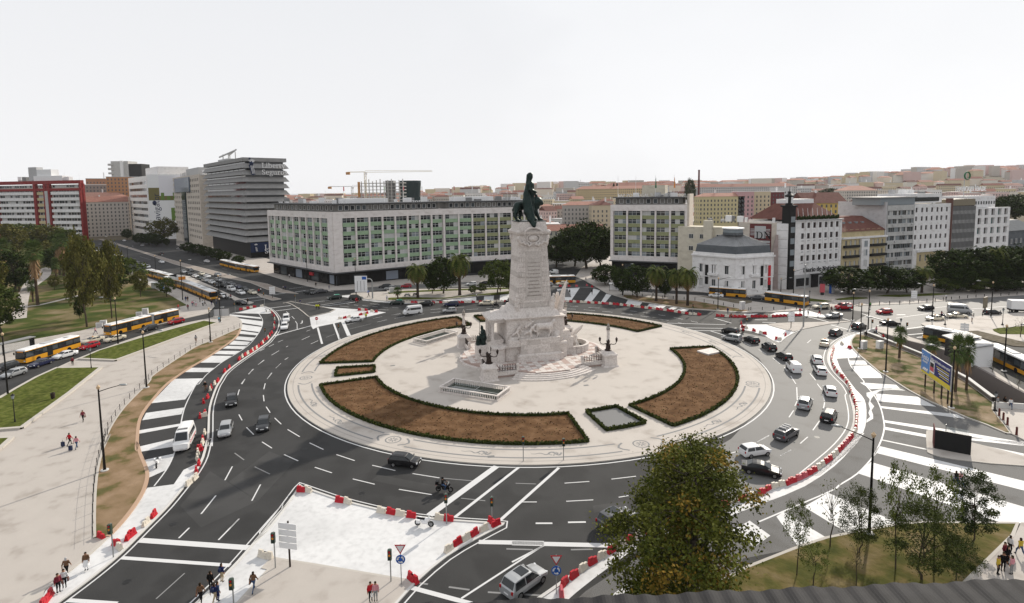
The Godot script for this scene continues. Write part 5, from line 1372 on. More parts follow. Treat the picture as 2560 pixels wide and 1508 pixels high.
func buildings() -> void:
	var dark := [M.glass_dark,M.glass_dark,M.glass_mid]
	var c0 := [-65.5,-204.8]
	var cl := [-105.5,-242.5]
	var c1 := [-28.0,-231.0]
	var c2 := [12.0,-247.0]
	var o := block("green_office_block","long seven storey office block with pale green panels and rooftop signs",cl,c0)
	var L := ln(cl,c0)
	gridface(o,L,0.9,3.6,9,[M.panel_green],3,5.2,27.6)
	bxp(o,"core",M.office_white,0,5.0,-16,L,27.5,-0.7)
	attic(o,L,27.6,15,14)
	shopfront(o,L,5.2,8,[M.black_gloss,M.glass_mid,M.black_gloss,M.poster_pale])
	bxp(o,"shop_awning",M.red_sign,L * 0.62,2.4,-1.1,L * 0.67,3.6,-0.5)
	letters(o,"zon  zon",2.0,M.white,V(2,30.7,-4),0,false)
	clutter(o,4,L - 6,-12,-5,30.6,10)
	for s in [[c0,c1,3.4,0.4,8,[M.panel_green],9],[c1,c2,0.4,1.0,7,[M.panel_green,M.panel_olive,M.panel_olive,M.panel_olive],8]]:
		var d := Vector2(s[1][0] - s[0][0],s[1][1] - s[0][1])
		var w := block("green_office_block","middle wing of the green panelled office block behind the palms" if s[0] == c0 else "far wing of the green panelled office block beside the column",s[0],s[1])
		var l := d.length()
		gridface(w,l,s[2],s[3],s[4],s[5],3,5.2,27.6)
		bxp(w,"core",M.office_white,0,5.0,-16,l,27.5,-0.7)
		attic(w,l,27.6,15,s[6] * 2,1.4)
		shopfront(w,l,5.2,7,[M.black_gloss,M.glass_mid,M.black_gloss,M.poster_pale])
		for k in (3 if s[0] == c0 else 2): letters(w,"zon" if s[0] == c0 else "AXA",2.1,M.white,V(3 + k * 15,30.7,-3),0,false)
		bxp(w,"roof_block",M.white,6,30.6,-13,24,32.4,-6)
		clutter(w,3,l - 4,-13,-5,30.6,14)
		for k in 5:
			var b := MB.new()
			b.tube(V(5 + k * 8,30.6,-2),V(5 + k * 8,37.0,-2),0.07,0.05,5)
			var pole := add(b,"flagpole",M.white,w)
			b = MB.new()
			b.bx(Transform3D(Basis(Vector3.UP,0.5),V(5 + k * 8,35.2,-2)),V(0,0,-0.03),V(0.5,1.6,0.03))
			add(b,"flag",[M.red_sign,M.white,M.panel_green,M.red_sign,M.white][k],pole)
	var t0 := [39.3,-222.5]
	var t1 := [66.6,-211.5]
	o = block("olive_office_block","office block with olive panels and a blank beige side wall",t0,t1)
	L = ln(t0,t1)
	gridface(o,L,1.1,1.1,5,[M.panel_olive],3,6.6,28.6)
	bxp(o,"core",M.office_white,0,6.4,-19,L - 0.3,28.5,-0.7)
	bxp(o,"side_wall",M.plaster_beige,L - 0.3,0.1,-20,L + 0.5,32.6,0.26)
	attic(o,L - 0.5,28.6,15,9,1.6)
	shopfront(o,L,6.6,6,[M.black_gloss,M.glass_mid])
	letters(o,"TAP PORTUGAL",1.35,M.white,V(2.4,32.2,-1.5),0,false)
	letters(o,"TURISMO DE LISBOA",1.1,M.white,V(14.5,32.3,-6),0,false)
	bxp(o,"roof_house",M.plaster_cream,11,31.5,-17,20,36.2,-8)
	clutter(o,3,L - 4,-14,-4,31.6,7)
	for k in [[2.5,M.white],[9.5,M.white],[17,M.panel_flag_green],[24,M.amber]]:
		var b := MB.new()
		b.tube(V(k[0],31.6,-2),V(k[0],40.0,-2),0.08,0.05,5)
		var pole := add(b,"flagpole",M.white,o)
		if k[0] > 12:
			b = MB.new()
			b.frus(V(k[0] + 0.2,35.0,-2),Vector2(0.6,0.3),Vector2(0.1,0.06),4.0)
			add(b,"flag",k[1],pole)
	townhouse()
	newspaper()
	right_row()
	left_side()
func townhouse() -> void:
	var C := Vector2(71.0,-176.5)
	var o := thing("townhouse","white two storey mansion with grey mansard roof and glass lantern","building",V(C.x,0,C.y))
	var lp := Vector2(61.0,-187.5) - C
	var rp := Vector2(85.0,-181.0) - C
	var bk := lp + rp
	var b := MB.new()
	b.prism(PackedVector2Array([Vector2(0,0),rp,bk * 1.0,lp]),0.0,12.2)
	b = MB.new()
	var inn := Geometry2D.offset_polygon(PackedVector2Array([Vector2(0,0),rp,bk,lp]),-0.4)[0]
	b.prism(inn,0.1,12.1)
	add(b,"core",M.plaster_white,o)
	for s in [[lp,Vector2.ZERO],[Vector2.ZERO,rp],[rp,bk]]:
		var d: Vector2 = s[1] - s[0]
		var f := turned(o,"front",V(s[0].x,0,s[0].y),-atan2(d.y,d.x))
		var L := d.length()
		var xs := spread(0.8,L - 0.8,3)
		punched(f,M.plaster_white,0,L,0.1,12.2,xs,[3.4,8.2],1.3,2.7,0.4)
		windows(f,xs,[3.4,8.2],1.3,2.7,-0.3,2,M.frame_white,[M.glass_mid,M.glass_dark,M.blind])
		for x in xs:
			bxp(f,"window_head",M.plaster_white,x - 1.0,9.7,0,x + 1.0,10.05,0.35)
			bxp(f,"window_sill",M.plaster_white,x - 0.9,1.75,0,x + 0.9,1.98,0.3)
		bxp(f,"balcony",M.plaster_white,xs[1] - 1.7,6.1,0,xs[1] + 1.7,6.85,0.9)
		bxp(f,"string_course",M.plaster_white,-0.1,5.5,0,L + 0.1,5.8,0.22)
		bxp(f,"cornice",M.plaster_white,-0.4,12.2,-0.6,L + 0.4,12.7,0.55)
		bxp(f,"parapet",M.plaster_white,-0.1,12.7,-0.4,L + 0.1,13.5,0.1)
		for k in (4 if s[0] != lp else 3):
			var x := L * (k + 0.5) / 4.0
			bxp(f,"pilaster",M.plaster_white,x - 0.25 - L * 0.12,6.0,0,x + 0.25 - L * 0.12,12.2,0.14)
		for x in spread(1.4,L - 1.4,3):
			bxp(f,"dormer",M.slate,x - 0.75,13.5,-1.6,x + 0.75,15.5,-0.75)
			bxp(f,"dormer_window",M.blind,x - 0.4,13.8,-0.76,x + 0.4,15.1,-0.7)
		if s[0] == lp: bxp(f,"banner",M.black,xs[0] + 1.5,3.0,0.1,xs[0] + 2.6,9.4,0.2)
		elif s[1] == rp:
			bxp(f,"banner",M.black,xs[1] + 2.4,3.0,0.1,xs[1] + 3.4,9.4,0.2)
			bxp(f,"banner",M.red_sign,xs[2] - 0.2 + 1.2,3.0,0.1,xs[2] + 2.0,9.4,0.2)
			bxp(f,"doorway",M.black,L - 2.0,0.1,-0.1,L - 0.7,4.2,0.06)
		flatten(f)
	var c3 := V(bk.x / 2,0,bk.y / 2)
	var ring := [Vector2.ZERO,rp,bk,lp]
	b = MB.new()
	var rf := MB.new()
	for k in 4:
		var p: Vector2 = ring[k]
		var q: Vector2 = ring[(k + 1) % 4]
		var m := bk / 2
		var lo0 := m + (p - m) * 0.96
		var lo1 := m + (q - m) * 0.96
		var hi0 := m + (p - m) * 0.9
		var hi1 := m + (q - m) * 0.9
		var t0 := m + (p - m) * 0.24
		var t1 := m + (q - m) * 0.24
		var out := V((p + q).x / 2 - m.x,0.5,(p + q).y / 2 - m.y)
		b.quad(V(lo0.x,12.7,lo0.y),V(lo1.x,12.7,lo1.y),V(hi1.x,15.9,hi1.y),V(hi0.x,15.9,hi0.y),out)
		rf.quad(V(hi0.x * 1.03,15.9,hi0.y * 1.03),V(hi1.x * 1.03,15.9,hi1.y * 1.03),V(t1.x,19.4,t1.y),V(t0.x,19.4,t0.y),out)
		for j in 14:
			var a := (hi0 * 1.02).lerp(hi1 * 1.02,(j + 0.5) / 14)
			var e := t0.lerp(t1,(j + 0.5) / 14)
			rf.tube(V(a.x,15.95,a.y),V(e.x,19.45,e.y),0.05,0.04,4)
	add(b,"mansard",M.slate,o)
	add(rf,"metal_roof",M.zinc,o)
	b = MB.new()
	b.lathe(c3,[3.4,19.2,3.4,20.0],8)
	add(b,"lantern_base",M.slate,o)
	b = MB.new()
	b.lathe(c3,[3.3,20.0,3.3,21.2],8)
	add(b,"lantern_glass",M.glass_light,o)
	b = MB.new()
	b.lathe(c3,[3.7,21.2,3.7,21.5,0.0,21.9],8)
	add(b,"lantern_roof",M.white,o)
func newspaper() -> void:
	var A := [95.0,-187.8]
	var B := [116.2,-196.6]
	var o := block("newspaper_building","white office building with gothic lettering, dark corner tower and red roof",A,B)
	var L := ln(A,B)
	var xs := spread(2.6,L - 1.0,7)
	var ys := [10.4,14.2,18.0,21.6]
	bxp(o,"core",M.plaster_white,0,0.1,-20,L,22.9,-0.4)
	punched(o,M.plaster_white,0,L,4.8,23.2,xs,ys,1.35,1.9,0.4)
	windows(o,xs,ys,1.35,1.9,-0.32,2,M.frame_brown,[M.glass_dark,M.glass_mid])
	for x in xs:
		bxp(o,"pilaster",M.plaster_white,x + 1.15,8.6,0,x + 1.5,23.0,0.25)
		for y in [8.6,12.4,16.2]: bxp(o,"sill_panel",M.light_grey,x - 0.5,y,0,x + 0.5,y + 0.35,0.1)
	bxp(o,"ground_floor",M.light_grey,0,0.1,-0.6,L,4.8,0.05)
	bxp(o,"shop_window",M.glass_dark,1.5,0.9,0.03,7.5,3.6,0.12)
	bxp(o,"shop_window",M.glass_dark,12.6,0.9,0.03,21.5,3.6,0.12)
	bxp(o,"entrance",M.black,8.6,0.1,0.02,11.6,4.6,0.5)
	bxp(o,"canopy",M.black,8.2,4.5,0,12.0,4.8,1.5)
	letters(o,"Diario de Noticias",1.5,M.black,V(4.6,6.3,0.1))
	bxp(o,"roof_terrace",M.light_grey,-0.3,23.2,-1.5,L + 0.3,23.5,0.5)
	for k in 26:
		var b := MB.new()
		b.ball(V(2 + k * 0.78,24.1 + 0.3 * sin(k * 2.1),-0.5),V(0.4,0.75,0.4),6,4)
		add(b,"potted_shrub",M.hedge_core,o)
	var r := MB.new()
	r.frus(V(L / 2,23.5,-10),Vector2(L + 1,19),Vector2(L * 0.55,6),5.4)
	add(r,"roof",M.tile_dark,o)
	bxp(o,"roof_hall",M.white,L * 0.3,28.4,-14,L * 0.75,30.4,-7)
	for k in 8:
		var b := MB.new()
		b.tube(V(3.2 + k * 2.3,24.0,-1.2),V(3.4 + k * 2.3,27.4,-1.8),0.09,0.05,5)
		add(b,"banner_pole",M.white,o)
	bxp(o,"tower",M.black,-2.2,0.1,-3.2,0.05,28.0,0.35)
	for y in [8.0,11.8,15.6,19.4,22.9]: bxp(o,"tower_window",M.glass_light,-2.05,y,0.3,-0.2,y + 1.9,0.45)
	bxp(o,"tower_ledge",M.black,-2.6,28.0,-3.6,0.4,28.6,0.7)
	var b := MB.new()
	b.lathe(V(-1.1,28.6,-1.4),[1.3,0,1.3,0.4,1.1,0.5,1.1,2.8,1.5,2.9,1.4,3.3,0.5,3.9,0.4,4.6,0.1,4.8,0.05,6.4,0.0,6.5],8)
	add(b,"tower_lantern",M.black,o)
	for k in 4:
		var p := bxp(o,"lantern_light",M.white,-0.42,29.3,-0.04,0.42,31.3,0.04)
		p.position = V(-1.1,0,-1.4) + V(sin(k * PI / 2),0,cos(k * PI / 2)) * 1.12
		p.rotation.y = k * PI / 2
	var f := turned(o,"side",V(-2.2,0,-0.5),-1.02)
	bxp(f,"side_wall",M.plaster_white,-3.6,0.1,-0.8,0,22.4,0)
	bxp(f,"side_wall",M.plaster_beige,-16.0,0.1,-0.8,-3.6,22.6,-0.05)
	bxp(f,"mural_field",M.brick_red,-12.2,6.5,-0.1,-5.2,22.2,0.02)
	for k in 9: bxp(f,"mural_stripe",M.light_grey,-11.6 + 0.3 * k,15.6 - k * 1.05,0.0,-5.6 - 0.06 * k,16.4 - k * 1.05,0.06)
	bxp(f,"mural_panel",M.light_grey,-10.6,17.2,0.0,-7.0,21.4,0.07)
	for k in 5: bxp(f,"mural_bar",M.light_grey,-12.0,18.2 + 0.5 * k,0.0,-5.6,18.42 + 0.5 * k,0.06)
	letters(f,"DN",2.6,M.black,V(-10.3,18.2,0.12),0,true,0.06)
	for k in 6: bxp(f,"joint_line",M.grey,-3.5,5.0 + 3 * k,0.0,-0.1,5.08 + 3 * k,0.03)
	bxp(f,"back_wing",M.plaster_cream,-38,0.1,-9,-16.0,20.5,-1.2)
	windows(f,[-19.0,-23.0,-29.0,-33.0],[12.5,17.0],1.6,1.6,-1.15,2,M.frame_white,[M.glass_dark,M.glass_mid])
	bxp(f,"stair_tower",M.plaster_cream,-28.0,0.1,-1.3,-25.0,23.0,0.8)
	clutter(f,-30,-4,-7,-3,22.5,8)
	b = MB.new()
	b.frus(V(-4.5,0.1,1.5),Vector2(4.0,2.0),Vector2(0.6,1.2),18.5,0.3,Vector2(1.4,-0.6))
	add(b,"sail_sculpture",M.pink_stone,f)
	flatten(f)
func right_row() -> void:
	var A := [117.0,-197.6]
	var B := [138.6,-206.8]
	var o := block("yellow_apartment_house","old yellow apartment house with iron balconies and red mansard",A,B)
	var L := ln(A,B)
	var xs := spread(1.0,L - 0.6,9)
	bxp(o,"core",M.plaster_ochre,0,0.1,-18,L,18.6,-0.4)
	punched(o,M.plaster_ochre,0,L,0.1,16.0,xs,[2.6,6.8,10.6,14.2],1.1,2.3,0.4)
	windows(o,xs,[2.6,6.8,10.6,14.2],1.1,2.3,-0.3,2,M.frame_white,[M.glass_mid,M.blind,M.glass_dark,M.blind])
	for y in [5.4,9.2,12.8]:
		for s in [[0.6,L * 0.36],[L * 0.62,L - 0.3]]: bxp(o,"balcony",M.iron,s[0],y,0,s[1],y + 0.9,0.9)
	bxp(o,"centre_bay",M.plaster_white,L * 0.4,0.1,0,L * 0.58,15.8,0.8)
	windows(o,[L * 0.49],[2.8,7.0,10.8,14.0],1.8,2.3,0.82,2,M.frame_white,[M.glass_light,M.blind])
	bxp(o,"cornice",M.plaster_white,-0.2,16.0,-0.5,L + 0.2,16.6,0.7)
	for x in spread(1.4,L - 1.4,7):
		bxp(o,"dormer",M.plaster_ochre,x - 0.9,16.6,-2.0,x + 0.9,19.2,-0.7)
		bxp(o,"dormer_window",M.glass_light,x - 0.55,16.9,-0.72,x + 0.55,18.6,-0.62)
	var b := MB.new()
	b.frus(V(L / 2,18.6,-9),Vector2(L + 0.6,18),Vector2(L * 0.7,4),5.0)
	add(b,"roof",M.tile_dark,o)
	for k in 4: bxp(o,"skylight",M.glass_light,5 + k * 3.4,20.6,-4.6,6.2 + k * 3.4,21.8,-3.6)
	A = [139.2,-207.2]; B = [153.2,-212.8]
	o = block("grey_office","grey office with narrow window strips and a large blank side wall",A,B)
	L = ln(A,B)
	bxp(o,"core",M.concrete_light,-0.6,0.1,-19,L,27.4,-0.5)
	var ys := []
	for k in 8: ys.append(2.6 + 3.15 * k)
	punched(o,M.concrete_light,0,L,0.1,27.5,[L / 2],ys,L - 0.6,1.75,0.5)
	windows(o,[L / 2],ys,L - 0.6,1.75,-0.4,14,M.frame_grey,[M.glass_dark,M.glass_mid,M.glass_light,M.glass_mid,M.blind])
	bxp(o,"side_wall",M.plaster_grey,-1.0,0.1,-19.5,-0.5,28.8,0.1)
	bxp(o,"attic_wall",M.glass_light,-3.0,27.6,-12,L + 1,30.2,-0.8)
	bxp(o,"roof_slab",M.grey,-4.0,30.2,-13,L + 1.4,30.6,-0.2)
	for k in 9: bxp(o,"air_unit",M.light_grey,1.0 + k * 1.55,4.2 + (k * 5 % 7) * 3.15,0,1.8 + k * 1.55,4.7 + (k * 5 % 7) * 3.15,0.4)
	A = B; B = [173.4,-221.0]
	o = block("white_office","plain white office with square windows above a yellow old front",A,B)
	L = ln(A,B)
	xs = [1.1,4.4,7.2,10.3,13.5,16.1,19.3]
	ys = [11.4,15.0,18.6,22.1,25.4]
	bxp(o,"core",M.plaster_white,0,0.1,-19,L,27.4,-0.5)
	punched(o,M.plaster_white,0,L,9.6,27.7,xs,ys,1.2,1.75,0.45)
	windows(o,xs,ys,1.2,1.75,-0.36,1,M.frame_brown,dark_glass())
	punched(o,M.plaster_ochre,2.4,L - 2.4,0.1,9.2,spread(3.0,L - 3.0,5),[2.2,6.8],1.1,2.6,0.4)
	windows(o,spread(3.0,L - 3.0,5),[2.2,6.8],1.1,2.6,-0.3,2,M.frame_white,dark_glass())
	bxp(o,"old_cornice",M.plaster_white,1.9,9.2,-0.3,L - 1.9,10.1,0.7)
	bxp(o,"side_strip",M.plaster_white,0,0.1,-0.5,2.4,9.6,0)
	bxp(o,"side_strip",M.plaster_white,L - 2.4,0.1,-0.5,L,9.6,0)
	bxp(o,"penthouse",M.plaster_white,-1.2,28.0,-14,L - 2,31.6,-2.4)
	bxp(o,"penthouse_glazing",M.glass_dark,2,28.6,-2.5,L - 4,30.2,-2.2)
	clutter(o,0,L - 4,-13,-5,31.6,6)
	A = B; B = [188.0,-226.8]
	o = block("louvred_office","narrow grey office with rows of vertical fins",A,B)
	L = ln(A,B)
	bxp(o,"core",M.glass_dark,0,0.1,-18,L,26.6,-0.6)
	for k in 7:
		bxp(o,"spandrel",M.concrete_light,0,1.0 + 3.7 * k,-0.6,L,2.4 + 3.7 * k,-0.1)
	for k in 19: bxp(o,"fin",M.grey,0.3 + k * (L - 0.6) / 18.0 - 0.1,0.5,-0.5,0.3 + k * (L - 0.6) / 18.0 + 0.1,26.4,0.12)
	bxp(o,"top_panel",M.panel_bronze,0.2,26.6,-6,L - 0.2,29.2,-0.2)
	bxp(o,"end_fin",M.frame_brown,-0.1,0.1,-2,0.3,29.6,0.5)
	A = B; B = [209.8,-235.6]
	o = block("white_grid_building","white building with a deep square window grid at the right end",A,B)
	L = ln(A,B)
	xs = spread(0.6,L - 0.6,5)
	ys = [4.0,8.0,12.0,16.0,20.0,23.6]
	bxp(o,"core",M.plaster_white,0,0.1,-18,L,25.2,-1.0)
	punched(o,M.plaster_white,0,L,0.1,25.4,xs,ys,2.3,2.6,0.95)
	windows(o,xs,ys,2.3,2.6,-0.85,1,M.frame_brown,[M.glass_teal,M.glass_mid,M.glass_dark])
	bxp(o,"setback",M.plaster_white,-1.0,25.4,-15,L - 6,30.2,-2.5)
	windows(o,spread(0,L - 6,10),[27.4],0.8,1.3,-2.5,1,M.frame_grey,dark_glass())
	bxp(o,"sign_mast",M.light_grey,3.9,30.0,-7.1,4.1,38.5,-6.9)
	letters(o,"TRANQUILIDADE",2.1,M.white,V(-5.5,33.2,-5),0,false)
	var rg := MB.new()
	var pts := PackedVector3Array()
	var rr := PackedFloat32Array()
	for k in 21:
		pts.append(V(4 + cos(TAU * k / 20.0) * 1.8,38.6 + sin(TAU * k / 20.0) * 1.5,-6)); rr.append(0.28)
	rg.ring(pts,rr,6)
	add(rg,"logo_ring",M.panel_flag_green,o)
	o = block("dark_roof_house","dark green house with red front at the far right end of the row",[211.5,-238.0],[236.0,-250.0])
	bxp(o,"wall",M.slate,0,0.1,-14,26,15,0)
	bxp(o,"front",M.brick_red,1,0.1,0,25,7,0.2)
	windows(o,spread(1,25,6),[3.5,10.5],1.2,2.0,0.22,2,M.frame_white,dark_glass())
	var b2 := MB.new()
	b2.frus(V(13,15,-7),Vector2(27,15),Vector2(18,3),4.0)
	add(b2,"roof",M.slate,o)
func dark_glass() -> Array:
	return [M.glass_dark,M.glass_dark,M.glass_mid]
func left_side() -> void:
	var o := block("banded_concrete_tower","dark grey tower of stacked sloping concrete bands with rooftop sign",[-198.0,-362.0],[-142.0,-298.0])
	var L := ln([-198.0,-362.0],[-142.0,-298.0])
	var W := 24.0
	for k in 12:
		var y := 9.0 + 3.6 * k
		var b := MB.new()
		b.frus(V(L / 2,y,-W / 2),Vector2(L + 0.6,W + 0.6),Vector2(L - 2.6,W - 2.6),2.5)
		add(b,"concrete_band",M.concrete,o)
		bxp(o,"window_strip",M.glass_dark,2.0,y + 2.4,-W + 2.0,L - 2.0,y + 3.7,-2.0)
		if k % 2 == 0:
			for j in 9: bxp(o,"mullion",M.black,4.0 + j * (L - 8) / 8.0,y + 2.45,-2.05,4.16 + j * (L - 8) / 8.0,y + 3.6,-1.92)
	bxp(o,"top_band",M.concrete,0.6,52.2,-W + 0.6,L - 0.6,54.2,-0.6)
	bxp(o,"base",M.black,3,0.1,-W + 3,L - 3,9.2,-3)
	bxp(o,"roof_house",M.light_grey,14,54.2,-18,34,56.4,-6)
	var f := turned(o,"sign_side",V(L,0,0),PI / 2)
	letters(f,"Liberty",2.7,M.white,V(9.6,50.0,0.7))
	letters(f,"Seguros",2.7,M.white,V(9.6,46.4,0.7))
	bxp(f,"sign_board",M.navy,2.0,3.4,0.3,22.0,8.6,0.6)
	letters(f,"Liberty",2.6,M.white,V(9.0,5.8,0.7)); letters(f,"Seguros",2.6,M.white,V(9.0,3.6,0.7))
	for s in [[5.4,45.0,1.0,0.85],[5.0,3.7,0.8,0.45]]:
		var e := MB.new()
		var x: float = s[0]
		var y: float = s[1]
		var k: float = s[3]
		e.bx(Transform3D(Basis(Vector3.BACK,0.25),V(x,y,s[2])),V(-1.2,0,0) * k,V(1.2,6.5,0.25) * k)
		e.bx(Transform3D(Basis(Vector3.BACK,0.1),V(x - 1.6 * k,y + 5.5 * k,s[2])),V(-0.5,0,0) * k,V(0.5,5.2,0.25) * k)
		e.ball(V(x - 0.9 * k,y + 7.4 * k,s[2] + 0.1),V(1.1,1.4,0.2) * k,8,5)
		add(e,"torch_emblem",M.navy,f)
		e = MB.new()
		for j in 7: e.bx(Transform3D(Basis(Vector3.BACK,-0.9 + 0.3 * j),V(x - 0.9 * k,y + 7.4 * k,s[2] + 0.28)),V(-0.14,1.0,0) * k,V(0.14,2.4,0.1) * k)
		for j in 3: e.bx(Transform3D(Basis(Vector3.BACK,0.2),V(x + (j - 1) * 0.7 * k,y + 0.6 * k,s[2] + 0.26)),V(-0.13,0,0) * k,V(0.13,5.2,0.1) * k)
		add(e,"torch_emblem_rays",M.white,f)
	flatten(f)
	for k in 2:
		var b := MB.new()
		b.tube(V(10 + k * 6,58.5 + k,-8 - 4 * k),V(44 - k * 12,60.5 + k * 1.5,-8 - 4 * k),0.5,0.5,6)
		for x in [18,30]: b.tube(V(x,54.2,-8 - 4 * k),V(x,59.8 + k,-8 - 4 * k),0.35,0.3,5)
		add(b,"window_cleaning_crane",M.light_grey,o)
	var A := [-276.0,-456.0]
	var B := [-206.0,-372.0]
	o = block("beige_hotel","beige block with small square windows and a dark glass stripe",A,B)
	L = ln(A,B)
	bxp(o,"core",M.plaster_beige,0,0.1,-20,L,47.6,-0.5)
	var xs := spread(2,L * 0.42,6) + spread(L * 0.6,L - 2,7)
	var ys := []
	for k in 11: ys.append(6.0 + 3.9 * k)
	punched(o,M.plaster_beige,0,L,0.1,48.5,xs,ys,3.2,1.9,0.5)
	windows(o,xs,ys,3.2,1.9,-0.4,2,M.frame_grey,dark_glass())
	bxp(o,"glass_stripe",M.glass_teal_dark,L * 0.45,0.5,0,L * 0.57,38,0.8)
	bxp(o,"glass_box",M.glass_blue,L * 0.2,37,0,L * 0.72,47.5,0.9)
	bxp(o,"roof_house",M.light_grey,L * 0.4,48.5,-15,L * 0.8,54.0,-4)
	letters(o,"H  HOTEL",4.0,M.light_grey,V(L * 0.3,49.5,-2),0,false)
	clutter(o,5,L - 5,-15,-4,48.5,10,1.8)
	A = [-339.4,-499.4]
	B = [-288,-445.1]
	o = block("white_corner_office","white office with window strips and a giant advertising sheet on its side",A,B)
	L = ln(A,B)
	bxp(o,"core",M.plaster_white,0,0.1,-40,L,49.5,-0.6)
	ys = []
	for k in 8: ys.append(8.0 + 5.3 * k)
	punched(o,M.plaster_white,0,L,0.1,50.5,[L / 2],ys,L - 5,2.3,0.6)
	windows(o,[L / 2],ys,L - 5,2.3,-0.5,8,M.frame_grey,[M.glass_dark,M.glass_mid,M.glass_light])
	var g := turned(o,"advert_side",V(L,0,0),0.92)
	ad_sheet(g,44.0)
	flatten(g)
	clutter(o,4,L - 4,-30,-8,50.5,8,2.0)
	bxp(o,"roof_house",M.plaster_white,L * 0.4,50.5,-30,L,58,-8)
	A = [-442.6,-456]
	B = [-326.5,-427.4]
	o = block("red_framed_block","long apartment block with red frame, white balconies and rooftop plant",A,B)
	L = ln(A,B)
	bxp(o,"core",M.plaster_beige,0,0.1,-2.5,L,44.0,-1.0)
	bxp(o,"top_beam",M.red_frame,-0.2,44.6,-2.0,L + 0.2,47.2,0.8)
	bxp(o,"upper_beam",M.red_frame,-0.2,39.4,-1.0,L + 0.2,41.2,0.75)
	var cut_ := [0.0,0.285,0.62,0.705,0.735,1.0]
	for c in cut_: bxp(o,"red_pier",M.red_frame,L * c - (1.3 if c > 0 else 0.0),0.1,-1.0,L * c + (1.3 if c < 1 else 0.0),44.6,1.0)
	bxp(o,"grey_fin",M.light_grey,L * 0.708,2,-0.5,L * 0.732,39.3,1.3)
	ys = []
	for k in 8: ys.append(8.2 + 4.5 * k)
	for s in [[0.01,0.27,M.plaster_ochre],[0.3,0.605,M.plaster_white],[0.635,0.69,M.plaster_ochre],[0.755,0.985,M.plaster_white]]:
		var n := int((s[1] - s[0]) * L / 4.6)
		for y in ys: bxp(o,"parapet_band",s[2],L * s[0],y - 3.3,-0.9,L * s[1],y - 1.1,0.5 if s[0] != 0.755 else 0.9)
		windows(o,spread(L * s[0],L * s[1],maxi(n,2)),ys + [42.8],(s[1] - s[0]) * L / maxi(n,2) - 0.5,1.9,-0.95,2,M.frame_white,[M.glass_dark,M.glass_mid,M.blind,M.glass_dark])
	bxp(o,"side_wall",M.red_frame,L - 0.2,0.1,-2.5,L + 0.3,44.6,-1.0)
	bxp(o,"plant_room",M.light_grey,L * 0.55,47.2,-7,L * 0.62,58,-2)
	bxp(o,"plant_room",M.white,L * 0.62,47.2,-8,L * 0.74,56,-2)
	bxp(o,"plant_room",M.white,L * 0.6,47.2,-6,L * 0.84,51,-1)
	clutter(o,L * 0.35,L * 0.95,-6,-2,47.2,14,1.7)
func ad_sheet(g: Node3D,w: float) -> void:
	bxp(g,"side_wall",M.plaster_white,0,0.1,-0.8,w,51.5,0)
	bxp(g,"advert_sheet",M.white,0.6,8.0,0.0,w - 0.6,51.0,0.15)
	bxp(g,"advert_picture",M.advert_green,0.8,31.0,0.15,w - 0.8,41.0,0.22)
	bxp(g,"advert_picture",M.advert_white,9.0,34.5,0.2,32.0,50.5,0.27)
	for k in 5: bxp(g,"advert_picture",M.advert_leaf,10.0 + k * 4.5,31.2,0.22,12.5 + k * 4.5,37.0 - (k % 2) * 2.5,0.3)
	bxp(g,"advert_picture",M.amber,27.0,15.5,0.15,40.5,25.5,0.24)
	bxp(g,"advert_picture",M.advert_leaf,17.0,15.0,0.15,26.0,25.0,0.24)
	var t := letters(g,"Navigator",4.4,M.navy,V(6.5,11.0,0.25),0,false,0.05)
	t.rotation = V(0,0,PI / 2)
	var b := MB.new()
	b.ball(V(4.8,29.0,0.2),V(1.6,1.9,0.1),12,6)
	add(b,"advert_logo",M.navy,g)
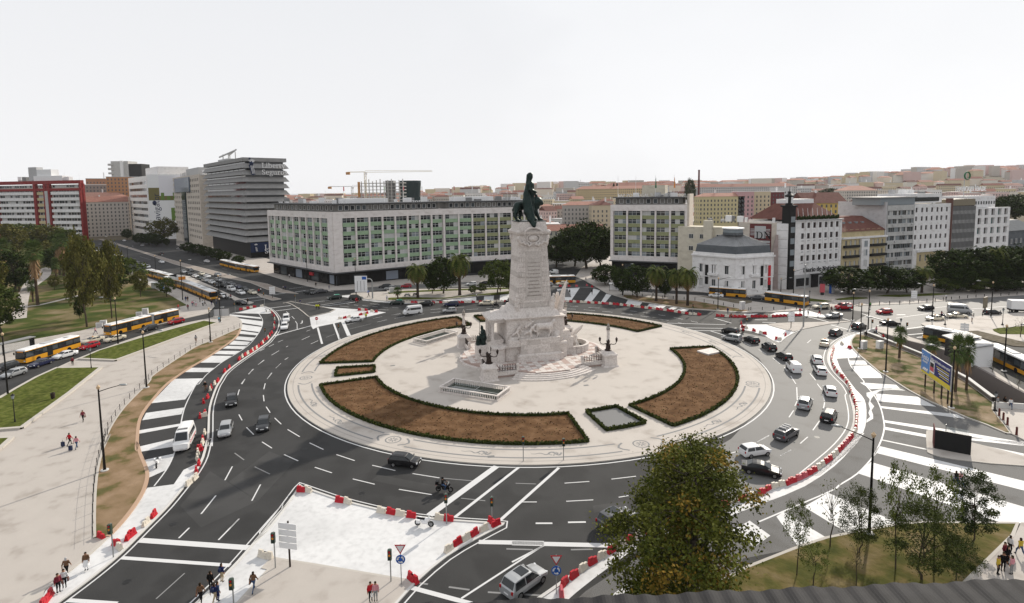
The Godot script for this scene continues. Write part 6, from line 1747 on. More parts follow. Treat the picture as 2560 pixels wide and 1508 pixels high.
# ---- far city on the hills
func hill(x: float,d: float) -> float:
	var h := 0.0
	var c := [0,0,430,0,480,1.5,560,6.0,680,11.0,820,18.0,1000,26.0,1250,36.0,1600,42.0,3600,30.0]
	for k in range(0,c.size() - 2,2):
		if d >= c[k] and d <= c[k + 2]: h = lerpf(c[k + 1],c[k + 3],(d - c[k]) / (c[k + 2] - c[k]))
	var f := 0.3 + 0.6 * smoothstep(-0.3,0.1,x) + 0.1 * smoothstep(0.3,0.75,x)
	return h * f + smoothstep(0.45,0.8,x) * smoothstep(1000,1700,d) * 30.0
func house(called: String,label: String,group: String,p: Vector3,w: float,dp: float,h: float,turn: float,wc: Color,roof: int,wins := true) -> void:
	var o := thing(called,label,"house",p,turn,group)
	var b := MB.new()
	b.col = wc
	b.bx(TI,V(-w / 2,-6,-dp / 2),V(w / 2,h,dp / 2))
	add(b,"wall",M.vc,o)
	b = MB.new()
	var rm: Material = [M.tile,M.tile2,M.tile_dark][rng.randi() % 3]
	if roof == 0: b.frus(V(0,h,0),Vector2(w + 0.8,dp + 0.8),Vector2(maxf(w - dp * 0.9,0.4),0.3),minf(w,dp) * 0.22)
	elif roof == 1:
		var e := w / 2 + 0.3
		var f := dp / 2 + 0.4
		var r := dp * 0.3
		b.quad(V(-e,h - 0.1,f),V(e,h - 0.1,f),V(e,h + r,0),V(-e,h + r,0),V(0,1,1))
		b.quad(V(-e,h - 0.1,-f),V(e,h - 0.1,-f),V(e,h + r,0),V(-e,h + r,0),V(0,1,-1))
		b.tri(V(-e + 0.3,h,f - 0.4),V(-e + 0.3,h,-f + 0.4),V(-e + 0.3,h + r - 0.1,0),Vector3.LEFT); b.tri(V(e - 0.3,h,f - 0.4),V(e - 0.3,h,-f + 0.4),V(e - 0.3,h + r - 0.1,0),Vector3.RIGHT)
	else:
		b.bx(TI,V(-w / 2 - 0.2,h,-dp / 2 - 0.2),V(w / 2 + 0.2,h + 0.5,dp / 2 + 0.2)); rm = M.white if rng.randf() < 0.5 else M.light_grey
	var rf := add(b,"roof",rm,o)
	if rng.randf() < 0.5:
		b = MB.new()
		b.box(V(rng.randf_range(-w,w) * 0.3,h,0),V(1.0,dp * 0.3 + 1.2,1.0))
		add(b,"chimney",M.plaster_white,rf)
	if wins:
		b = MB.new()
		var nf := maxi(1,int(h / 3.2))
		var nw := maxi(2,int(w / 2.6))
		for y in nf:
			for k in nw:
				var x := -w / 2 + w * (k + 0.5) / nw
				b.bx(TI,V(x - 0.5,1.0 + y * 3.2,dp / 2),V(x + 0.5,2.7 + y * 3.2,dp / 2 + 0.06))
			for s in [-1,1]:
				for k in maxi(1,int(dp / 4)):
					var z := -dp / 2 + dp * (k + 0.5) / maxi(1,int(dp / 4))
					b.bx(TI,V(s * w / 2 - 0.06,1.0 + y * 3.2,z - 0.5),V(s * w / 2 + 0.06,2.7 + y * 3.2,z + 0.5))
		stuff(add(b,"windows",M.window_far,o))
func city() -> void:
	var b := MB.new()
	var nx := 40
	var ds := [300,380,430,480,560,680,820,1000,1250,1600,2200,3600]
	for i in nx:
		for k in ds.size() - 1:
			var q := []
			for e in [[i,k],[i + 1,k],[i + 1,k + 1],[i,k + 1]]:
				var t := lerpf(-1.3,1.4,float(e[0]) / nx)
				var d: float = ds[e[1]]
				q.append(V(t * d,hill(t,d) - 0.12 - (0.4 if e[1] == 0 else 0.0),-d))
			b.quad(q[0],q[1],q[2],q[3],Vector3.UP)
	struct(b,"hills",M.earth,"hills under the old town in the distance")
	var wall := [K(0.68,0.66,0.64),K(0.66,0.63,0.56),K(0.58,0.5,0.36),K(0.62,0.47,0.44),K(0.52,0.52,0.52),K(0.74,0.73,0.72),K(0.54,0.46,0.31),K(0.46,0.42,0.38),K(0.66,0.59,0.5),K(0.58,0.43,0.4)]
	var hue := ["off-white","cream","ochre","pink","grey","white","mustard","brown","sand","rose"]
	var rows := [[330,0.035,0.17,8],[370,0.03,0.18,9],[410,0.02,0.19,9],[450,0.02,0.19,10],[450,0.3,0.46,9],[500,0.02,0.19,10],[500,0.3,0.48,10],[560,0.02,0.2,10],[560,0.3,0.52,10],[630,-0.0,0.2,10],[630,0.3,0.64,10],[720,0.0,0.98,10],[820,-0.45,0.98,10],[950,-0.46,0.98,10],[1120,-0.46,0.98,11]]
	var n := 0
	for r in rows:
		var d: float = r[0]
		var t: float = r[1]
		while t < r[2]:
			var w := rng.randf_range(9,17) * (1.0 + maxf(0,d - 500) / 450.0)
			var dd := d + rng.randf_range(-25,25)
			var h: float = r[3] + rng.randf_range(-2.0,5.0)
			if d < 420: h = rng.randf_range(6,9)
			if d > 700 and t < -0.05: h = rng.randf_range(9,16) + 7.0
			var k := rng.randi() % 10
			var rk := rng.randi() % 7
			var skip := d < 480 and t > 0.18 and t < 0.36 and rng.randf() < 0.3
			if not skip:
				var ward := "left of the column" if t < 0.02 else "between the column and the olive block" if t < 0.18 else "above the mansion roof" if t < 0.5 else "above the right hand row"
				house("house","%s %s on the hillside, %s" % [hue[k],"flat roofed house" if rk > 3 else "house with a tiled roof",ward],"hillside houses",V((t + w / d / 2) * dd,hill(t,dd),-dd),w,rng.randf_range(9,14),h,rng.randf_range(-0.5,0.5),wall[k],2 if rk > 3 else rk % 2,d < 1000)
				n += 1
			t += w / d * rng.randf_range(1.0,1.25)
	var fm := MB.new()
	var ft := MB.new()
	for k in 420:
		var t := rng.randf_range(-0.47,1.0)
		var d := rng.randf_range(1250,1900)
		var w := rng.randf_range(14,40)
		var y := hill(t,d)
		fm.col = wall[rng.randi() % 10]
		fm.bx(Transform3D(Basis(Vector3.UP,rng.randf_range(-0.4,0.4)),V(t * d,y,-d)),V(-w / 2,-6,-8),V(w / 2,13 + 6 * (k % 3),8))
		ft.col = K(0.3,0.13,0.09).lerp(K(0.42,0.24,0.19),rng.randf())
		if k % 3 < 2: ft.frus(V(t * d,y + 13 + 6 * (k % 3),-d),Vector2(w + 1,17),Vector2(w * 0.6,1),3.4)
	var fo := tag(add(fm,"far_town",M.vc),"mass of small houses on the farthest hills","town","","stuff")
	add(ft,"roofs",M.vc,fo)
	for a in [["tall white tower block on the skyline right of the column",[115.3,47.9,-900],17.0,12.0,27.0,K(0.56),2],["long barracks with a red tiled roof on the hill",[135.7,37.1,-760],95.0,18.0,16.0,K(0.5,0.4,0.24),0],["large hall with a red hipped roof behind the barracks",[177.6,40.5,-860],75.0,30.0,18.0,K(0.45,0.36,0.22),0],["yellow apartment terrace with rows of windows",[158.9,29,-430],34.0,12.0,21.0,K(0.52,0.46,0.28),0],["pink apartment house beside the yellow terrace",[177.3,32.4,-430],12.0,12.0,22.0,K(0.5,0.32,0.33),2],["cream apartment tower beside the pink house",[191.1,32.3,-440],18.0,13.0,25.0,K(0.53,0.46,0.33),2],["dark red apartment tower on the hillside",[242.7,31.3,-520],14.0,12.0,24.0,K(0.13,0.04,0.045),2],["white tower with square dark windows on the hillside",[259,34.9,-540],16.0,12.0,22.0,K(0.58),2],["grey apartment house with balconies between the column and the olive block",[54.4,24,-420],32.0,12.0,18.0,K(0.36,0.34,0.32),0],["beige apartment house with stacked balconies left of the olive block",[63.7,24.3,-400],15.0,14.0,19.0,K(0.46,0.4,0.3),0],["yellow house with arched windows just right of the column",[20.7,15.2,-330],14.0,12.0,17.0,K(0.46,0.4,0.22),2],["grey green house with a bright red roof beside the yellow house",[30.2,12.2,-320],30.0,14.0,13.0,K(0.34,0.34,0.28),0],["long pale convent on the far right hilltop",[1429.3,48.4,-1700],330.0,30.0,26.0,K(0.48,0.44,0.42),0],["pale fortress like block on the far hill",[1097.3,60.6,-1700],105.0,30.0,36.0,K(0.5,0.46,0.44),2],["pale apartment block beside the wooded hilltop",[1221.4,57.9,-1650],38.0,20.0,34.0,K(0.48,0.43,0.42),2],["big white mansion with a red hipped roof above the yellow house",[379.7,31.6,-620],34.0,24.0,20.0,K(0.55,0.51,0.46),0],["ochre warehouse with a sloping roof above the newspaper building",[179.8,25.8,-330],24.0,20.0,26.0,K(0.5,0.36,0.12),1],["long white apartments on the ridge behind the mansion",[331.8,38,-800],140.0,20.0,20.0,K(0.5,0.49,0.48),0]]:
		house("far_building",a[0],"",V(a[1][0],a[1][1] - a[4],a[1][2]),a[2],a[3],a[4],0.0,a[5],a[6],absf(a[1][2]) < 1200)
	for a in [["orange brick terraced building behind the red framed block",[-477.7,37.5,-640],50.0,30.0,44.0,K(0.34,0.16,0.09),2],["grey orange tower of the brick building",[-455.1,37.3,-620],20.0,20.0,54.0,K(0.36,0.19,0.12),2],["beige terraced building above the avenue end",[-414.1,27.8,-560],44.0,20.0,38.0,K(0.4,0.32,0.2),2],["grey building behind the dark conifer",[-399.2,25.3,-560],44.0,20.0,46.0,K(0.27,0.22,0.2),2],["old pale house with red roof at the end of the avenue",[-371.4,6.8,-500],52.0,20.0,34.0,K(0.42,0.38,0.34),0],["small pale house with red roof beside the conifer",[-352.8,7.2,-490],30.0,16.0,30.0,K(0.46,0.43,0.4),1],["orange building left of the white corner office",[-358.8,5.4,-520],24.0,20.0,52.0,K(0.36,0.2,0.11),2]]:
		house("avenue_house",a[0],"",V(a[1][0],0,a[1][2]),a[2],a[3],a[4] * 1.0,0.6,a[5],a[6])
	var o := thing("slim_tower","slim tall tower with rounded balconies on the left skyline","building",V([-547.7,37.8,-800][0],0,-800))
	bxp(o,"shaft",M.concrete_light,-12,0,-10,12,84,10)
	bxp(o,"dark_side",M.black,12,0,-9,30,80,9)
	bxp(o,"white_fin",M.white,2,0,10,6,84.5,12)
	for k in 13:
		b = MB.new()
		b.lathe(V(-12,6 + k * 6,6),[6.0,0,6.0,2.6],10)
		add(b,"balcony",M.concrete_light,o)
	var c := [-132,37.6,-560]
	o = thing("concrete_frame","unfinished concrete building frame behind the green office block","building",V(c[0],0,c[2]))
	for k in 9: bxp(o,"floor_slab",M.concrete_light,-16,18 + k * 3.3,-8,26,18.5 + k * 3.3,8)
	for k in 12: bxp(o,"column",M.concrete_light,-15.6 + k * 3.7,0,6.6,-14.8 + k * 3.7,46.5 + (k % 3),7.6)
	bxp(o,"stair_core",M.concrete,8,0,-6,16,47,6)
	bxp(o,"hoist_mast",M.amber_dull,-18.5,0,7,-16.5,46,9)
	for s in [["tower_crane",[-134.7,37.4,-520],54.0,62.0,-16.0,M.amber_pale,"yellow tower crane with a long jib over the building site"],["tower_crane",[-169.8,38.1,-600],42.0,34.0,-24.0,M.light_grey,"small grey tower crane left of the building site"]]:
		var t := thing(s[0],s[6],"crane",V(s[1][0],0,s[1][2]))
		b = MB.new()
		for k in 4: b.tube(V([-0.8,0.8,0.8,-0.8][k],0,[-0.8,-0.8,0.8,0.8][k]),V([-0.8,0.8,0.8,-0.8][k],s[2],[-0.8,-0.8,0.8,0.8][k]),0.14,0.14,4)
		for k in int(s[2] / 1.8): b.tube(V(-0.8 if k % 2 else 0.8,k * 1.8,0.8),V(0.8 if k % 2 else -0.8,k * 1.8 + 1.8,0.8),0.08,0.08,4)
		add(b,"mast",s[5],t)
		b = MB.new()
		for z in [-0.6,0.6]: b.tube(V(0,s[2],z),V(s[3],s[2],z),0.13,0.13,4)
		b.tube(V(0,s[2] + 1.6,0),V(s[3],s[2] + 0.9,0),0.12,0.12,4)
		for k in int(s[3] / 2.2): b.tube(V(k * 2.2,s[2],0.6),V(k * 2.2 + 1.1,s[2] + 1.3,0),0.06,0.06,4)
		add(b,"jib",s[5],t)
		b = MB.new()
		b.tube(V(0,s[2] + 0.4,0),V(s[4],s[2] + 0.4,0),0.3,0.3,5)
		add(b,"counter_jib",s[5],t)
		bxp(t,"counterweight",M.amber_dull,s[4] - 1.5,s[2] - 2.0,-1,s[4] + 2.0,s[2] + 0.4,1)
		bxp(t,"cab",M.white,0.5,s[2] - 2.2,0.8,2.2,s[2] - 0.2,2.4)
	c = [-115,36.5,-640]
	o = thing("water_tank","dark round rooftop water tank on the skyline","tank",V(c[0],0,c[2]))
	b = MB.new()
	b.lathe(Vector3.ZERO,[12,0,12,30,11,30,12.4,46,12.4,48.5,0,48.5],18)
	add(b,"drum",M.glass_teal_dark,o)
	c = [233.3,39.4,-700]
	o = thing("brick_chimney","tall brown brick chimney on the skyline","chimney",V(c[0],0,c[2]))
	b = MB.new()
	b.lathe(Vector3.ZERO,[1.6,0,1.1,58,1.3,58.2,1.3,59,0,59],10)
	add(b,"stack",M.brick_red,o)
# ---- trees and palms
func leaf(b: MB,p: Vector3,s: float,up := 0.4) -> void:
	var d := V(rng.randf_range(-1,1),rng.randf_range(-0.4,1) + up,rng.randf_range(-1,1)).normalized()
	var e := d.cross(V(rng.randf() - 0.5,rng.randf() - 0.5,rng.randf() - 0.5)).normalized() * s
	var f := d.cross(e).normalized() * s * 0.6
	b.tri(p - e,p + f,p + e,d); b.tri(p - e,p + e,p - f,d)
func broad(h: float,r: float,n: int,ls: float,dark: Color,light: Color,clear := 0.25,squash := 1.0,clumps := 26,trunk_r := 0.0) -> Array:
	var t := MB.new()
	var c := MB.new()
	var bark := K(0.07,0.055,0.042)
	t.col = bark
	var tr := trunk_r if trunk_r > 0 else h * 0.022
	var fork := h * clear
	t.ring(PV([V(0,-0.2,0),V(0.02,fork * 0.5,0),V(0.05,fork,0.03),V(0,h * 0.7,0)]),PF([tr * 1.3,tr,tr * 0.85,tr * 0.3]),7)
	var cy := (h + fork) / 2
	var ry := (h - fork) / 2
	for k in clumps:
		var a := k * 2.4
		var y := 1.0 - 2.0 * (k + 0.5) / clumps
		var rad := sqrt(1.0 - y * y) * (0.45 + 0.65 * pow(rng.randf(),0.5))
		var p := V(cos(a) * rad * r,cy + y * ry * 0.86,sin(a) * rad * r * squash) + V(rng.randf_range(-0.12,0.12),rng.randf_range(-0.08,0.08),rng.randf_range(-0.12,0.12)) * r
		if k % 2 == 0:
			var s := V(0,lerpf(fork,h * 0.66,clampf((p.y - fork) / (h - fork),0,1) * 0.8),0)
			t.ring(PV([s,s.lerp(p,0.55) + V(0,r * 0.07,0),p]),PF([tr * 0.42,tr * 0.22,tr * 0.06]),5)
		var cr := r * rng.randf_range(0.2,0.4)
		var tone := rng.randf()
		for j in n / clumps:
			var q := V(rng.randfn(),rng.randfn() * 0.75,rng.randfn())
			q = q.normalized() * pow(rng.randf(),0.45) * cr
			c.col = dark.lerp(light,clampf(tone * 0.6 + rng.randf() * 0.55,0,1))
			leaf(c,p + q,ls * rng.randf_range(0.6,1.25))
	return [t.mesh(),c.mesh()]
func oak() -> Array:
	var t := MB.new()
	var c := MB.new()
	t.col = K(0.05,0.04,0.032)
	t.ring(PV([V(0,-0.2,0),V(0.1,2.0,0),V(0,5.0,0),V(0.2,9.5,0),V(0.4,13.0,0)]),PF([0.5,0.38,0.32,0.2,0.06]),9)
	for l in [[0.4,9.9,0.0,4.0,0.11],[-4.4,8.3,0.6,3.1,0.06],[4.4,9.3,0.0,3.0,0.39],[1.2,12.6,0.0,2.4,0.11],[-2.1,12.0,0.4,2.2,0.08],[3.4,11.8,0.3,1.9,0.44],[6.4,6.2,0.8,2.7,0.28],[-6.1,5.8,1.0,2.4,0.06],[7.7,4.1,1.3,2.1,0.17],[0.3,6.4,1.8,3.9,0.06],[-2.6,3.9,2.0,3.1,0.03],[3.6,3.5,1.5,3.0,0.06],[-4.7,10.5,-0.6,1.5,0.17],[-0.8,2.3,2.2,2.6,0.03]]:
		var m := V(l[0],l[1],l[2])
		var r: float = l[3]
		var s := V(0.1,clampf(m.y - 2.5,2.0,9.0),0)
		t.ring(PV([s,s.lerp(m,0.5) + V(0,0.4,0),m]),PF([0.2,0.12,0.05]),6)
		var n := int(r * r * 2.9) + 3
		for k in n:
			var q := V(rng.randfn(),rng.randfn() * 0.8,rng.randfn()).normalized() * r * pow(rng.randf(),0.4)
			t.ring(PV([m + q * 0.2,m + q * 0.65 + V(0,0.12,0),m + q]),PF([0.05,0.03,0.012]),4)
			var tone := rng.randf()
			var rust: bool = rng.randf() < l[4] * 0.75
			for j in 145:
				var p := V(rng.randfn(),rng.randfn() * 0.6,rng.randfn()) * 0.42
				c.col = K(0.02,0.03,0.006).lerp(K(0.12,0.125,0.024),clampf(tone * 0.45 + rng.randf() * 0.6,0,1)) if not rust else K(0.10,0.08,0.015).lerp(K(0.26,0.16,0.03),rng.randf())
				leaf(c,m + q + p,rng.randf_range(0.07,0.15))
	return [t.mesh(),c.mesh()]
func fan_palm(h: float,skirt: bool) -> Array:
	var t := MB.new()
	t.col = K(0.085,0.06,0.045)
	t.ring(PV([V(0,-0.2,0),V(0.05,h * 0.5,0),V(0,h - 1.4,0)]),PF([0.34,0.26,0.22]),8)
	var c := MB.new()
	var R := 1.5 if skirt else 1.25
	for k in 60:
		var a := k * 2.39996
		var e := lerpf(1.2,-0.75,k / 60.0)
		var d := V(cos(a) * cos(e),sin(e),sin(a) * cos(e))
		var base := V(0,h - 1.3,0)
		var m := base + d * R * 0.9
		c.col = K(0.045,0.075,0.02).lerp(K(0.11,0.14,0.05),rng.randf())
		c.tube(base,m,0.03,0.02,3)
		var side := d.cross(Vector3.UP).normalized()
		for j in 9:
			var g := (j - 4) * 0.32
			var v := (d * cos(g) + side * sin(g)).normalized()
			var w := v.cross(d.cross(side)).normalized() * 0.09
			c.tri(m - w,m + w,m + v * R * rng.randf_range(0.75,1.0) + V(0,-0.25,0),Vector3.UP)
	var s := MB.new()
	for k in (150 if skirt else 26):
		var a := rng.randf() * TAU
		var y := h - 1.6 - rng.randf() * (3.4 if skirt else 0.8)
		var o := V(cos(a),0,sin(a))
		s.col = K(0.22,0.13,0.07).lerp(K(0.4,0.27,0.15),rng.randf())
		var p := V(0,y,0) + o * 0.3
		var w := o.cross(Vector3.UP) * 0.2
		s.tri(p - w,p + w,p + o * rng.randf_range(0.5,1.2) + V(0,-1.3,0),o)
	return [t.mesh(),c.mesh(),s.mesh()]
func date_palm(h: float,r: float) -> Array:
	var t := MB.new()
	t.col = K(0.05,0.038,0.03)
	var top := h - r * 0.55
	t.ring(PV([V(0,-0.2,0),V(0,1.0,0),V(0,top - 1.0,0),V(0,top,0)]),PF([0.62,0.5,0.5,0.75]),9)
	var c := MB.new()
	for k in 74:
		var a := k * 2.39996
		var e := lerpf(1.35,-0.55,pow(k / 74.0,0.8))
		var d := V(cos(a),0,sin(a))
		var side := d.cross(Vector3.UP)
		var p := V(0,top,0) + d * 0.3
		c.col = K(0.03,0.05,0.012).lerp(K(0.12,0.13,0.035),rng.randf()) if k < 56 else K(0.12,0.075,0.025).lerp(K(0.24,0.16,0.07),rng.randf())
		var L := r * rng.randf_range(0.85,1.1)
		for j in 9:
			var q := p + (d * cos(e) + Vector3.UP * sin(e)) * L / 9.0
			var up := side.cross((q - p).normalized())
			for s in [-1,1]:
				for i in 2:
					var at := p.lerp(q,i * 0.5)
					var l: float = L * 0.2 * (1.0 - absf(j - 3.5) / 7.0)
					c.tri(at,at.lerp(q,0.8),at + side * s * l + (q - p) * 0.8 + up * l * 0.25 * (-1.0 if e > 0 else 1.0) + V(0,-l * 0.25,0),Vector3.UP)
			p = q
			e -= 0.25
	return [t.mesh(),c.mesh()]
func plant(called: String,label: String,m: Array,at: Vector3,s := Vector3.ONE,group := "") -> void:
	var o := thing(called,label,"palm" if called.contains("palm") else "tree",at,rng.randf() * TAU,group)
	var t := put(m[0],"trunk",M.bark_vc,o)
	var c := put(m[1],"crown",M.leaf_vc,o)
	if m.size() > 2: put(m[2],"dead_fronds",M.leaf_vc,o)
	for e in o.get_children(): e.scale = s
func trees() -> void:
	var dk := K(0.018,0.026,0.009)
	var gr := K(0.04,0.06,0.014)
	plant("oak_tree","large leafy oak with autumn tinted branches in the foreground",oak(),V(13.8,0,-41.0),V(1.45,1.03,1.2))
	var fea := broad(1.0,0.3,1900,0.016,K(0.05,0.07,0.015),K(0.13,0.15,0.04),0.45,1.0,22,0.012)
	var bush := broad(1.0,0.36,9000,0.012,K(0.022,0.032,0.01),K(0.09,0.105,0.03),0.12,1.0,40,0.014)
	var bare := broad(1.0,0.22,130,0.02,K(0.06,0.07,0.02),K(0.12,0.13,0.04),0.3,1.0,34,0.012)
	var cone := broad(1.0,0.24,8000,0.012,K(0.015,0.024,0.01),K(0.07,0.09,0.028),0.12,1.0,44,0.012)
	var k := 0
	for a in [[fea,"light feathery young tree at the left edge of the corner lawn",[[25.4,-45.1,3.8,1.3]]],[bare,"nearly bare thin young tree beside the striped road",[[29.8,-50.3,7.2,1.2]]],[bare,"short bare young tree in front of the lamp post",[[29.1,-45.1,5,0.8]]],[fea,"feathery young tree between the oak and the bare tree",[[24.7,-46.5,6.9,1.2]]],[bush,"leafy young tree just left of the lamp post",[[32,-49.4,6.6,2]]],[fea,"tall feathery young tree right of the lamp post",[[33.9,-47.1,9.8,1.5]]],[bush,"wide bushy tree in the middle of the corner lawn",[[35.3,-45.8,6.8,3.2]]],[fea,"feathery young tree above the bushy tree",[[37.3,-47.1,9.2,1.7]]],[cone,"dark conical young tree near the waiting people",[[43.2,-50.3,7.6,2]]],[bush,"low bush beside the corner path",[[38.1,-45.7,4.1,1.8]]]]:
		var q: Array = a[2][0]
		plant("young_tree",a[1],a[0],V(q[0],0.14,q[1]),Vector3.ONE * q[2] * V(0,1,0) + V(1,0,1) * q[3] * {fea: 3.0,bare: 4.0,bush: 2.3,cone: 3.4}[a[0]],"")
	var v := []
	for s in 3: v.append(broad(1.0,0.42,4600,0.032,dk,gr,0.18,1.0,46,0.025))
	var y := []
	for s in 2: y.append(broad(1.0,0.4,3600,0.03,K(0.05,0.055,0.014),K(0.13,0.12,0.035),0.24,1.0,34,0.022))
	var g := []
	for s in 2: g.append(broad(1.0,0.42,4000,0.03,K(0.028,0.045,0.012),K(0.085,0.105,0.026),0.22,1.0,30,0.022))
	var con := broad(1.0,0.2,2600,0.04,K(0.012,0.02,0.009),K(0.035,0.05,0.016),0.05,1.0,40,0.02)
	var park := [[-111.5,-144.3,24.3,4,"y","tall thin yellowing tree in the middle of the park lawn"],[-112.3,-154.3,21.8,3.1,"y","slim olive tree behind the articulated bus"],[-127.2,-136.9,12.3,4.3,"g","big green tree at the left edge of the park"],[-156,-162.4,17.2,5.8,"y","golden tree at the left edge above the palms"],[-138.1,-192.7,13,7.7,"g","spreading green tree in front of the bus queue"],[-126.1,-187.6,8.7,2.4,"y","small tree by the white shelter"],[-116.9,-187.1,6.5,2.4,"g","round little tree at the bus stop"],[-286.4,-330.2,18.6,10.5,"g","dense green tree under the red framed block"],[-272.8,-328.8,17.5,9,"y","yellow green tree under the red framed block"],[-266.3,-295.4,20.3,8.1,"y","tall yellowing tree at the far left"],[-239.3,-297.7,17.4,6.9,"g","green tree behind the fan palms"],[-221.9,-281.7,13,5.9,"v","dark tree beside the avenue cars"],[-234.4,-278.4,11.7,6.5,"y","bright green tree behind the tall fan palm"],[-180.1,-200.1,14.7,5.9,"v","dark bushy tree behind the left palm"],[-168.8,-204.1,5.2,1.7,"y","small young tree on the park lawn"],[-120.7,-153.8,6,1.2,"v","dark columnar shrub on the park lawn"],[-170.6,-232,9.7,5.9,"v","dark spreading crown beside the bus shelter"],[-171.2,-220.1,13.4,5.1,"y","olive tree at the park path"],[-214.8,-260.1,9.8,4.9,"v","shaded tree among the small palms"],[-163.1,-216.7,7.8,5,"y","pale tree above the white shelter"]]
	for a in park: plant("park_tree",a[5],{"y": y,"g": g,"v": v}[a[4]][k % 2],V(a[0],0.2,a[1]),V(a[3] * 2.4,a[2],a[3] * 2.4)); k += 1
	for a in [[-373.4,-524.8,23.1,6.1,"tall dark conifer at the end of the avenue"],[-407.1,-594.3,24.6,3.8,"second conifer half hidden at the avenue end"]]: plant("conifer",a[4],con,V(a[0],0,a[1]),V(a[3] * 4.5,a[2],a[3] * 4.5))
	var row := [[-264.4,-397.5,8.3,4.6],[-255.8,-393.7,8.4,5],[-243.5,-382,8.4,4],[-195.6,-336.1,6.3,3.5],[-182.2,-322.1,6.4,3.7],[-168.9,-307.5,6.3,3.6],[-158.2,-297.4,5.9,3.5],[-147,-283.9,5.9,3],[-134.6,-273.6,4.6,2.6],[-235.8,-381,5.6,1.8],[-424.6,-561.9,14,4.7],[-308.5,-448.1,8.4,3.3]]
	k = 0
	for a in row:
		plant("street_tree","dark clipped street tree in the row below the banded tower",v[k % 3],V(a[0],0,a[1]),V(a[3] * 2.4,a[2],a[3] * 2.4),"street trees on the avenue"); k += 1
	plant("street_tree","light loose tree in front of the giant advertisement",y[0],V([-255.2,-410][0],0,[-255.2,-410][1]),V(22,17.71,22))
	for a in [[-23.6,-187.6,12.3,4.8,"v","dark round tree between the two tall palms"],[-5.1,-185.9,11.6,4.7,"g","round green tree beside the column"],[-10.5,-188.9,3,1.8,"g","small tree in front of the parked cars"],[-13.4,-185.8,3.1,1.4,"g","second small tree in front of the parked cars"],[-27.3,-187.8,9.1,2.8,"v","dark tree beside the left tall palm"],[-1,-188.3,7.2,2.8,"g","tree half hidden by the column"],[20.2,-252.1,13.7,6.9,"v","dark tree right of the column by the statue"],[33,-245.2,20.5,9.8,"v","tallest dark tree beside the olive block"],[40.2,-252.3,16.9,6.9,"v","dark tree touching the olive block"],[28.3,-253.3,18,7,"v","broad dark tree between column and olive block"],[24,-262,4.9,3.6,"y","pale round shrub tree by the small statue"],[33.9,-201.6,7.4,4.7,"v","dark tree behind the striped corner"],[39.6,-176.5,10.3,4.1,"v","dark street tree by the bus shelter"],[35.9,-180.8,8.8,2.7,"v","thin dark street tree by the bus shelter"],[48.4,-175.9,8.9,3,"v","dark tree between the date palms"],[53.6,-232.6,6.4,2.9,"y","rusty young tree in front of the olive block"],[107.6,-177.7,8.8,6.6,"v","round dark tree left of the blue kiosk group"],[120.6,-178.3,8.9,5.6,"v","dark tree in front of the grey office"],[127.8,-178.9,7.6,4.2,"v","dark tree beside the right palm"],[139.9,-179.1,4.9,3.4,"g","lighter green tree at the front of the grove"],[144.3,-179.9,7.6,4.6,"v","dark grove tree with a lamp in front"],[149.2,-178.5,5.1,4.1,"g","olive green tree at the front of the grove"],[156.8,-179,5.1,4.2,"v","low dark tree at the front of the grove"],[163.9,-180.7,5,4.6,"v","dark tree at the right front of the grove"],[145.7,-184.1,12.8,6.6,"v","tall dark tree at the left of the grove"],[153.9,-184.7,13.4,7,"v","broad tall tree in the middle of the grove"],[163.1,-186.3,13.5,6.7,"v","tall tree right of the middle of the grove"],[172,-188,13.6,6.7,"v","tall tree at the right end of the grove"],[183.2,-193.2,12.2,7.3,"v","tall tree at the right picture edge"],[168.9,-180.3,2.3,2.3,"y","yellowing tree at the right edge by the truck"]]:
		plant("tree",a[5],{"y": y,"g": g,"v": v}[a[4]][k % 2],V(a[0],0,a[1]),V(a[3] * 2.4,a[2],a[3] * 2.4)); k += 1
	var fp := fan_palm(10.0,true)
	for a in [[-150.5,-175.1,19.7,3,"tall fan palm with a thick brown skirt on the park lawn"],[-190,-206.8,18.2,3.9,"tall fan palm at the left edge of the picture"],[-200.3,-262.7,12.4,3.9,"fan palm with a brown skirt beside the avenue"],[-194.2,-240.3,17.4,3,"slim tall fan palm among the park trees"],[-199,-244.1,15.3,2.6,"tall fan palm left of the slim one"]]:
		plant("fan_palm",a[4],fp,V(a[0],0.2,a[1]),V(a[3] / 2.2,a[2] / 10.0,a[3] / 2.2))
	var sp := fan_palm(5.0,false)
	for a in [[-188.7,-229.6,9,1.9,"small dark palm left in the park group"],[-196,-246.7,10.7,2.3,"small dark palm right in the park group"],[-156.6,-180.5,7.1,1.7,"small palm behind the tall fan palm trunk"],[-179.2,-201.2,4,1.7,"small palm at the left park path"],[77.1,-109.3,6.2,1.5,"young fan palm above the underpass wall"],[80.8,-105.6,5.2,1.5,"young fan palm left of the dark kiosk"],[73.3,-90.3,9.6,1.3,"young fan palm behind the billboard"],[75.7,-91,9.1,1.2,"young fan palm at the right of the billboard"],[-36.8,-177.1,3.9,1.7,"little palm at the left end of the palm island"]]:
		plant("young_palm",a[4],sp,V(a[0],0.15,a[1]),V(a[3] / 2.0,a[2] / 5.0,a[3] / 2.0))
	var dp := date_palm(12.0,5.4)
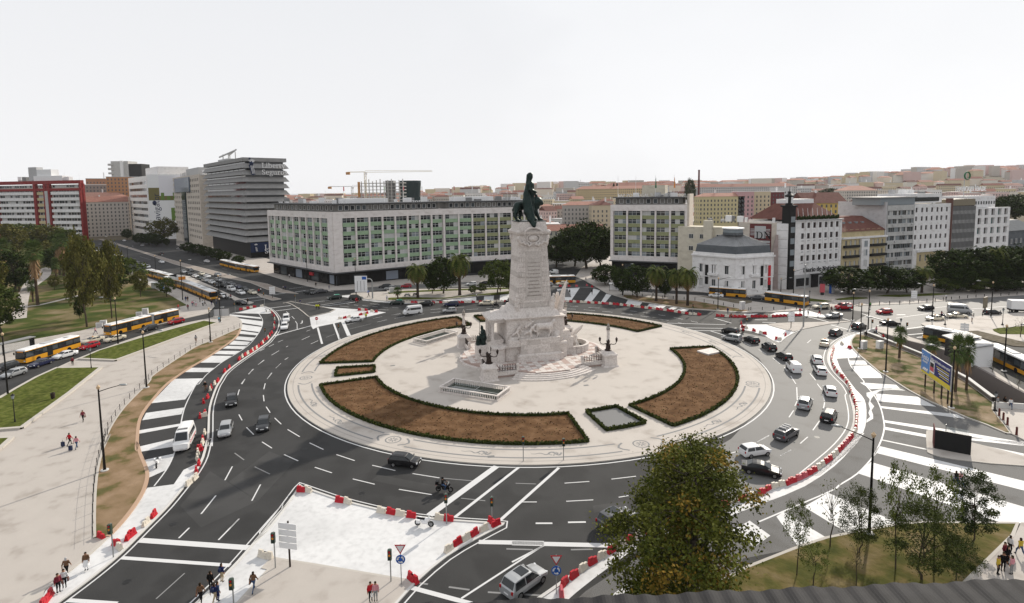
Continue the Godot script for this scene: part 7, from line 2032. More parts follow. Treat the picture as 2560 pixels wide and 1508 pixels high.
	for a in [[-30.9,-180.1,11.9,3.4,"tall date palm at the left of the palm island"],[-17.6,-184,15.1,3.9,"tallest date palm on the palm island"],[44.2,-170.1,11.8,2.9,"first date palm in front of the mansion"],[49,-165.2,11.6,2.8,"second date palm in front of the mansion"],[51.5,-162.6,12.3,3.1,"third date palm, nearest the mansion"],[132.2,-178.6,9.2,3,"date palm between the dark trees and the grove"],[161.4,-185.3,15.2,3.1,"date palm rising out of the grove"]]:
		plant("date_palm",a[4],dp,V(a[0],0.15,a[1]),V(a[3] / 4.0,a[2] / 12.0,a[3] / 4.0))
	for a in [[114.5,-123.8,4.7,1.5,"bare branched small tree at the planted bed"],[87.6,-99.9,2.5,0.9,"small bare tree on the strip above the underpass"],[84.5,-91,2.6,1,"small pinkish bare tree above the underpass wall"]]: plant("small_tree",a[4],bare,V(a[0],0.15,a[1]),V(a[2] * 1.4,a[2],a[2] * 1.4))
	for a in [["umbrella shaped wood on the far right hilltop",[1176.9,54.5,-1650],95.0,50.0],["dark pines left of the barracks",[121.8,35,-800],22.0,26.0],["dark pine right of the twin pines",[130.7,34.8,-790],20.0,26.0],["poplar behind the barracks",[138.3,37.3,-760],8.0,34.0],["second poplar behind the barracks",[143.9,37.3,-765],8.0,34.0],["tall araucaria on the skyline",[222.1,38.3,-700],12.0,36.0],["far wood under the convent",[1121.1,31.1,-1400],190.0,26.0],["trees right of the white grid building",[291.7,24,-330],16.0,15.0],["second group of trees at the right edge",[378.6,23,-420],26.0,18.0],["green trees behind the tower block roofs",[399.6,29.3,-700],26.0,18.0],["dark trees behind the newspaper tower",[154.9,21.7,-300],18.0,12.0]]:
		plant("far_tree",a[0],v[k % 3] if a[2] > 10 else con,V(a[1][0],a[1][1] - a[3] * 0.75,a[1][2]),V(a[2] * 1.2,a[3],20 if a[2] > 30 else a[2] * 1.2)); k += 1
# ---- vehicles (front towards +x)
func loft(b: MB,st: Array,W: float) -> void:
	var prev := []
	for s in st:
		var w: float = W / 2 * s[4]
		var r: float = W / 2 * s[5]
		var q := [V(s[0],s[1],w * 0.82),V(s[0],s[1] + 0.14,w * 0.97),V(s[0],lerpf(s[1],s[2],0.62),w),V(s[0],s[2],w * 0.965),V(s[0],s[3] - 0.03,r),V(s[0],s[3] + 0.015,r * 0.5)]
		for k in range(5,-1,-1): q.append(q[k] * V(1,1,-1))
		if prev:
			for k in 12:
				var j := (k + 1) % 12
				var m: Vector3 = (q[k] + q[j] + prev[k] + prev[j]) / 4
				b.quad(prev[k],prev[j],q[j],q[k],V(0,m.y - 0.75,m.z))
		else:
			for k in range(1,11): b.tri(q[0],q[k],q[k + 1],Vector3.LEFT)
		prev = q
	for k in range(1,11): b.tri(prev[0],prev[k],prev[k + 1],Vector3.RIGHT)
func car_kind(kind: String) -> Array:
	var d: Dictionary = {"hatch": [3.95,1.72,1.46,-0.40,-0.49,0.06,0.27],"sedan": [4.45,1.76,1.42,-0.22,-0.36,0.06,0.24],"wagon": [4.6,1.78,1.48,-0.42,-0.49,0.05,0.24],"suv": [4.4,1.82,1.64,-0.40,-0.48,0.06,0.26],"mpv": [4.25,1.8,1.62,-0.43,-0.495,0.12,0.32],"van": [4.3,1.78,1.84,-0.47,-0.498,0.14,0.31],"bigvan": [5.3,1.98,2.45,-0.48,-0.498,0.26,0.40],"pickup": [4.9,1.8,1.66,-0.06,-0.10,0.10,0.25]}
	var a: Array = d[kind]
	var L: float = a[0]
	var W: float = a[1]
	var H: float = a[2]
	var belt := 0.94 if H < 1.7 else 1.12
	if kind == "bigvan": belt = 1.3
	var hood := belt - 0.06
	var tail := belt + 0.04
	var b := MB.new()
	var st := [[-L * 0.5,0.34,0.6,0.64,0.9,0.8],[-L * 0.496,0.26,belt - 0.08,tail if a[4] > -0.4 else belt + 0.0,0.94,0.84]]
	if a[4] > -0.4: st.append([L * (a[4] - 0.03),0.24,belt,tail + 0.02,1.0,0.86])
	st += [[L * a[4],0.24,belt,tail + 0.02,1.0,0.85],[L * a[3],0.22,belt,H - 0.05,1.0,0.74],[L * (a[3] + 0.1),0.22,belt,H,1.0,0.74],[L * (a[5] - 0.08),0.22,belt,H,1.0,0.74],[L * a[5],0.22,belt,H - 0.06,1.0,0.73],[L * a[6],0.22,belt - 0.02,hood + 0.06,1.0,0.84],[L * 0.42,0.22,hood - 0.08,hood - 0.04,0.97,0.8],[L * 0.475,0.24,hood - 0.2,hood - 0.14,0.9,0.74],[L * 0.5,0.34,0.5,0.54,0.8,0.66]]
	loft(b,st,W)
	var parts := [["body",b.mesh(),null]]
	var z1 := W / 2 * 0.965
	var z2 := W / 2 * 0.74
	var yb := belt + 0.03
	var yt := H - 0.12
	var f0: float = (yb - belt) / (H - 0.05 - belt)
	var f1: float = (yt - belt) / (H - 0.05 - belt)
	var za := lerpf(z1,z2,f0) + 0.012
	var zb := lerpf(z1,z2,f1) + 0.012
	var xr := L * lerpf(a[4],a[3],0.5) + 0.1
	var xf0 := L * lerpf(a[6],a[5],f0) - 0.12
	var xf1 := L * lerpf(a[6],a[5],f1) - 0.08
	var xm = L * (a[5] + a[3]) * 0.5 + 0.12
	for s in [-1,1]:
		var wins := [[xm + 0.05,xf0,xm + 0.05,xf1],[xr - 0.05,xm - 0.05,xr + 0.12,xm - 0.05]]
		if kind == "van": wins = [wins[0]]
		if kind == "bigvan": wins = [[L * 0.2,xf0,L * 0.2,xf1],[-L * 0.42,L * 0.17,-L * 0.42,L * 0.17]]
		for w in wins:
			b = MB.new()
			var lim := yt if kind != "bigvan" else minf(yt,1.95)
			var zc := zb if kind != "bigvan" else lerpf(za,zb,0.55)
			b.quad(V(w[0],yb,za * s),V(w[1],yb,za * s),V(w[3],lim,zc * s),V(w[2],lim,zc * s),V(0,0.3,s))
			parts.append(["side_window",b.mesh(),M.glass_dark])
	for e in [["windscreen",a[6],a[5],hood + 0.06,H - 0.06,0.84,0.73],["rear_window",a[4],a[3],tail + 0.02,H - 0.05,0.85,0.74]]:
		if kind in ["van"] and e[0] == "rear_window": continue
		b = MB.new()
		var dx := 0.015 if e[0] == "windscreen" else -0.015
		var q := []
		for t in [0.1,0.92]:
			for s in [-1,1]: q.append(V(L * lerpf(e[1],e[2],t) + dx,lerpf(e[3],e[4],t) + 0.02,s * W / 2 * lerpf(e[5],e[6],t) * 0.9))
		b.quad(q[0],q[1],q[3],q[2],V(dx * 60,1,0))
		parts.append([e[0],b.mesh(),M.glass_dark])
	var wr := 0.31 if H < 1.6 else 0.34
	var ty := MB.new()
	ty.tube(V(0,0,-0.11),V(0,0,0.11),wr,wr,14)
	var rim := MB.new()
	rim.tube(V(0,0,-0.118),V(0,0,0.118),wr * 0.62,wr * 0.62,10)
	for s in [[-0.31,-1],[-0.31,1],[0.32,-1],[0.32,1]]: parts.append(["wheel",ty.mesh(),M.tyre,V(L * s[0],wr,s[1] * (W / 2 - 0.1)),rim.mesh()])
	for s in [-1,1]:
		b = MB.new()
		b.bx(Transform3D(Basis(Vector3.UP,s * 0.35),V(L * 0.468,0.6,s * W * 0.35)),V(-0.1,0,-0.17),V(0.05,0.15,0.17))
		parts.append(["headlight",b.mesh(),M.lamp_clear])
		b = MB.new()
		b.bx(TI,V(-L * 0.502,0.72,s * W * 0.39 - 0.1),V(-L * 0.47,0.98 if kind != "sedan" else 0.86,s * W * 0.39 + 0.1))
		parts.append(["tail_light",b.mesh(),M.lamp_red])
		b = MB.new()
		b.bx(TI,V(xf0 - 0.12,belt,s * (W / 2 + 0.1) - 0.09),V(xf0 - 0.02,belt + 0.13,s * (W / 2 + 0.1) + 0.09))
		parts.append(["mirror",b.mesh(),null])
		b = MB.new()
		b.bx(TI,V(s * L * 0.502 - 0.01,0.5,-0.26),V(s * L * 0.502 + 0.01,0.61,0.26))
		parts.append(["number_plate",b.mesh(),M.plate])
	return [parts,L]
var kinds := {}
func car(kind: String,paint: String,f: Array,label: String,extra := "") -> Node3D:
	if not kinds.has(kind): kinds[kind] = car_kind(kind)
	if not M.has("paint_" + paint):
		var c: Color = {"white": K(0.7),"silver": K(0.36,0.37,0.38),"black": K(0.008,0.008,0.009),"red": K(0.36,0.008,0.018),"navy": K(0.01,0.014,0.05),"cream": K(0.6,0.545,0.43),"grey": K(0.09,0.092,0.1),"dark": K(0.025,0.027,0.03),"green": K(0.01,0.02,0.016)}[paint]
		var m := mat("paint_" + paint,c,0.38,0.35 if paint in ["silver","grey"] else 0.0)
		m.clearcoat_enabled = true; m.clearcoat = 0.55; m.clearcoat_roughness = 0.08
	var pm: Material = M["paint_" + paint]
	var a := Vector2(f[0],f[1])
	var d := Vector2(f[2],f[3]) - a
	var at := (a + a + d) / 2
	var o := thing("bus" if false else {"van": "delivery_van","bigvan": "minibus","pickup": "pickup_truck"}.get(kind,"taxi" if label.contains("taxi") else "car"),label,"van" if kind in ["van","bigvan"] else "car",V(at.x,0.012,at.y),-atan2(d.y,d.x))
	for p in kinds[kind][0]:
		var e := put(p[1],p[0],p[2] if p[2] else pm,o)
		if p[0] == "wheel":
			e.position = p[3]; put(p[4],"rim",M.rim,e)
	var L: float = kinds[kind][1]
	if extra == "taxi_green":
		bxp(o,"green_roof",M.taxi_green,-L * 0.36,1.405,-0.6,L * 0.02,1.47,0.6)
		bxp(o,"taxi_sign",M.white,-0.1,1.47,-0.25,0.05,1.6,0.25)
	elif extra == "taxi": bxp(o,"taxi_sign",M.amber,-0.1,1.43,-0.22,0.05,1.56,0.22)
	elif extra == "rack":
		for s in [-1,1]: bxp(o,"roof_rail",M.light_grey,-L * 0.3,1.5,s * 0.5 - 0.03,L * 0.02,1.58,s * 0.5 + 0.03)
		for s in 3: bxp(o,"roof_box",M.light_grey,-1.2 + s * 0.7,1.52,-0.45,-1.0 + s * 0.7,1.72,0.45)
	elif extra == "ladder":
		bxp(o,"stripe",M.white,0.25,0.5,-0.885,0.75,1.1,0.885)
		for s in [-1,1]: bxp(o,"ladder_rail",M.light_grey,-1.9,1.72,s * 0.2 - 0.04,1.6,1.8,s * 0.2 + 0.04)
	elif extra == "glass_roof": bxp(o,"glass_roof",M.glass_dark,-L * 0.2,1.645,-0.52,L * 0.02,1.665,0.52)
	elif extra == "police":
		bxp(o,"light_bar",M.grey,0.5,2.44,-0.6,0.8,2.58,0.6); bxp(o,"side_stripe",M.red_faded,-2.2,0.8,-1.0,1.6,0.95,1.0)
	elif extra == "badge": bxp(o,"side_print",M.white,-1.8,0.9,-0.9,-0.6,1.5,0.9)
	return o
func bus(f: Array,label: String,dark := false) -> void:
	var p := P2(f)
	var o := thing("bus",label,"bus",V(p[p.size() - 1].x,0.012,p[p.size() - 1].y))
	var low: Material = M.bus_yellow
	for k in range(p.size() - 1,0,-1):
		var a := p[k - 1]
		var c := p[k]
		var L := (c - a).length() - (0.9 if p.size() > 2 else 0.0)
		var first := k == p.size() - 1
		var g := turned(o,"section",V((a.x + c.x) / 2 - o.position.x,0,(a.y + c.y) / 2 - o.position.z),-atan2((c - a).y,(c - a).x))
		var b := MB.new()
		b.frus(V(0,0.3,0),Vector2(L,2.5),Vector2(L,2.54),0.95 if not dark else 0.7)
		add(b,"lower_body",low,g)
		b = MB.new()
		b.frus(V(0,1.25 if not dark else 1.0,0),Vector2(L,2.54),Vector2(L - 0.1,2.4),1.45 if not dark else 1.7)
		add(b,"window_band",M.glass_dark,g)
		b = MB.new()
		b.frus(V(0,2.7,0),Vector2(L - 0.06,2.44),Vector2(L - 0.4,2.1),0.26)
		add(b,"roof",M.bus_white,g)
		bxp(g,"roof_pod",M.light_grey,-L * 0.1,2.96,-0.7,L * 0.12,3.1,0.7)
		bxp(g,"roof_hatch",M.grey,-L * 0.35,2.96,-0.35,-L * 0.28,3.02,0.35)
		var n := int(L / 1.7)
		for s in [-1,1]:
			for j in n:
				var x := -L / 2 + L * (j + 0.5) / n
				bxp(g,"window",M.glass_mid if (j + k) % 3 else M.glass_dark,x - L / n * 0.43,1.4,s * 1.235 - 0.02,x + L / n * 0.43,2.35,s * 1.235 + 0.02)
			bxp(g,"cant_rail",low if not dark else M.black,-L / 2,2.6,s * 1.2 - 0.03,L / 2,2.74,s * 1.2 + 0.03)
			if not dark: bxp(g,"door",M.black,L * 0.08 - 0.6,0.4,s * 1.27 - 0.015,L * 0.08 + 0.6,2.4,s * 1.27 + 0.015)
		var ty := MB.new()
		ty.tube(V(0,0,-0.14),V(0,0,0.14),0.48,0.48,14)
		for x in [-L * 0.27,L * 0.29]:
			for s in [-1,1]: put(ty.mesh(),"wheel",M.tyre,g).position = V(x,0.48,s * 1.15)
		if first:
			bxp(g,"windscreen",M.glass_dark,L / 2 - 0.05,1.0,-1.15,L / 2 + 0.03,2.4,1.15)
			bxp(g,"destination_display",M.amber,L / 2 - 0.02,2.42,-0.7,L / 2 + 0.04,2.66,0.7)
			for s in [-1,1]:
				bxp(g,"headlight",M.lamp_clear,L / 2 - 0.02,0.55,s * 0.9 - 0.2,L / 2 + 0.03,0.75,s * 0.9 + 0.2)
				bxp(g,"mirror",M.black,L / 2 + 0.05,1.9,s * 1.35 - 0.1,L / 2 + 0.2,2.4,s * 1.35 + 0.1)
		if k == 1:
			bxp(g,"rear_window",M.glass_dark,-L / 2 - 0.03,1.5,-1.0,-L / 2 + 0.03,2.5,1.0)
			for s in [-1,1]: bxp(g,"tail_light",M.lamp_red,-L / 2 - 0.03,0.8,s * 1.05 - 0.12,-L / 2 + 0.03,1.2,s * 1.05 + 0.12)
		flatten(g)
		if not first:
			for j in 4:
				b = MB.new()
				b.box(V(c.x - o.position.x,0.5,c.y - o.position.z),V(0.5 + 0.25 * (j % 2),2.25,2.2 + 0.14 * (j % 2)),-atan2((c - a).y,(c - a).x) + (j - 1.5) * 0.05)
				add(b,"bellows",M.grey,o)
func motorbike(f: Array,label: String,paint: Material,box := false) -> void:
	var a := Vector2(f[0],f[1])
	var d := Vector2(f[2],f[3]) - a
	var at := a + d / 2
	var o := thing("motorcycle",label,"motorcycle",V(at.x,0.012,at.y),-atan2(d.y,d.x))
	var b := MB.new()
	for x in [-0.72,0.72]:
		b = MB.new()
		var pts := PackedVector3Array()
		var rr := PackedFloat32Array()
		for k in 15:
			pts.append(V(x + cos(TAU * k / 14.0) * 0.25,0.33 + sin(TAU * k / 14.0) * 0.25,0)); rr.append(0.075)
		b.ring(pts,rr,6)
		var w := add(b,"wheel",M.tyre,o)
		b = MB.new()
		b.tube(V(x,0.33,-0.04),V(x,0.33,0.04),0.19,0.19,9)
		add(b,"rim",M.rim,w)
	b = blob([bone([0.25,0.78,0],[0.42,0.82,0],0.2,0.17),bone([0.45,0.75,0],[0.6,0.95,0],0.16,0.13),bone([-0.1,0.45,0],[0.25,0.5,0],0.2,0.2),bone([-0.65,0.72,0],[-0.2,0.68,0],0.12,0.14)],0.06,0.04)
	add(b,"fairing",paint,o)
	b = MB.new()
	b.ring(PV([V(-0.75,0.86,0),V(-0.4,0.8,0),V(0.1,0.82,0)]),PF([0.1,0.13,0.1]),7)
	add(b,"seat",M.black,o)
	b = MB.new()
	for s in [-0.08,0.08]: b.tube(V(0.72,0.33,s),V(0.5,1.0,s),0.03,0.03,5)
	b.tube(V(0.46,1.05,-0.36),V(0.46,1.05,0.36),0.02,0.02,5)
	add(b,"fork",M.galv,o)
	b = MB.new()
	b.quad(V(0.62,0.98,-0.16),V(0.62,0.98,0.16),V(0.42,1.32,0.13),V(0.42,1.32,-0.13),V(1,0.5,0))
	add(b,"windshield",M.pane,o)
	for s in [-1,1]: bxp(o,"pannier",paint if not box else M.black,-0.75,0.5,s * 0.28 - 0.1,-0.35,0.82,s * 0.28 + 0.1)
	if box: bxp(o,"top_box",paint,-1.0,0.9,-0.22,-0.62,1.28,0.22)
	bxp(o,"tail_light",M.lamp_red,-0.98,0.7,-0.06,-0.94,0.78,0.06)
func vehicles() -> void:
	mat("bus_yellow",K(0.62,0.29,0.022),0.35); mat("bus_white",K(0.68),0.45); mat("taxi_green",K(0.06,0.3,0.2),0.35)
	for a in [["mpv","silver",[50.5,-123.1,48.4,-125.2],"silver people carrier behind the black coupe at the right exit"],["hatch","black",[52.7,-129.7,50.7,-132.1],"black coupe beside the delivery scooter"],["hatch","black",[53.6,-120.9,52.8,-124.3],"first black hatchback entering the right side of the ring"],["suv","black",[54.3,-114.5,54.5,-118.7],"black car with white stripe and roof ladder","ladder"],["hatch","black",[54.4,-108.3,54.2,-111.5],"black hatchback behind the one with the roof ladder"],["van","white",[52.3,-100.7,52.9,-104.4],"small white delivery van in the inner right lane"],["wagon","white",[58.8,-105.4,60.6,-109.8],"white estate car in front of two white hatchbacks"],["hatch","white",[56,-98.9,57.2,-102.8],"white hatchback just behind the white estate car"],["hatch","white",[51.8,-88.6,53.2,-92],"white hatchback alone beside the right barriers"],["sedan","cream",[66.4,-117.2,69.4,-121.8],"cream taxi entering the ring at the right","taxi"],["suv","black",[73,-125.9,77,-129.3],"black off-roader at the right entry"],["suv","black",[82.3,-132.4,85.9,-134.7],"black car waiting beside the tall lamp posts"],["suv","silver",[44.3,-83.2,46.9,-87],"silver off-roader seen from behind on the right"],["mpv","black",[44.9,-78,48.1,-82.1],"black people carrier with pale roof on the right"],["wagon","grey",[35.83,-72.98,39,-75.6],"grey estate car with roof racks seen from behind","rack"],["hatch","white",[29.59,-68.9,32.22,-69.63],"small white three door hatchback near the oak"],["sedan","black",[28.69,-64.95,30.59,-64.08],"black car half hidden behind the oak"],["suv","grey",[8.95,-53.62,11.82,-55.67],"grey crossover at the left edge of the oak","glass_roof"],["suv","silver",[-0.64,-44.27,2.07,-46.93],"large silver crossover with dark glass roof at the bottom","glass_roof"],["hatch","black",[-15.71,-68.08,-11.85,-67.24],"black hatchback hugging the plaza kerb in front"],["hatch","black",[-47.5,-91.8,-45,-86.3],"black hatchback coming towards us on the left ring"],["hatch","silver",[-42.4,-80.2,-40.5,-75.2],"silver hatchback with pale hood in the left ring"],["hatch","dark",[-37.7,-82.1,-35.9,-76.8],"dark grey hatchback right of the silver one"],["hatch","silver",[-95.5,-107,-96.2,-102.6],"silver hatchback at the left edge of the side street"],["wagon","dark",[-100.6,-110.7,-101.4,-106.5],"dark estate car behind the silver hatchback"],["sedan","navy",[-95.9,-113.6,-96.4,-109.2],"navy saloon beside the front bus"],["sedan","white",[-95.2,-118.9,-96.3,-115.2],"white saloon behind the navy one"],["hatch","red",[-95.3,-125.8,-96.2,-122.1],"red hatchback behind the front bus"],["sedan","cream",[-98,-131.2,-99.5,-127],"cream taxi left of the articulated bus","taxi"],["sedan","cream",[-93.6,-132.6,-95.5,-128.2],"cream taxi in front of the articulated bus nose","taxi"],["hatch","dark",[-92.3,-142.4,-93.5,-138.6],"dark hatchback beside the articulated bus"],["hatch","red",[-89.6,-149.8,-91.4,-146.1],"red hatchback at the tail of the articulated bus"],["bigvan","white",[-46.3,-77,-44.3,-71.42],"white police van parked on the striped lane","police"],["van","white",[-62.6,-152.1,-60,-145.7],"white van leaving the avenue"],["wagon","white",[-59.5,-143.8,-57.4,-137.7],"white estate car in front of the white van"],["sedan","white",[-41.1,-148.8,-43.9,-146.6],"white saloon beside the policeman in yellow"],["bigvan","white",[-25.9,-157.4,-30.9,-154.8],"white minibus on the far side of the ring"],["sedan","green",[-33.6,-170.2,-37.7,-170.2],"black and green taxi by the palm island","taxi_green"],["sedan","black",[-24.3,-168,-28.4,-168.1],"black saloon behind the white minibus"],["wagon","navy",[-16.3,-167,-20.8,-166.5],"navy estate car beside the far barriers"],["hatch","silver",[-16.4,-158,-19.7,-157.5],"silver hatchback nearest the far plaza kerb"],["sedan","cream",[-5.9,-167.8,-10.1,-167.8],"cream taxi left of the column base","taxi"],["wagon","dark",[-44.6,-201.3,-48,-200.2],"dark estate car parked by the green block"],["hatch","silver",[-41.4,-197.4,-45.7,-196.4],"silver car parked by the white wall"],["hatch","red",[-36.8,-201.1,-40.4,-200.6],"red car parked behind the left tall palm"],["hatch","white",[-13.3,-204.1,-16.8,-203.8],"white car parked under the trees"],["sedan","black",[-8.1,-205.6,-12.5,-205.2],"black car parked under the trees"],["sedan","dark",[-71.7,-191.3,-67.9,-188.8],"dark saloon turning in front of the green block"],["sedan","grey",[-67.7,-191.8,-65.2,-193.2],"grey saloon turning beside the dark one"],["sedan","green",[-56.7,-181,-59.4,-179.4],"black and green taxi beside the cobbled traffic island","taxi_green"],["suv","black",[-52.4,-178.9,-48.9,-178.7],"black car beside the red scooter"],["sedan","black",[-87.8,-174.5,-83,-172.1],"black saloon crossing the mouth of the avenue"],["wagon","cream",[90.3,-157.6,85.3,-157],"cream estate taxi behind the right bus","taxi"],["van","red",[95.5,-155.6,91.1,-155.7],"red delivery van with white print","badge"],["hatch","red",[102.5,-149.6,98.9,-149.3],"red hatchback on the right avenue"],["sedan","silver",[87.1,-146,82.4,-145.1],"silver car at the pedestrian crossing"],["sedan","black",[91.8,-136.4,95.3,-136.5],"black car behind the traffic policeman"],["hatch","black",[116.5,-153.4,113,-153.1],"black hatchback with red tint on the right avenue"],["bigvan","silver",[119.4,-150.2,122.6,-148.4],"silver minibus on the right avenue"],["sedan","cream",[114.5,-144,117.5,-143.2],"cream taxi beside the silver minibus","taxi"],["sedan","cream",[110.2,-141.3,106.1,-140.8],"cream taxi behind the tall lamp post","taxi"],["hatch","black",[126.2,-147,129.6,-146.8],"black hatchback near the white truck"],["wagon","white",[95.3,-109.2,93.9,-110.2],"white estate car behind the dark kiosk"],["sedan","black",[94.4,-102.2,95,-105.4],"black saloon beside the nearest right bus"],["sedan","white",[95.6,-121.9,93.3,-124],"white car half hidden by the dark bus"],["sedan","grey",[77.2,-170.8,74.2,-172],"grey saloon between the two right buses"],["sedan","white",[66.5,-175.2,62.8,-176.4],"white car in front of the mansion bus"],["sedan","cream",[20,-203.4,16.3,-202.3],"white taxi behind the winged figure"],["van","white",[18.9,-229.5,15.7,-234.1],"white van in the side street right of the column"],["hatch","silver",[13.9,-201,11.4,-200.2],"silver car hidden behind the column edge"]]:
		car(a[0],a[1],a[2],a[3],a[4] if a.size() > 4 else "")
	var q := [-146.1,-246.7,-140.1,-240.5,-146,-251.9,-132.8,-232.7,-134.1,-239.6,-127.5,-226.7,-127.6,-232.1,-122.4,-221.1,-116.8,-215.5,-125.7,-236.9,-111,-208.1,-117.5,-221.6,-112.8,-216.2,-107.2,-206.3,-100.8,-198.6,-107,-210.9,-100.6,-203.5,-94,-191.4,-95.9,-198.3,-90.1,-191.7,-96.9,-185.3,-174.9,-266.7,-181.2,-273,-188.1,-279.9,-197.9,-291.4,-179.9,-285.4,-157.1,-286,-205.5,-325.9,-255.3,-385,-298.8,-430,-349,-480,-285.1,-400.5,-289.7,-392.4,-270.8,-365.1,-213,-356.1,-258.9,-359.3]
	var col := ["silver","dark","dark","white","cream","green","white","silver","white","silver","black","silver","dark","black","white","grey","navy","white","dark","cream","white","white","silver","dark","dark","white","white","black","silver","white","white","silver","grey","silver","silver","dark"]
	var kd := ["sedan","hatch","sedan","sedan","sedan","hatch","sedan","wagon","hatch","sedan","suv","hatch","sedan","suv","van","sedan","sedan","wagon","hatch","sedan","hatch","hatch","hatch","wagon","suv","sedan","sedan","pickup","hatch","hatch","hatch","hatch","sedan","hatch","hatch","sedan"]
	var where := ["at the tail of the queue","second from the tail of the queue","at the tail near the median","in the left lane of the queue","near the middle lane tail","in the left lane behind a white car","in the middle lane of the queue","beside the open top bus","at the middle of the queue","beside the median railing","in the left lane near the front","in the right lane of the queue","in the right lane near the front","ahead of the middle of the queue","third from the stop line","near the median nose","second from the stop line at the right","first at the stop line on the left","second in the right lane","first at the stop line on the right","beside the two scooters","parked first beside the park","parked second beside the park","parked third beside the park","parked fourth beside the park","alone in the middle of the avenue","alone by the right kerb of the avenue","on the far lanes of the avenue","far up the avenue in the middle","far up the avenue on the right","at the very top of the avenue","far up the avenue on the left","in the far left queue","second in the far left queue","parked below the banded tower","behind the overhead sign"]
	for k in col.size():
		var c := Vector2(q[2 * k],q[2 * k + 1])
		var d := Vector2(0.72,0.69) * 2
		if k >= 25 and k != 25: d = -d
		car(kd[k],col[k],[c.x - d.x,c.y - d.y,c.x + d.x,c.y + d.y],"%s %s %s" % [col[k],{"suv": "off-roader","hatch": "hatchback","sedan": "saloon","wagon": "estate car","van": "small van","pickup": "pickup"}[kd[k]],where[k]])
	for a in [[[-99.4,-124.8,-101.2,-112.5],"yellow and white city bus at the front of the left street"],[[-93.6,-153.8,-96.3,-146.1,-99.6,-134.5],"yellow articulated bus with grey bellows beside the park"],[[-129.2,-213.6,-111.7,-195.5,-97.8,-181.1],"yellow articulated bus at the crowded bus stop"],[[-157.1,-239.9,-145.9,-230.3,-134.4,-219.8],"yellow articulated bus behind the trees"],[[-142.7,-273.5,-126.4,-256.7,-112.8,-245.2],"yellow articulated bus in front of the banded tower"],[[-245.4,-330.2,-231.7,-318.2],"white roofed bus far up the park side"],[[-226.7,-312.7,-208.8,-296.8],"second white roofed bus up the park side"],[[23.3,-207.1,9.6,-206],"yellow bus in the side street right of the column"],[[73.6,-174.3,64.1,-179.7],"yellow bus in front of the white mansion"],[[85.8,-160.7,77.9,-169.5],"yellow bus in front of the newspaper building"]]: bus(a[0],a[1])
	bus([97,-116.4,93.3,-124],"dark bus with white roof at the right bus lane",true)
	bus([92.4,-96.6,95.3,-109.4],"dark and yellow bus at the right edge",true)
	var f := [-135.4,-217.3,-117.9,-202.2]
	bus(f,"open top sightseeing bus behind the articulated bus")
	var ob := get_child(get_child_count() - 1)
	var dir := Vector2(f[2] - f[0],f[3] - f[1])
	var sec := turned(ob,"deck",V(-dir.x / 2,0,-dir.y / 2),-atan2(dir.y,dir.x))
	for s in [-1,1]: bxp(sec,"upper_side",M.white,-4.6,3.0,s * 1.2 - 0.04,4.6,3.9,s * 1.2 + 0.04)
	bxp(sec,"upper_end",M.amber,4.5,3.0,-1.2,4.7,4.2,1.2); bxp(sec,"upper_end",M.black,-4.7,3.0,-1.2,-4.5,4.2,1.2); bxp(sec,"upper_deck",M.dark_stone,-4.5,3.0,-1.15,4.5,3.12,1.15)
	flatten(sec)
	var t := [135,-150,139.5,-148.7]
	var o := thing("box_truck","white box truck at the right edge of the avenue","truck",V(t[0],0.012,t[1]),-atan2(t[3] - t[1],t[2] - t[0]))
	bxp(o,"cargo_box",M.white,0,0.95,-1.15,5.4,3.3,1.15); bxp(o,"chassis",M.black,0,0.5,-1.0,7.2,0.95,1.0); bxp(o,"cab",M.white,5.5,0.7,-1.05,7.2,2.6,1.05); bxp(o,"cab_window",M.glass_dark,5.8,1.6,-1.07,7.22,2.3,1.07)
	for x in [1.2,6.2]:
		for s in [-1,1]:
			var b := MB.new()
			b.tube(V(x,0.45,s * 1.0 - 0.14),V(x,0.45,s * 1.0 + 0.14),0.45,0.45,12)
			add(b,"wheel",M.tyre,o)
	for a in [[[-46.04,-69.77,-44.48,-66.52],"white police motorcycle parked on the striped lane",M.white_gloss],[[-10.24,-54.75,-8.44,-54.4],"large white motorcycle parked on the painted peninsula",M.white_gloss],[[-8.84,-61.27,-7.27,-61.06],"black touring motorcycle with a rider on the ring",M.black_gloss,true],[[54.1,-128.9,55.5,-133],"delivery scooter with a white box at the right exit",M.red_sign,true],[[-4.3,-164.6,-5.9,-165],"dark scooter in front of the cream taxi",M.black_gloss],[[-0.8,-169.8,-2.3,-169.9],"dark scooter partly behind the column",M.black_gloss],[[-48.8,-173.5,-49.7,-174.6],"red scooter beside the black car",M.red_sign],[[-95.6,-183.7,-93.1,-180.6],"left scooter waiting at the avenue mouth",M.black_gloss],[[-94,-183.6,-91.6,-180.5],"right scooter waiting at the avenue mouth",M.black_gloss],[[-73.3,-164,-71,-159],"white police motorcycle at the tip of the striped lane",M.white_gloss],[[-35.9,-183.3,-34,-183.7],"left motorcycle parked under the palms",M.galv],[[-33.2,-184.3,-31.4,-184.7],"right motorcycle parked under the palms",M.black_gloss],[[111.6,-143.9,113,-144.2],"motorcycle with rider beside the cream taxi",M.black_gloss]]:
		motorbike(a[0],a[1],a[2],a.size() > 3)
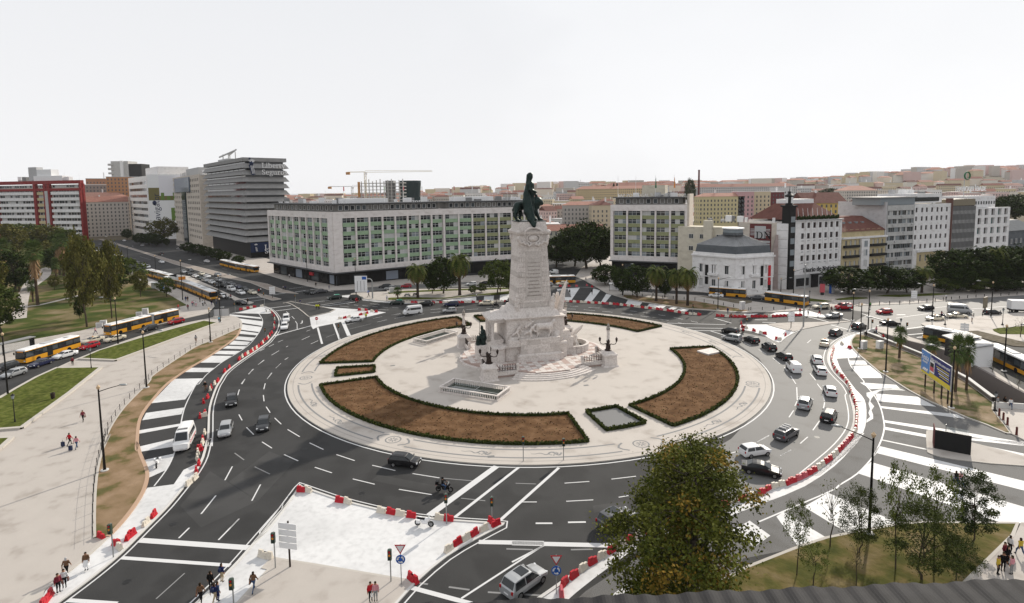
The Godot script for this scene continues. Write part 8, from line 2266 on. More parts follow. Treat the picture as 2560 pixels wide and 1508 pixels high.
# ---- barriers,lamps,signs,small things
var bar_mesh: Mesh
func barrier(p: Vector2,d: Vector2,c: int,where: String) -> void:
	if bar_mesh == null:
		var b := MB.new()
		b.frus(Vector3.ZERO,Vector2(1.1,0.46),Vector2(1.06,0.34),0.22)
		b.frus(V(0,0.22,0),Vector2(1.0,0.3),Vector2(0.96,0.2),0.36)
		b.box(V(-0.22,0.58,0),V(0.5,0.14,0.19)); b.box(V(0.5,0.3,0),V(0.14,0.24,0.14))
		for x in [-0.25,0.2]: b.frus(V(x,0.24,0),Vector2(0.1,0.34),Vector2(0.1,0.25),0.3)
		bar_mesh = b.mesh()
	var o := put(bar_mesh,"road_barrier",[M.red_plastic,M.cream_plastic,M.red_faded][c])
	tag(o,"%s plastic water-filled barrier %s" % [["red","cream white","faded pink"][c],where],"barrier","barriers " + where)
	o.position = V(p.x,0.02,p.y); o.rotation.y = -atan2(d.y,d.x) + rng.randf_range(-0.1,0.1)
	o.scale = V(0.95,0.95,0.95)
func chain(f: Array,where: String) -> void:
	for k in range(0,f.size(),3):
		var j := k + 3 if k + 3 < f.size() else k - 3
		barrier(Vector2(f[k],f[k + 1]),Vector2(f[j] - f[k],f[j + 1] - f[k + 1]),int(f[k + 2]),where)
func row(f: Array,where: String,pat: String,step := 1.12) -> void:
	var k := 0
	for s in along(smooth(f),step,0.4):
		if pat[k % pat.length()] != "-": barrier(s[0],s[1],int(pat[k % pat.length()]),where)
		k += 1
func lamp(a: Array,label: String,arm := 0.0,two := false) -> void:
	var h: float = a[2]
	var o := thing("lamp_post",label,"lamp post",V(a[0],0.12,a[1]),deg_to_rad(arm))
	var b := MB.new()
	b.lathe(Vector3.ZERO,[0.45,0,0.45,0.14,0.2,0.16],10)
	add(b,"base",M.kerb_white,o)
	b = MB.new()
	b.ring(PV([V(0,0.1,0),V(0,1.2,0),V(0,h - 0.6,0)]),PF([0.17,0.14,0.085]),8)
	add(b,"pole",M.pole,o)
	b = MB.new()
	b.lathe(V(0,h - 0.6,0),[0.1,0,0.2,0.16,0.22,0.34,0.08,0.5,0,0.62],8)
	add(b,"globe",M.glow_lamp,o)
	for s in ([1,-1] if two else [1]):
		b = MB.new()
		b.ring(PV([V(0,h - 0.9,0),V(1.2 * s,h - 0.5,0),V(2.7 * s,h - 0.1,0)]),PF([0.06,0.05,0.04]),6)
		var e := add(b,"arm",M.pole,o)
		b = MB.new()
		b.ball(V(3.1 * s,h - 0.05,0),V(0.55,0.13,0.2),8,5)
		add(b,"lamp_head",M.galv,e)
func lantern(a: Array,label: String) -> void:
	var h: float = a[2]
	var o := thing("lantern_post",label,"lamp post",V(a[0],0.12,a[1]))
	var b := MB.new()
	b.lathe(Vector3.ZERO,[0.28,0,0.28,0.2,0.12,0.3,0.07,0.9,0.05,h - 0.9,0.14,h - 0.85],8)
	add(b,"pole",M.iron,o)
	b = MB.new()
	b.lathe(V(0,h - 0.85,0),[0.13,0,0.24,0.5,0.3,0.52],6)
	add(b,"lantern",M.glass_light,o)
	b = MB.new()
	b.lathe(V(0,h - 0.33,0),[0.3,0,0.1,0.22,0,0.33],6)
	add(b,"cap",M.iron,o)
func signal_(a: Array,label: String,turn := 0.0) -> void:
	var h: float = a[2]
	var o := thing("traffic_light",label,"traffic light",V(a[0],0.02,a[1]),deg_to_rad(turn))
	var b := MB.new()
	b.tube(Vector3.ZERO,V(0,h,0),0.06,0.055,7)
	add(b,"post",M.galv,o)
	bxp(o,"housing",M.signal_green,-0.17,h - 0.95,0.05,0.17,h,0.3)
	for k in 3:
		b = MB.new()
		b.tube(V(0,h - 0.17 - k * 0.3,0.3),V(0,h - 0.17 - k * 0.3,0.34),0.1,0.1,8)
		add(b,"lens",[M.lamp_red,M.amber,M.iron_green][k],o)
func post_sign(a: Array,label: String,kind: String,turn := 0.0) -> void:
	var h: float = a[2]
	var o := thing("sign",label,"sign",V(a[0],0.05,a[1]),deg_to_rad(turn))
	var b := MB.new()
	if kind == "panels":
		for s in ([0.0] if a[3] < 2.2 else [-0.8,0.8]): b.tube(V(s,0,0),V(s,h,0),0.09,0.08,7)
		add(b,"post",M.iron_brown,o)
		var w: float = a[3]
		for k in 4: bxp(o,"panel",M.white,-w,h - 0.7 - k * 0.62,0.1,w,h - 0.14 - k * 0.62,0.16)
		return
	b.tube(Vector3.ZERO,V(0,h,0),0.04,0.04,6)
	add(b,"post",M.galv,o)
	if kind.contains("y"):
		var t := P2([-0.5,0,0.5,0,0,-0.88])
		for e in [[1.0,M.red_sign,0.06],[0.68,M.white,0.085]]:
			b = MB.new()
			var q := PackedVector2Array()
			for v in t: q.append((v - Vector2(0,-0.3)) * e[0] + Vector2(0,-0.3))
			b.prism(q,0.0,0.02,Transform3D(Basis(Vector3.RIGHT,Vector3.BACK,Vector3.UP),V(0,h,e[2])),true)
			add(b,"yield_plate",e[1],o)
	var y := h - 1.35 if kind.contains("y") else h - 0.4
	b = MB.new()
	b.tube(V(0,y,0.05),V(0,y,0.08),0.42,0.42,18)
	add(b,"disc",M.red_sign if kind == "no" else M.blue_sign,o)
	if kind == "no": bxp(o,"bar",M.white,-0.3,y - 0.07,0.08,0.3,y + 0.07,0.1)
	else:
		for k in 3:
			b = MB.new()
			for j in 3:
				var g := TAU * (k / 3.0 + j * 0.075)
				b.bx(Transform3D(Basis(Vector3.BACK,g),V(cos(g) * 0.25,y + sin(g) * 0.25,0.085)),V(-0.04 - 0.02 * j,-0.07,0),V(0.04 + 0.02 * j,0.07,0.015))
			add(b,"arrow",M.white,o)
func street() -> void:
	chain([-70.9,-161.6,1,-69.7,-159.6,0,-67.4,-155.5,0,-65.4,-151.2,1,-63.3,-146.2,0,-62.1,-143,1,-60.8,-140.1,2,-59.6,-135.7,0,-59.1,-133.5,0,-58.6,-131.3,1,-58.3,-129.9,0,-58.2,-128.3,0,-57.8,-126.6,1,-57.6,-125.5,0,-57.3,-123.3,0,-57.2,-122.1,1,-57.2,-121.3,0,-57.2,-120.2,1,-57,-119,0,-57.2,-117.9,1,-57.2,-116.8,0,-57.2,-115.5,1,-57,-113.8,0,-56.2,-108.1,0,-55.9,-105.7,0,-54.3,-100.1,0,-54.1,-98.6,1,-53.7,-96.7,0,-53.3,-95.6,1,-51.7,-91.8,0,-51.2,-89.7,0,-48.4,-84.9,0,-48,-83.9,1,-48.4,-83.6,0,-44.4,-77.5,1,-43.5,-75.4,0,-42.93,-74.29,1,-42.28,-72.53,0,-42.22,-72.5,0,-41.9,-71.36,1,-41.04,-69.73,1,-40.05,-68.23,0,-39.38,-66.45,0,-38.53,-64.7,1,-38.56,-63.42,1],"along the left striped lane")
	chain([-38.58,-56.92,0,-38.44,-55.46,1,-38.61,-53.5,0,-38.68,-53.13,0,-38.43,-51.49,1,-39.09,-52.04,0,-41.45,-53.18,0],"at the lower end of the dry verge")
	chain([-39.85,-44.92,0,-39.62,-44.11,0],"at the bottom left corner")
	chain([-81.1,-164.6,0,-80.5,-165.6,1,-79.9,-166.4,0,-79.3,-167.3,1,-78.7,-168.1,0,-76.9,-169.3,1],"at the head of the striped lane")
	chain([-24.61,-61.62,0,-23.79,-61.55,1,-19.47,-59.34,0,-18.48,-59.04,1,-14.35,-57.17,1,-13.25,-56.93,0,-12.2,-56.59,1,-10.98,-56.24,0,-7.93,-55.76,1,-6.94,-55.54,0,-2.41,-54.93,0,-1.96,-54.52,0,-3.19,-53.76,1,-4.13,-53.02,0,-4.88,-52.29,1,-5.66,-51.58,0,-6.39,-50.62,1],"on the edge of the painted peninsula")
	chain([-9.21,-46.6,0,-8.96,-46.38,0],"at the foot of the painted peninsula")
	chain([-23.29,-49.83,1,-23.86,-50.01,1],"beside the panel sign")
	row([3.81,-44.2,4.03,-45.58,4.99,-46.58,5.92,-47.54,7.85,-49.21,9.79,-50.66,12.19,-52.51,16.34,-55.06,20.48,-56.65,24.22,-58.35,27.26,-59.8],"in the lower right chain under the oak","2001010101011001",1.3)
	row([27.38,-59.8,29.41,-61.1,31.63,-62.01,31.65,-62.01,34.72,-63.79,37.93,-66.25,40.58,-68.51,43.93,-71.68,46.49,-74.26,47.9,-75.9],"in the lower right curve","001100220011",1.14)
	row([48.4,-76.6,52.1,-82.4,53.9,-85.6,55.5,-89.1,57.3,-92.8,57.3,-92.6,58.3,-95.2,59.2,-98,59.8,-100.6,60.9,-103.7,62.4,-107,64,-110.1,66.3,-113.7,68.6,-117.3],"along the right hand kerb","010101101001",1.14)
	chain([-45,-161.9,0,-44,-161.7,1,-42.9,-161.4,0,-40.8,-159.9,1,-39.4,-159,0],"at the tip of the upper painted island")
	chain([-41.6,-157.1,0,-42.2,-156.1,1,-42.9,-155.3,0,-45.4,-152.7,1,-46.2,-151.5,0,-47.3,-150.8,1],"behind the white saloon")
	row([-33.9,-172.8,-23.8,-171.6,-13.9,-171.6,-0.7,-172],"on the far side of the ring, left of the column","1100110101011")
	row([13.2,-171.6,18.2,-170.4,23.1,-168.7,27.7,-166.9,30.4,-165.8,35,-162.8,37.9,-160.4,40.9,-158.5,43.7,-156.2,45.3,-154.6,47,-152.9,48.4,-151.3,50.9,-150.2],"on the far side of the ring, right of the column","100101011010102")
	row([54.9,-148.7,58.3,-147.5,61.9,-147,63.4,-147.1,68.7,-146.9,71.9,-147.5,74.6,-147.8,77.7,-148.2],"in front of the cobbled triangle","0010000100")
	chain([17.2,-199.3,0,20.3,-199.1,0,23,-198.9,2,26.9,-200,2,28.3,-197,0],"in the mouth of the side street")
	chain([58,-139.8,0,56.8,-135.8,0,57.3,-135.1,1,58,-132.3,0,58.7,-130,1,59.2,-129.3,0],"on the painted triangle, left side")
	chain([63.5,-128,0,60.2,-124.1,1,59.9,-124.4,0],"at the tip of the painted triangle")
	chain([71.9,-119.9,1,71.7,-116.8,0],"loose in the white area at the right")
	for a in [[[[-51,-66.9,11,0]],"tall lamp post with long arm on the dry verge",0.0],[[[-65.4,-97.1,10.4,0]],"lamp post in the middle of the dry verge",0.0],[[[-70.3,-127.6,8.3,0]],"lamp post at the upper end of the dry verge",0.0],[[[-90.8,-126.2,11.2,0]],"lamp post on the upper lawn edge with arm to the left",180.0],[[[-87.4,-94.1,11.1,0]],"lamp post at the left edge of the lawn",180.0],[[[-78.7,-148.2,6.7,0]],"lamp post by the mesh hoarding",0.0],[[[-107.9,-180.8,13.4,0]],"lamp post at the crowded bus stop",0.0],[[[-83.4,-157.2,11.7,0]],"lamp post at the corner of the bus stop pavement",0.0],[[[-150.9,-235.1,9.4,0]],"lamp post beside the waiting buses",0.0],[[[-211.5,-306.3,7,0]],"lamp post beside the overhead sign",0.0],[[[-79.8,-215.8,12.6,0]],"lamp post at the left wing of the green block",180.0],[[[-52.7,-186.3,12.6,0]],"lamp post at the corner of the green block",0.0],[[[34.8,-52.3,10.4,0]],"lamp post with arm to the left on the corner lawn",150.0],[[[68.8,-100.9,10.2,0]],"lamp post with arm to the left in the billboard garden",165.0],[[[73.4,-116,9.9,0]],"red brown lamp post at the tip of the billboard garden",180.0],[[[67.3,-83.5,9.8,0]],"lamp post in front of the billboard",165.0],[[[90.3,-100.5,8.8,0]],"lamp post beside the right hand buses",0.0],[[[84.3,-130.5,10,0]],"tall lamp post behind the black waiting car",160.0],[[[106.3,-139.6,9.6,0]],"lamp post beside the cream taxis",160.0],[[[124.6,-143.5,9.5,0]],"lamp post at the right beside the advertising panel",160.0],[[[87.4,-180.2,5.2,0]],"lamp post behind the newspaper bus",0.0],[[[91.1,-179.4,8.1,0]],"slim lamp post in front of the dark tower",0.0],[[[87.4,-141.6,7.5,0]],"lamp post beside the red delivery van",180.0],[[[58.3,-156.8,9.3,0]],"lamp post in front of the mansion bus",0.0],[[[35.7,-179.8,10.4,0]],"lamp post by the bus shelter",0.0]]: lamp(a[0][0],a[1],a[2])
	for a in [[-75.3,-81.8,4.7,0,"old lantern post on the near lawn"],[-83.3,-107.9,4.6,0,"old lantern post between the two lawns"],[106.7,-135.8,2.3,0,"old lantern post at the plaza kerb"],[92.6,-131.3,2.9,0,"old lantern post beside the young palm"],[120.1,-134.9,4.3,0,"old lantern post at the right planted bed"],[72.9,-82.2,3.1,0,"old lantern post at the underpass corner"],[88.7,-165,3.7,0,"old lantern post behind the newspaper bus"]]: lantern(a,a[4])
	var m: Array = [[71.7,-135.8,15.1,0]][0]
	var o := thing("steel_mast","tall plain steel mast on the cobbled triangle","mast",V(m[0],0.12,m[1]))
	var b := MB.new()
	b.tube(Vector3.ZERO,V(0,m[2],0),0.2,0.13,10); b.ball(V(0,m[2] + 0.1,0),V(0.3,0.25,0.3),8,4)
	add(b,"pole",M.galv,o)
	for a in [[-38.1,-50.2,3.4,0,"traffic light among the barriers at the lower left"],[-23.6,-43.9,2.4,0,"traffic light at the bottom among the pedestrians"],[-22,-48.4,3.5,0,"traffic light beside the panel sign"],[-11,-46.4,3.1,0,"traffic light beside the yield sign"],[-7.1,-55,3.3,0,"traffic light beside the white motorcycle"],[-2.4,-55,2.9,0,"traffic light at the tip of the peninsula"],[1.1,-68,3.4,0,"traffic light on the plaza kerb, left one"],[6.2,-68.2,3,0,"traffic light on the plaza kerb, right one"],[-40.8,-129,3.8,0,"slim traffic light on the far left plaza kerb"],[-58.6,-130.2,2.8,0,"traffic light among the left barriers"],[49.1,-150.5,3.1,0,"traffic light beside the far garden"],[56.6,-143,2.1,0,"traffic light behind the silver hatchback"],[58.1,-136.9,2.3,0,"traffic light in the painted triangle"],[85.8,-131.5,2.8,0,"traffic light beside the tall lamp posts"],[93.2,-130.2,2.3,0,"traffic light at the right crossing"],[-75.6,-168.2,4.7,0,"traffic light at the head of the striped lane"],[-67.8,-172.5,3.1,0,"traffic light on the cobbled traffic island"],[-81.1,-161.2,3,0,"slim traffic light by the mesh hoarding"]]: signal_(a,a[4])
	post_sign([[-20.7,-48.5,4.4,0.9]][0],"white four panel direction sign on the painted peninsula","panels",-12.0)
	post_sign([[-79.5,-183.1,4,0.9]][0],"white direction panels on the median nose","panels",10.0)
	post_sign([[123.2,-169.6,2.6,0.8]][0],"white direction panels in front of the grove","panels",-15.0)
	post_sign([[106.4,-129.5,2.1,0.8]][0],"white direction panels above the dark bus","panels",-30.0)
	post_sign([[68.2,-134.9,4.2,0.7]][0],"white direction panels on the cobbled triangle","panels",-15.0)
	post_sign([[-10,-46,3.7,0]][0],"yield sign above a blue roundabout sign on the peninsula","yb")
	post_sign([[3.4,-44.6,3.5,0]][0],"yield sign above a blue roundabout sign beside the silver crossover","yb")
	post_sign([[-51.5,-144.6,2,0]][0],"red no entry sign at the upper painted island","no")
	post_sign([[-47.7,-182.7,2.3,0]][0],"blue disc sign near the palm island","b")
	m = [[-45.6,-180,6.5,0]][0]
	o = thing("overhead_sign","white overhead direction board on a thick steel pole","sign",V(m[0],0.1,m[1]))
	b = MB.new()
	b.ring(PV([Vector3.ZERO,V(0,m[2] - 0.6,0),V(-0.6,m[2],0),V(-2.0,m[2],0)]),PF([0.26,0.2,0.18,0.15]),8)
	add(b,"pole",M.galv,o)
	bxp(o,"board",M.white,-5.6,m[2] - 4.2,0.1,-1.6,m[2] + 1.0,0.25); bxp(o,"blue_field",M.blue_sign,-3.2,m[2] - 0.2,0.24,-1.8,m[2] + 0.8,0.28)
	for k in 3: bxp(o,"route_line",M.black,-4.8 + k * 1.1,m[2] - 3.8,0.24,-4.7 + k * 1.1,m[2] - 0.6,0.28)
	var fl := offset_line(smooth([-70.8,-142.6,-71.6,-130.2,-72,-124.5,-71.1,-117.5,-70.1,-110.8,-68.8,-103.9,-67.5,-100.6,-63.6,-88.4,-59.8,-79.8,-56.55,-74.05,-58.2,-77.5,-56.12,-73.48,-52.94,-68.25,-49.53,-63.15,-45.71,-57.83,-41.77,-52.54],false,2),0.0)
	o = thing("post_fence","low fence of dark posts and two wires along the dry verge","fence",Vector3.ZERO)
	for s in along(fl,2.6):
		b = MB.new()
		b.tube(V(s[0].x,0.1,s[0].y),V(s[0].x,1.12,s[0].y),0.045,0.045,6)
		add(b,"post",M.pole,o)
	for y in [0.55,0.98]:
		b = MB.new()
		var w := PackedVector3Array()
		var r := PackedFloat32Array()
		for q in fl:
			w.append(V(q.x,y,q.y)); r.append(0.012)
		b.ring(w,r,4)
		add(b,"wire",M.pole,o)
	b = MB.new()
	b.lathe(Vector3.ZERO,[0.1,0,0.09,0.7,0.12,0.74,0.1,0.86,0,0.9],7)
	var bm := b.mesh()
	for a in [[[35.5,-182.4,45.9,-175.2,55.9,-170.9,67.3,-155.1,65.1,-155.3,81.6,-156],"in the row behind the far garden"],[[83.6,-156.5,91.3,-159,115.1,-162.3,117.8,-162.7,137.4,-168.5,161.2,-174.2],"in the row along the far pavement"],[[110.5,-141,125.7,-146,138.7,-149.6],"in the row along the plaza pavement kerb"]]:
		for s in along(P2(a[0]),3.3,1.0):
			var e := put(bm,"bollard",M.pole)
			tag(e,"small dark bollard " + a[1],"bollard","bollards " + a[1])
			e.position = V(s[0].x,0.12,s[0].y)
	var cones := [71.9,-80.3,71.2,-78.8,70.3,-77.1,68.66,-73.83]
	for k in range(0,8,2):
		b = MB.new()
		b.lathe(Vector3.ZERO,[0.2,0,0.14,0.1,0.12,1.0,0.16,1.05,0,1.2],8)
		tag(add(b,"bollard",M.pole_red),"dark red stone bollard on the white corner above the underpass","bollard","red bollards on the corner").position = V(cones[k],0.13,cones[k + 1])
	underpass()
func wallseg(parent: Node3D,called: String,m: Material,f: PackedVector2Array,y0: float,y1: float,w: float) -> void:
	var b := MB.new()
	kerb_line(b,f,w,y0,y1)
	add(b,called,m,parent)
func underpass() -> void:
	var m: Array
	var o := thing("underpass","sunken stone walled ramp beside the billboard garden","underpass",Vector3.ZERO)
	wallseg(o,"far_wall",M.stone_wall,P2([85.5,-129.8,86.2,-126.2,87.3,-120.9,88.7,-117,89.5,-113.8,87,-102.7,83.5,-88.9,82.6,-85.4]),-5.0,0.4,0.5)
	wallseg(o,"near_wall",M.stone_wall,P2([81.9,-127.7,82.1,-120.1,82.1,-115.8,82,-110.6,82.1,-105.9,79.8,-98.3,79.2,-95,75.8,-85.8]),-5.0,0.75,0.4)
	wallseg(o,"coping",M.kerb_white,P2([81.9,-127.7,82.1,-120.1,82.1,-115.8,82,-110.6,82.1,-105.9,79.8,-98.3,79.2,-95,75.8,-85.8]),0.75,0.9,0.6)
	wallseg(o,"end_wall",M.kerb_white,P2([74,-83.6,79.5,-82.2]),-5.0,1.0,0.3)
	wallseg(o,"head_wall",M.kerb_white,P2([81.9,-127.7,85.9,-130.5]),-5.0,0.9,0.5)
	var b := MB.new()
	for q in [trench]: poly(b,q,-4.6)
	add(b,"floor",M.calcada_pink,o)
	for k in 9:
		b = MB.new()
		var t := P2([83.9,-129.1,84.3,-118.2])
		var c := t[0].lerp(t[1],k / 9.0)
		b.box(V(c.x,-0.45 - 0.5 * k,c.y),V(1.6,0.4,4.6),0.7)
		add(b,"step",M.kerb,o)
	b = MB.new()
	var hr := [84.5,-127.5,85.3,-114.2]
	b.tube(V(hr[0],0.6,hr[1]),V(hr[2],-2.6,hr[3]),0.05,0.05,5)
	add(b,"handrail",M.galv,o)
	var p := [70.4,-93.9,67.6,-83.8]
	var d := Vector2(p[2] - p[0],p[3] - p[1])
	o = thing("billboard","blue and yellow advertising billboard on posts in the garden","billboard",V(p[0],0.14,p[1]),-atan2(d.y,d.x))
	var L := 9.6
	for x in [1.0,4.3,6.9,9.0]: bxp(o,"post",M.iron_brown,x - 0.09,0,-0.15,x + 0.09,2.4,0.03)
	bxp(o,"frame",M.light_grey,-0.6,2.2,-0.12,L + 0.2,6.2,0.02)
	bxp(o,"yellow_band",M.ad_yellow,-0.5,2.3,0.0,L + 0.1,3.5,0.05)
	bxp(o,"dark_blue_panel",M.ad_blue,3.0,3.1,0.02,L + 0.1,6.1,0.07)
	bxp(o,"sky_blue_panel",M.ad_sky,-0.5,2.7,0.03,2.6,6.1,0.09)
	bxp(o,"picture_panel",M.white,2.75,3.2,0.04,4.4,5.2,0.11)
	bxp(o,"picture",M.red_faded,2.9,3.5,0.1,4.25,4.2,0.13); bxp(o,"picture",M.black,2.95,4.2,0.1,4.2,4.9,0.13)
	letters(o,"Festa",0.85,M.white,V(-0.3,5.1,0.12),0,false,0.04); letters(o,"Avante!",0.42,M.white,V(0.1,4.4,0.12),0,false,0.04)
	letters(o,"Não há Festa como esta!",0.44,M.white,V(3.2,5.5,0.12),0,false,0.04)
	for k in 5: bxp(o,"text_row",M.white if k % 2 else M.ad_yellow,5.0 + 0.3 * k,4.75 - k * 0.32,0.06,L - 0.3,4.87 - k * 0.32,0.09)
	b = MB.new()
	for k in 6: b.ball(V(0.4 + k * 0.3,2.95 + 0.2 * (k % 2),0.09),V(0.3,0.22,0.03),6,4)
	add(b,"white_flower",M.white,o)
	p = [87.5,-111.1,86.5,-103.5]
	d = Vector2(p[2] - p[0],p[3] - p[1])
	o = thing("kiosk","dark glass kiosk with two tilted metal roofs","kiosk",V(p[0],0.1,p[1]),-atan2(d.y,d.x))
	L = d.length()
	bxp(o,"glass_body",M.glass_dark,0,0,-3.6,L,3.9,0); bxp(o,"white_side",M.white,L,0,-3.7,L + 0.2,4.6,0.1); bxp(o,"mullion",M.light_grey,L * 0.6,0,0,L * 0.6 + 0.2,3.8,0.08)
	for s in [[-0.3,L * 0.55,4.0,4.9],[L * 0.35,L + 0.5,3.7,4.5]]:
		b = MB.new()
		b.quad(V(s[0],s[2],0.5),V(s[1],s[2],0.5),V(s[1],s[3],-4.0),V(s[0],s[3],-4.0),V(0,1,0.2)); b.quad(V(s[0],s[2] - 0.18,0.5),V(s[1],s[2] - 0.18,0.5),V(s[1],s[3] - 0.18,-4.0),V(s[0],s[3] - 0.18,-4.0),V(0,-1,-0.2)); b.quad(V(s[0],s[2] - 0.18,0.5),V(s[1],s[2] - 0.18,0.5),V(s[1],s[2],0.5),V(s[0],s[2],0.5),Vector3.BACK)
		add(b,"roof",M.light_grey,o)
	p = [54.76,-70.32,57.86,-68.28]
	d = Vector2(p[2] - p[0],p[3] - p[1])
	o = thing("hoarding","dark green hoarding box on the kerbed refuge","hoarding",V(p[0],0.1,p[1]),-atan2(d.y,d.x))
	L = d.length()
	bxp(o,"front_panel",M.black,0,0,-0.08,L,2.5,0.04); bxp(o,"left_panel",M.brick_red,-0.05,0,-2.2,0.03,2.6,0.0); bxp(o,"glass_side",M.pane,L * 0.35,0.3,-2.2,L,2.4,-2.14); bxp(o,"post",M.galv,L * 0.34,0,-2.25,L * 0.36,2.7,-2.1)
	p = [-83.7,-154.5,-80,-155.5]
	d = Vector2(p[2] - p[0],p[3] - p[1])
	o = thing("mesh_hoarding","grey mesh hoarding at the head of the striped lane","hoarding",V(p[0],0.1,p[1]),-atan2(d.y,d.x))
	bxp(o,"mesh_panel",M.light_grey,0,0.2,-0.03,d.length(),2.2,0.03)
	for k in 3: bxp(o,"post",M.grey,k * d.length() / 2 - 0.05,0,-0.06,k * d.length() / 2 + 0.05,2.3,0.06)
	for a in [[[-110.4,-118.5,-108.7,-124.7],"dark bus shelter at the left edge"],[[-133.8,-203.3,-127.9,-201.5],"white backed bus shelter beside the park"],[[33,-188.5,36.1,-187.8],"white bus shelter with posters by the striped corner"]]:
		p = a[0]; d = Vector2(p[2] - p[0],p[3] - p[1])
		o = thing("bus_shelter",a[1],"bus shelter",V(p[0],0.12,p[1]),-atan2(d.y,d.x))
		L = d.length()
		bxp(o,"back_panel",M.pane if a[1].begins_with("dark") else M.white,0,0.2,-1.4,L,2.4,-1.34); bxp(o,"roof",M.grey if a[1].begins_with("dark") else M.white,-0.2,2.45,-1.6,L + 0.2,2.6,0.3); bxp(o,"poster_case",M.black if a[1].begins_with("dark") else M.ad_sky,L - 0.15,0.2,-1.3,L,2.3,-0.1)
		for x in [0.05,L - 0.05]: bxp(o,"post",M.pole,x - 0.05,0,0.0,x + 0.05,2.45,0.1)
	for a in [[[-108.2,-144.1],1.1,"low white cabinet beside the park pavement"],[[-107.8,-145],1.5,"tall white cabinet beside the park pavement"],[[-105.9,-156.3],1.3,"white cabinet behind the articulated bus"],[[-105.1,-157.8],2.0,"tall white cabinet behind the articulated bus"],[[74.1,-116],1.6,"grey white utility cabinet by the garden lamp post"],[[77.7,-116.2],1.5,"utility cabinet in the billboard garden"],[[65,-156.3],2.2,"grey utility cabinet in the far garden"],[[103.4,-179.2],3.2,"blue kiosk box under the dark tree"],[[-41.7,-190.7],1.6,"white wall panel at the palm island"]]:
		o = thing("utility_cabinet",a[2],"cabinet",V(a[0][0],0.15,a[0][1]),0.4)
		bxp(o,"box",M.blue_sign if a[2].begins_with("blue") else M.white,-0.7,0,-0.4,0.7,a[1],0.4); bxp(o,"lid",M.light_grey,-0.75,a[1],-0.45,0.75,a[1] + 0.08,0.45); bxp(o,"door",M.light_grey,-0.6,0.1,0.4,0.6,a[1] - 0.1,0.42)
	m = [[-77.4,-91.4,1.2,0]][0]
	o = thing("litter_bin","dark litter bin at the lawn rim","bin",V(m[0],0.12,m[1]))
	b = MB.new()
	b.lathe(Vector3.ZERO,[0.08,0,0.08,0.4,0.3,0.42,0.33,1.3,0.2,1.32],9)
	add(b,"drum",M.iron_brown,o)
	p = [129.6,-151.3,130.2,-150.9]
	o = thing("advert_panel","small reddish advertising panel beside the right lamp post","sign",V(p[0],0.1,p[1]),0.5)
	bxp(o,"panel",M.panel_bronze,-1.0,0.8,-0.15,1.0,3.8,0.15); bxp(o,"foot",M.iron,-0.2,0,-0.1,0.2,0.8,0.1)
	p = [98.9,-176.6]
	o = thing("advert_panel","poster column in front of the newspaper building","sign",V(p[0],0.1,p[1]),-0.3)
	bxp(o,"panel",M.red_faded,-0.7,0.9,-0.15,0.7,3.6,0.15); bxp(o,"foot",M.iron,-0.5,0,-0.12,0.5,0.9,0.12)
	p = [[-0.55,-2.57],[2.9,-2.71]]
	var a2 := Vector2(p[0][0],p[0][1])
	var b2 := Vector2(p[1][0],p[1][1])
	o = thing("parapet","dark rough granite parapet across the lower right corner","parapet",Vector3.ZERO)
	b = MB.new()
	var n := 220
	for k in n:
		var q0 := a2.lerp(b2,float(k) / n)
		var q1 := a2.lerp(b2,float(k + 1) / n)
		var y0 := 32.0 + 0.006 * sin(k * 0.21) + 0.004 * sin(k * 0.93)
		var y1 := 32.0 + 0.006 * sin((k + 1) * 0.21) + 0.004 * sin((k + 1) * 0.93)
		b.quad(V(q0.x,y0,q0.y),V(q1.x,y1,q1.y),V(q1.x,31.97,q1.y + 0.5),V(q0.x,31.97,q0.y + 0.5),Vector3.UP); b.quad(V(q0.x,y0,q0.y),V(q1.x,y1,q1.y),V(q1.x,31.0,q1.y),V(q0.x,31.0,q0.y),Vector3.FORWARD)
	add(b,"coping",M.granite_top,o)
	bxp(o,"wall",M.granite,a2.x,30.5,maxf(a2.y,b2.y) + 0.3,b2.x,31.9,maxf(a2.y,b2.y) + 0.5)
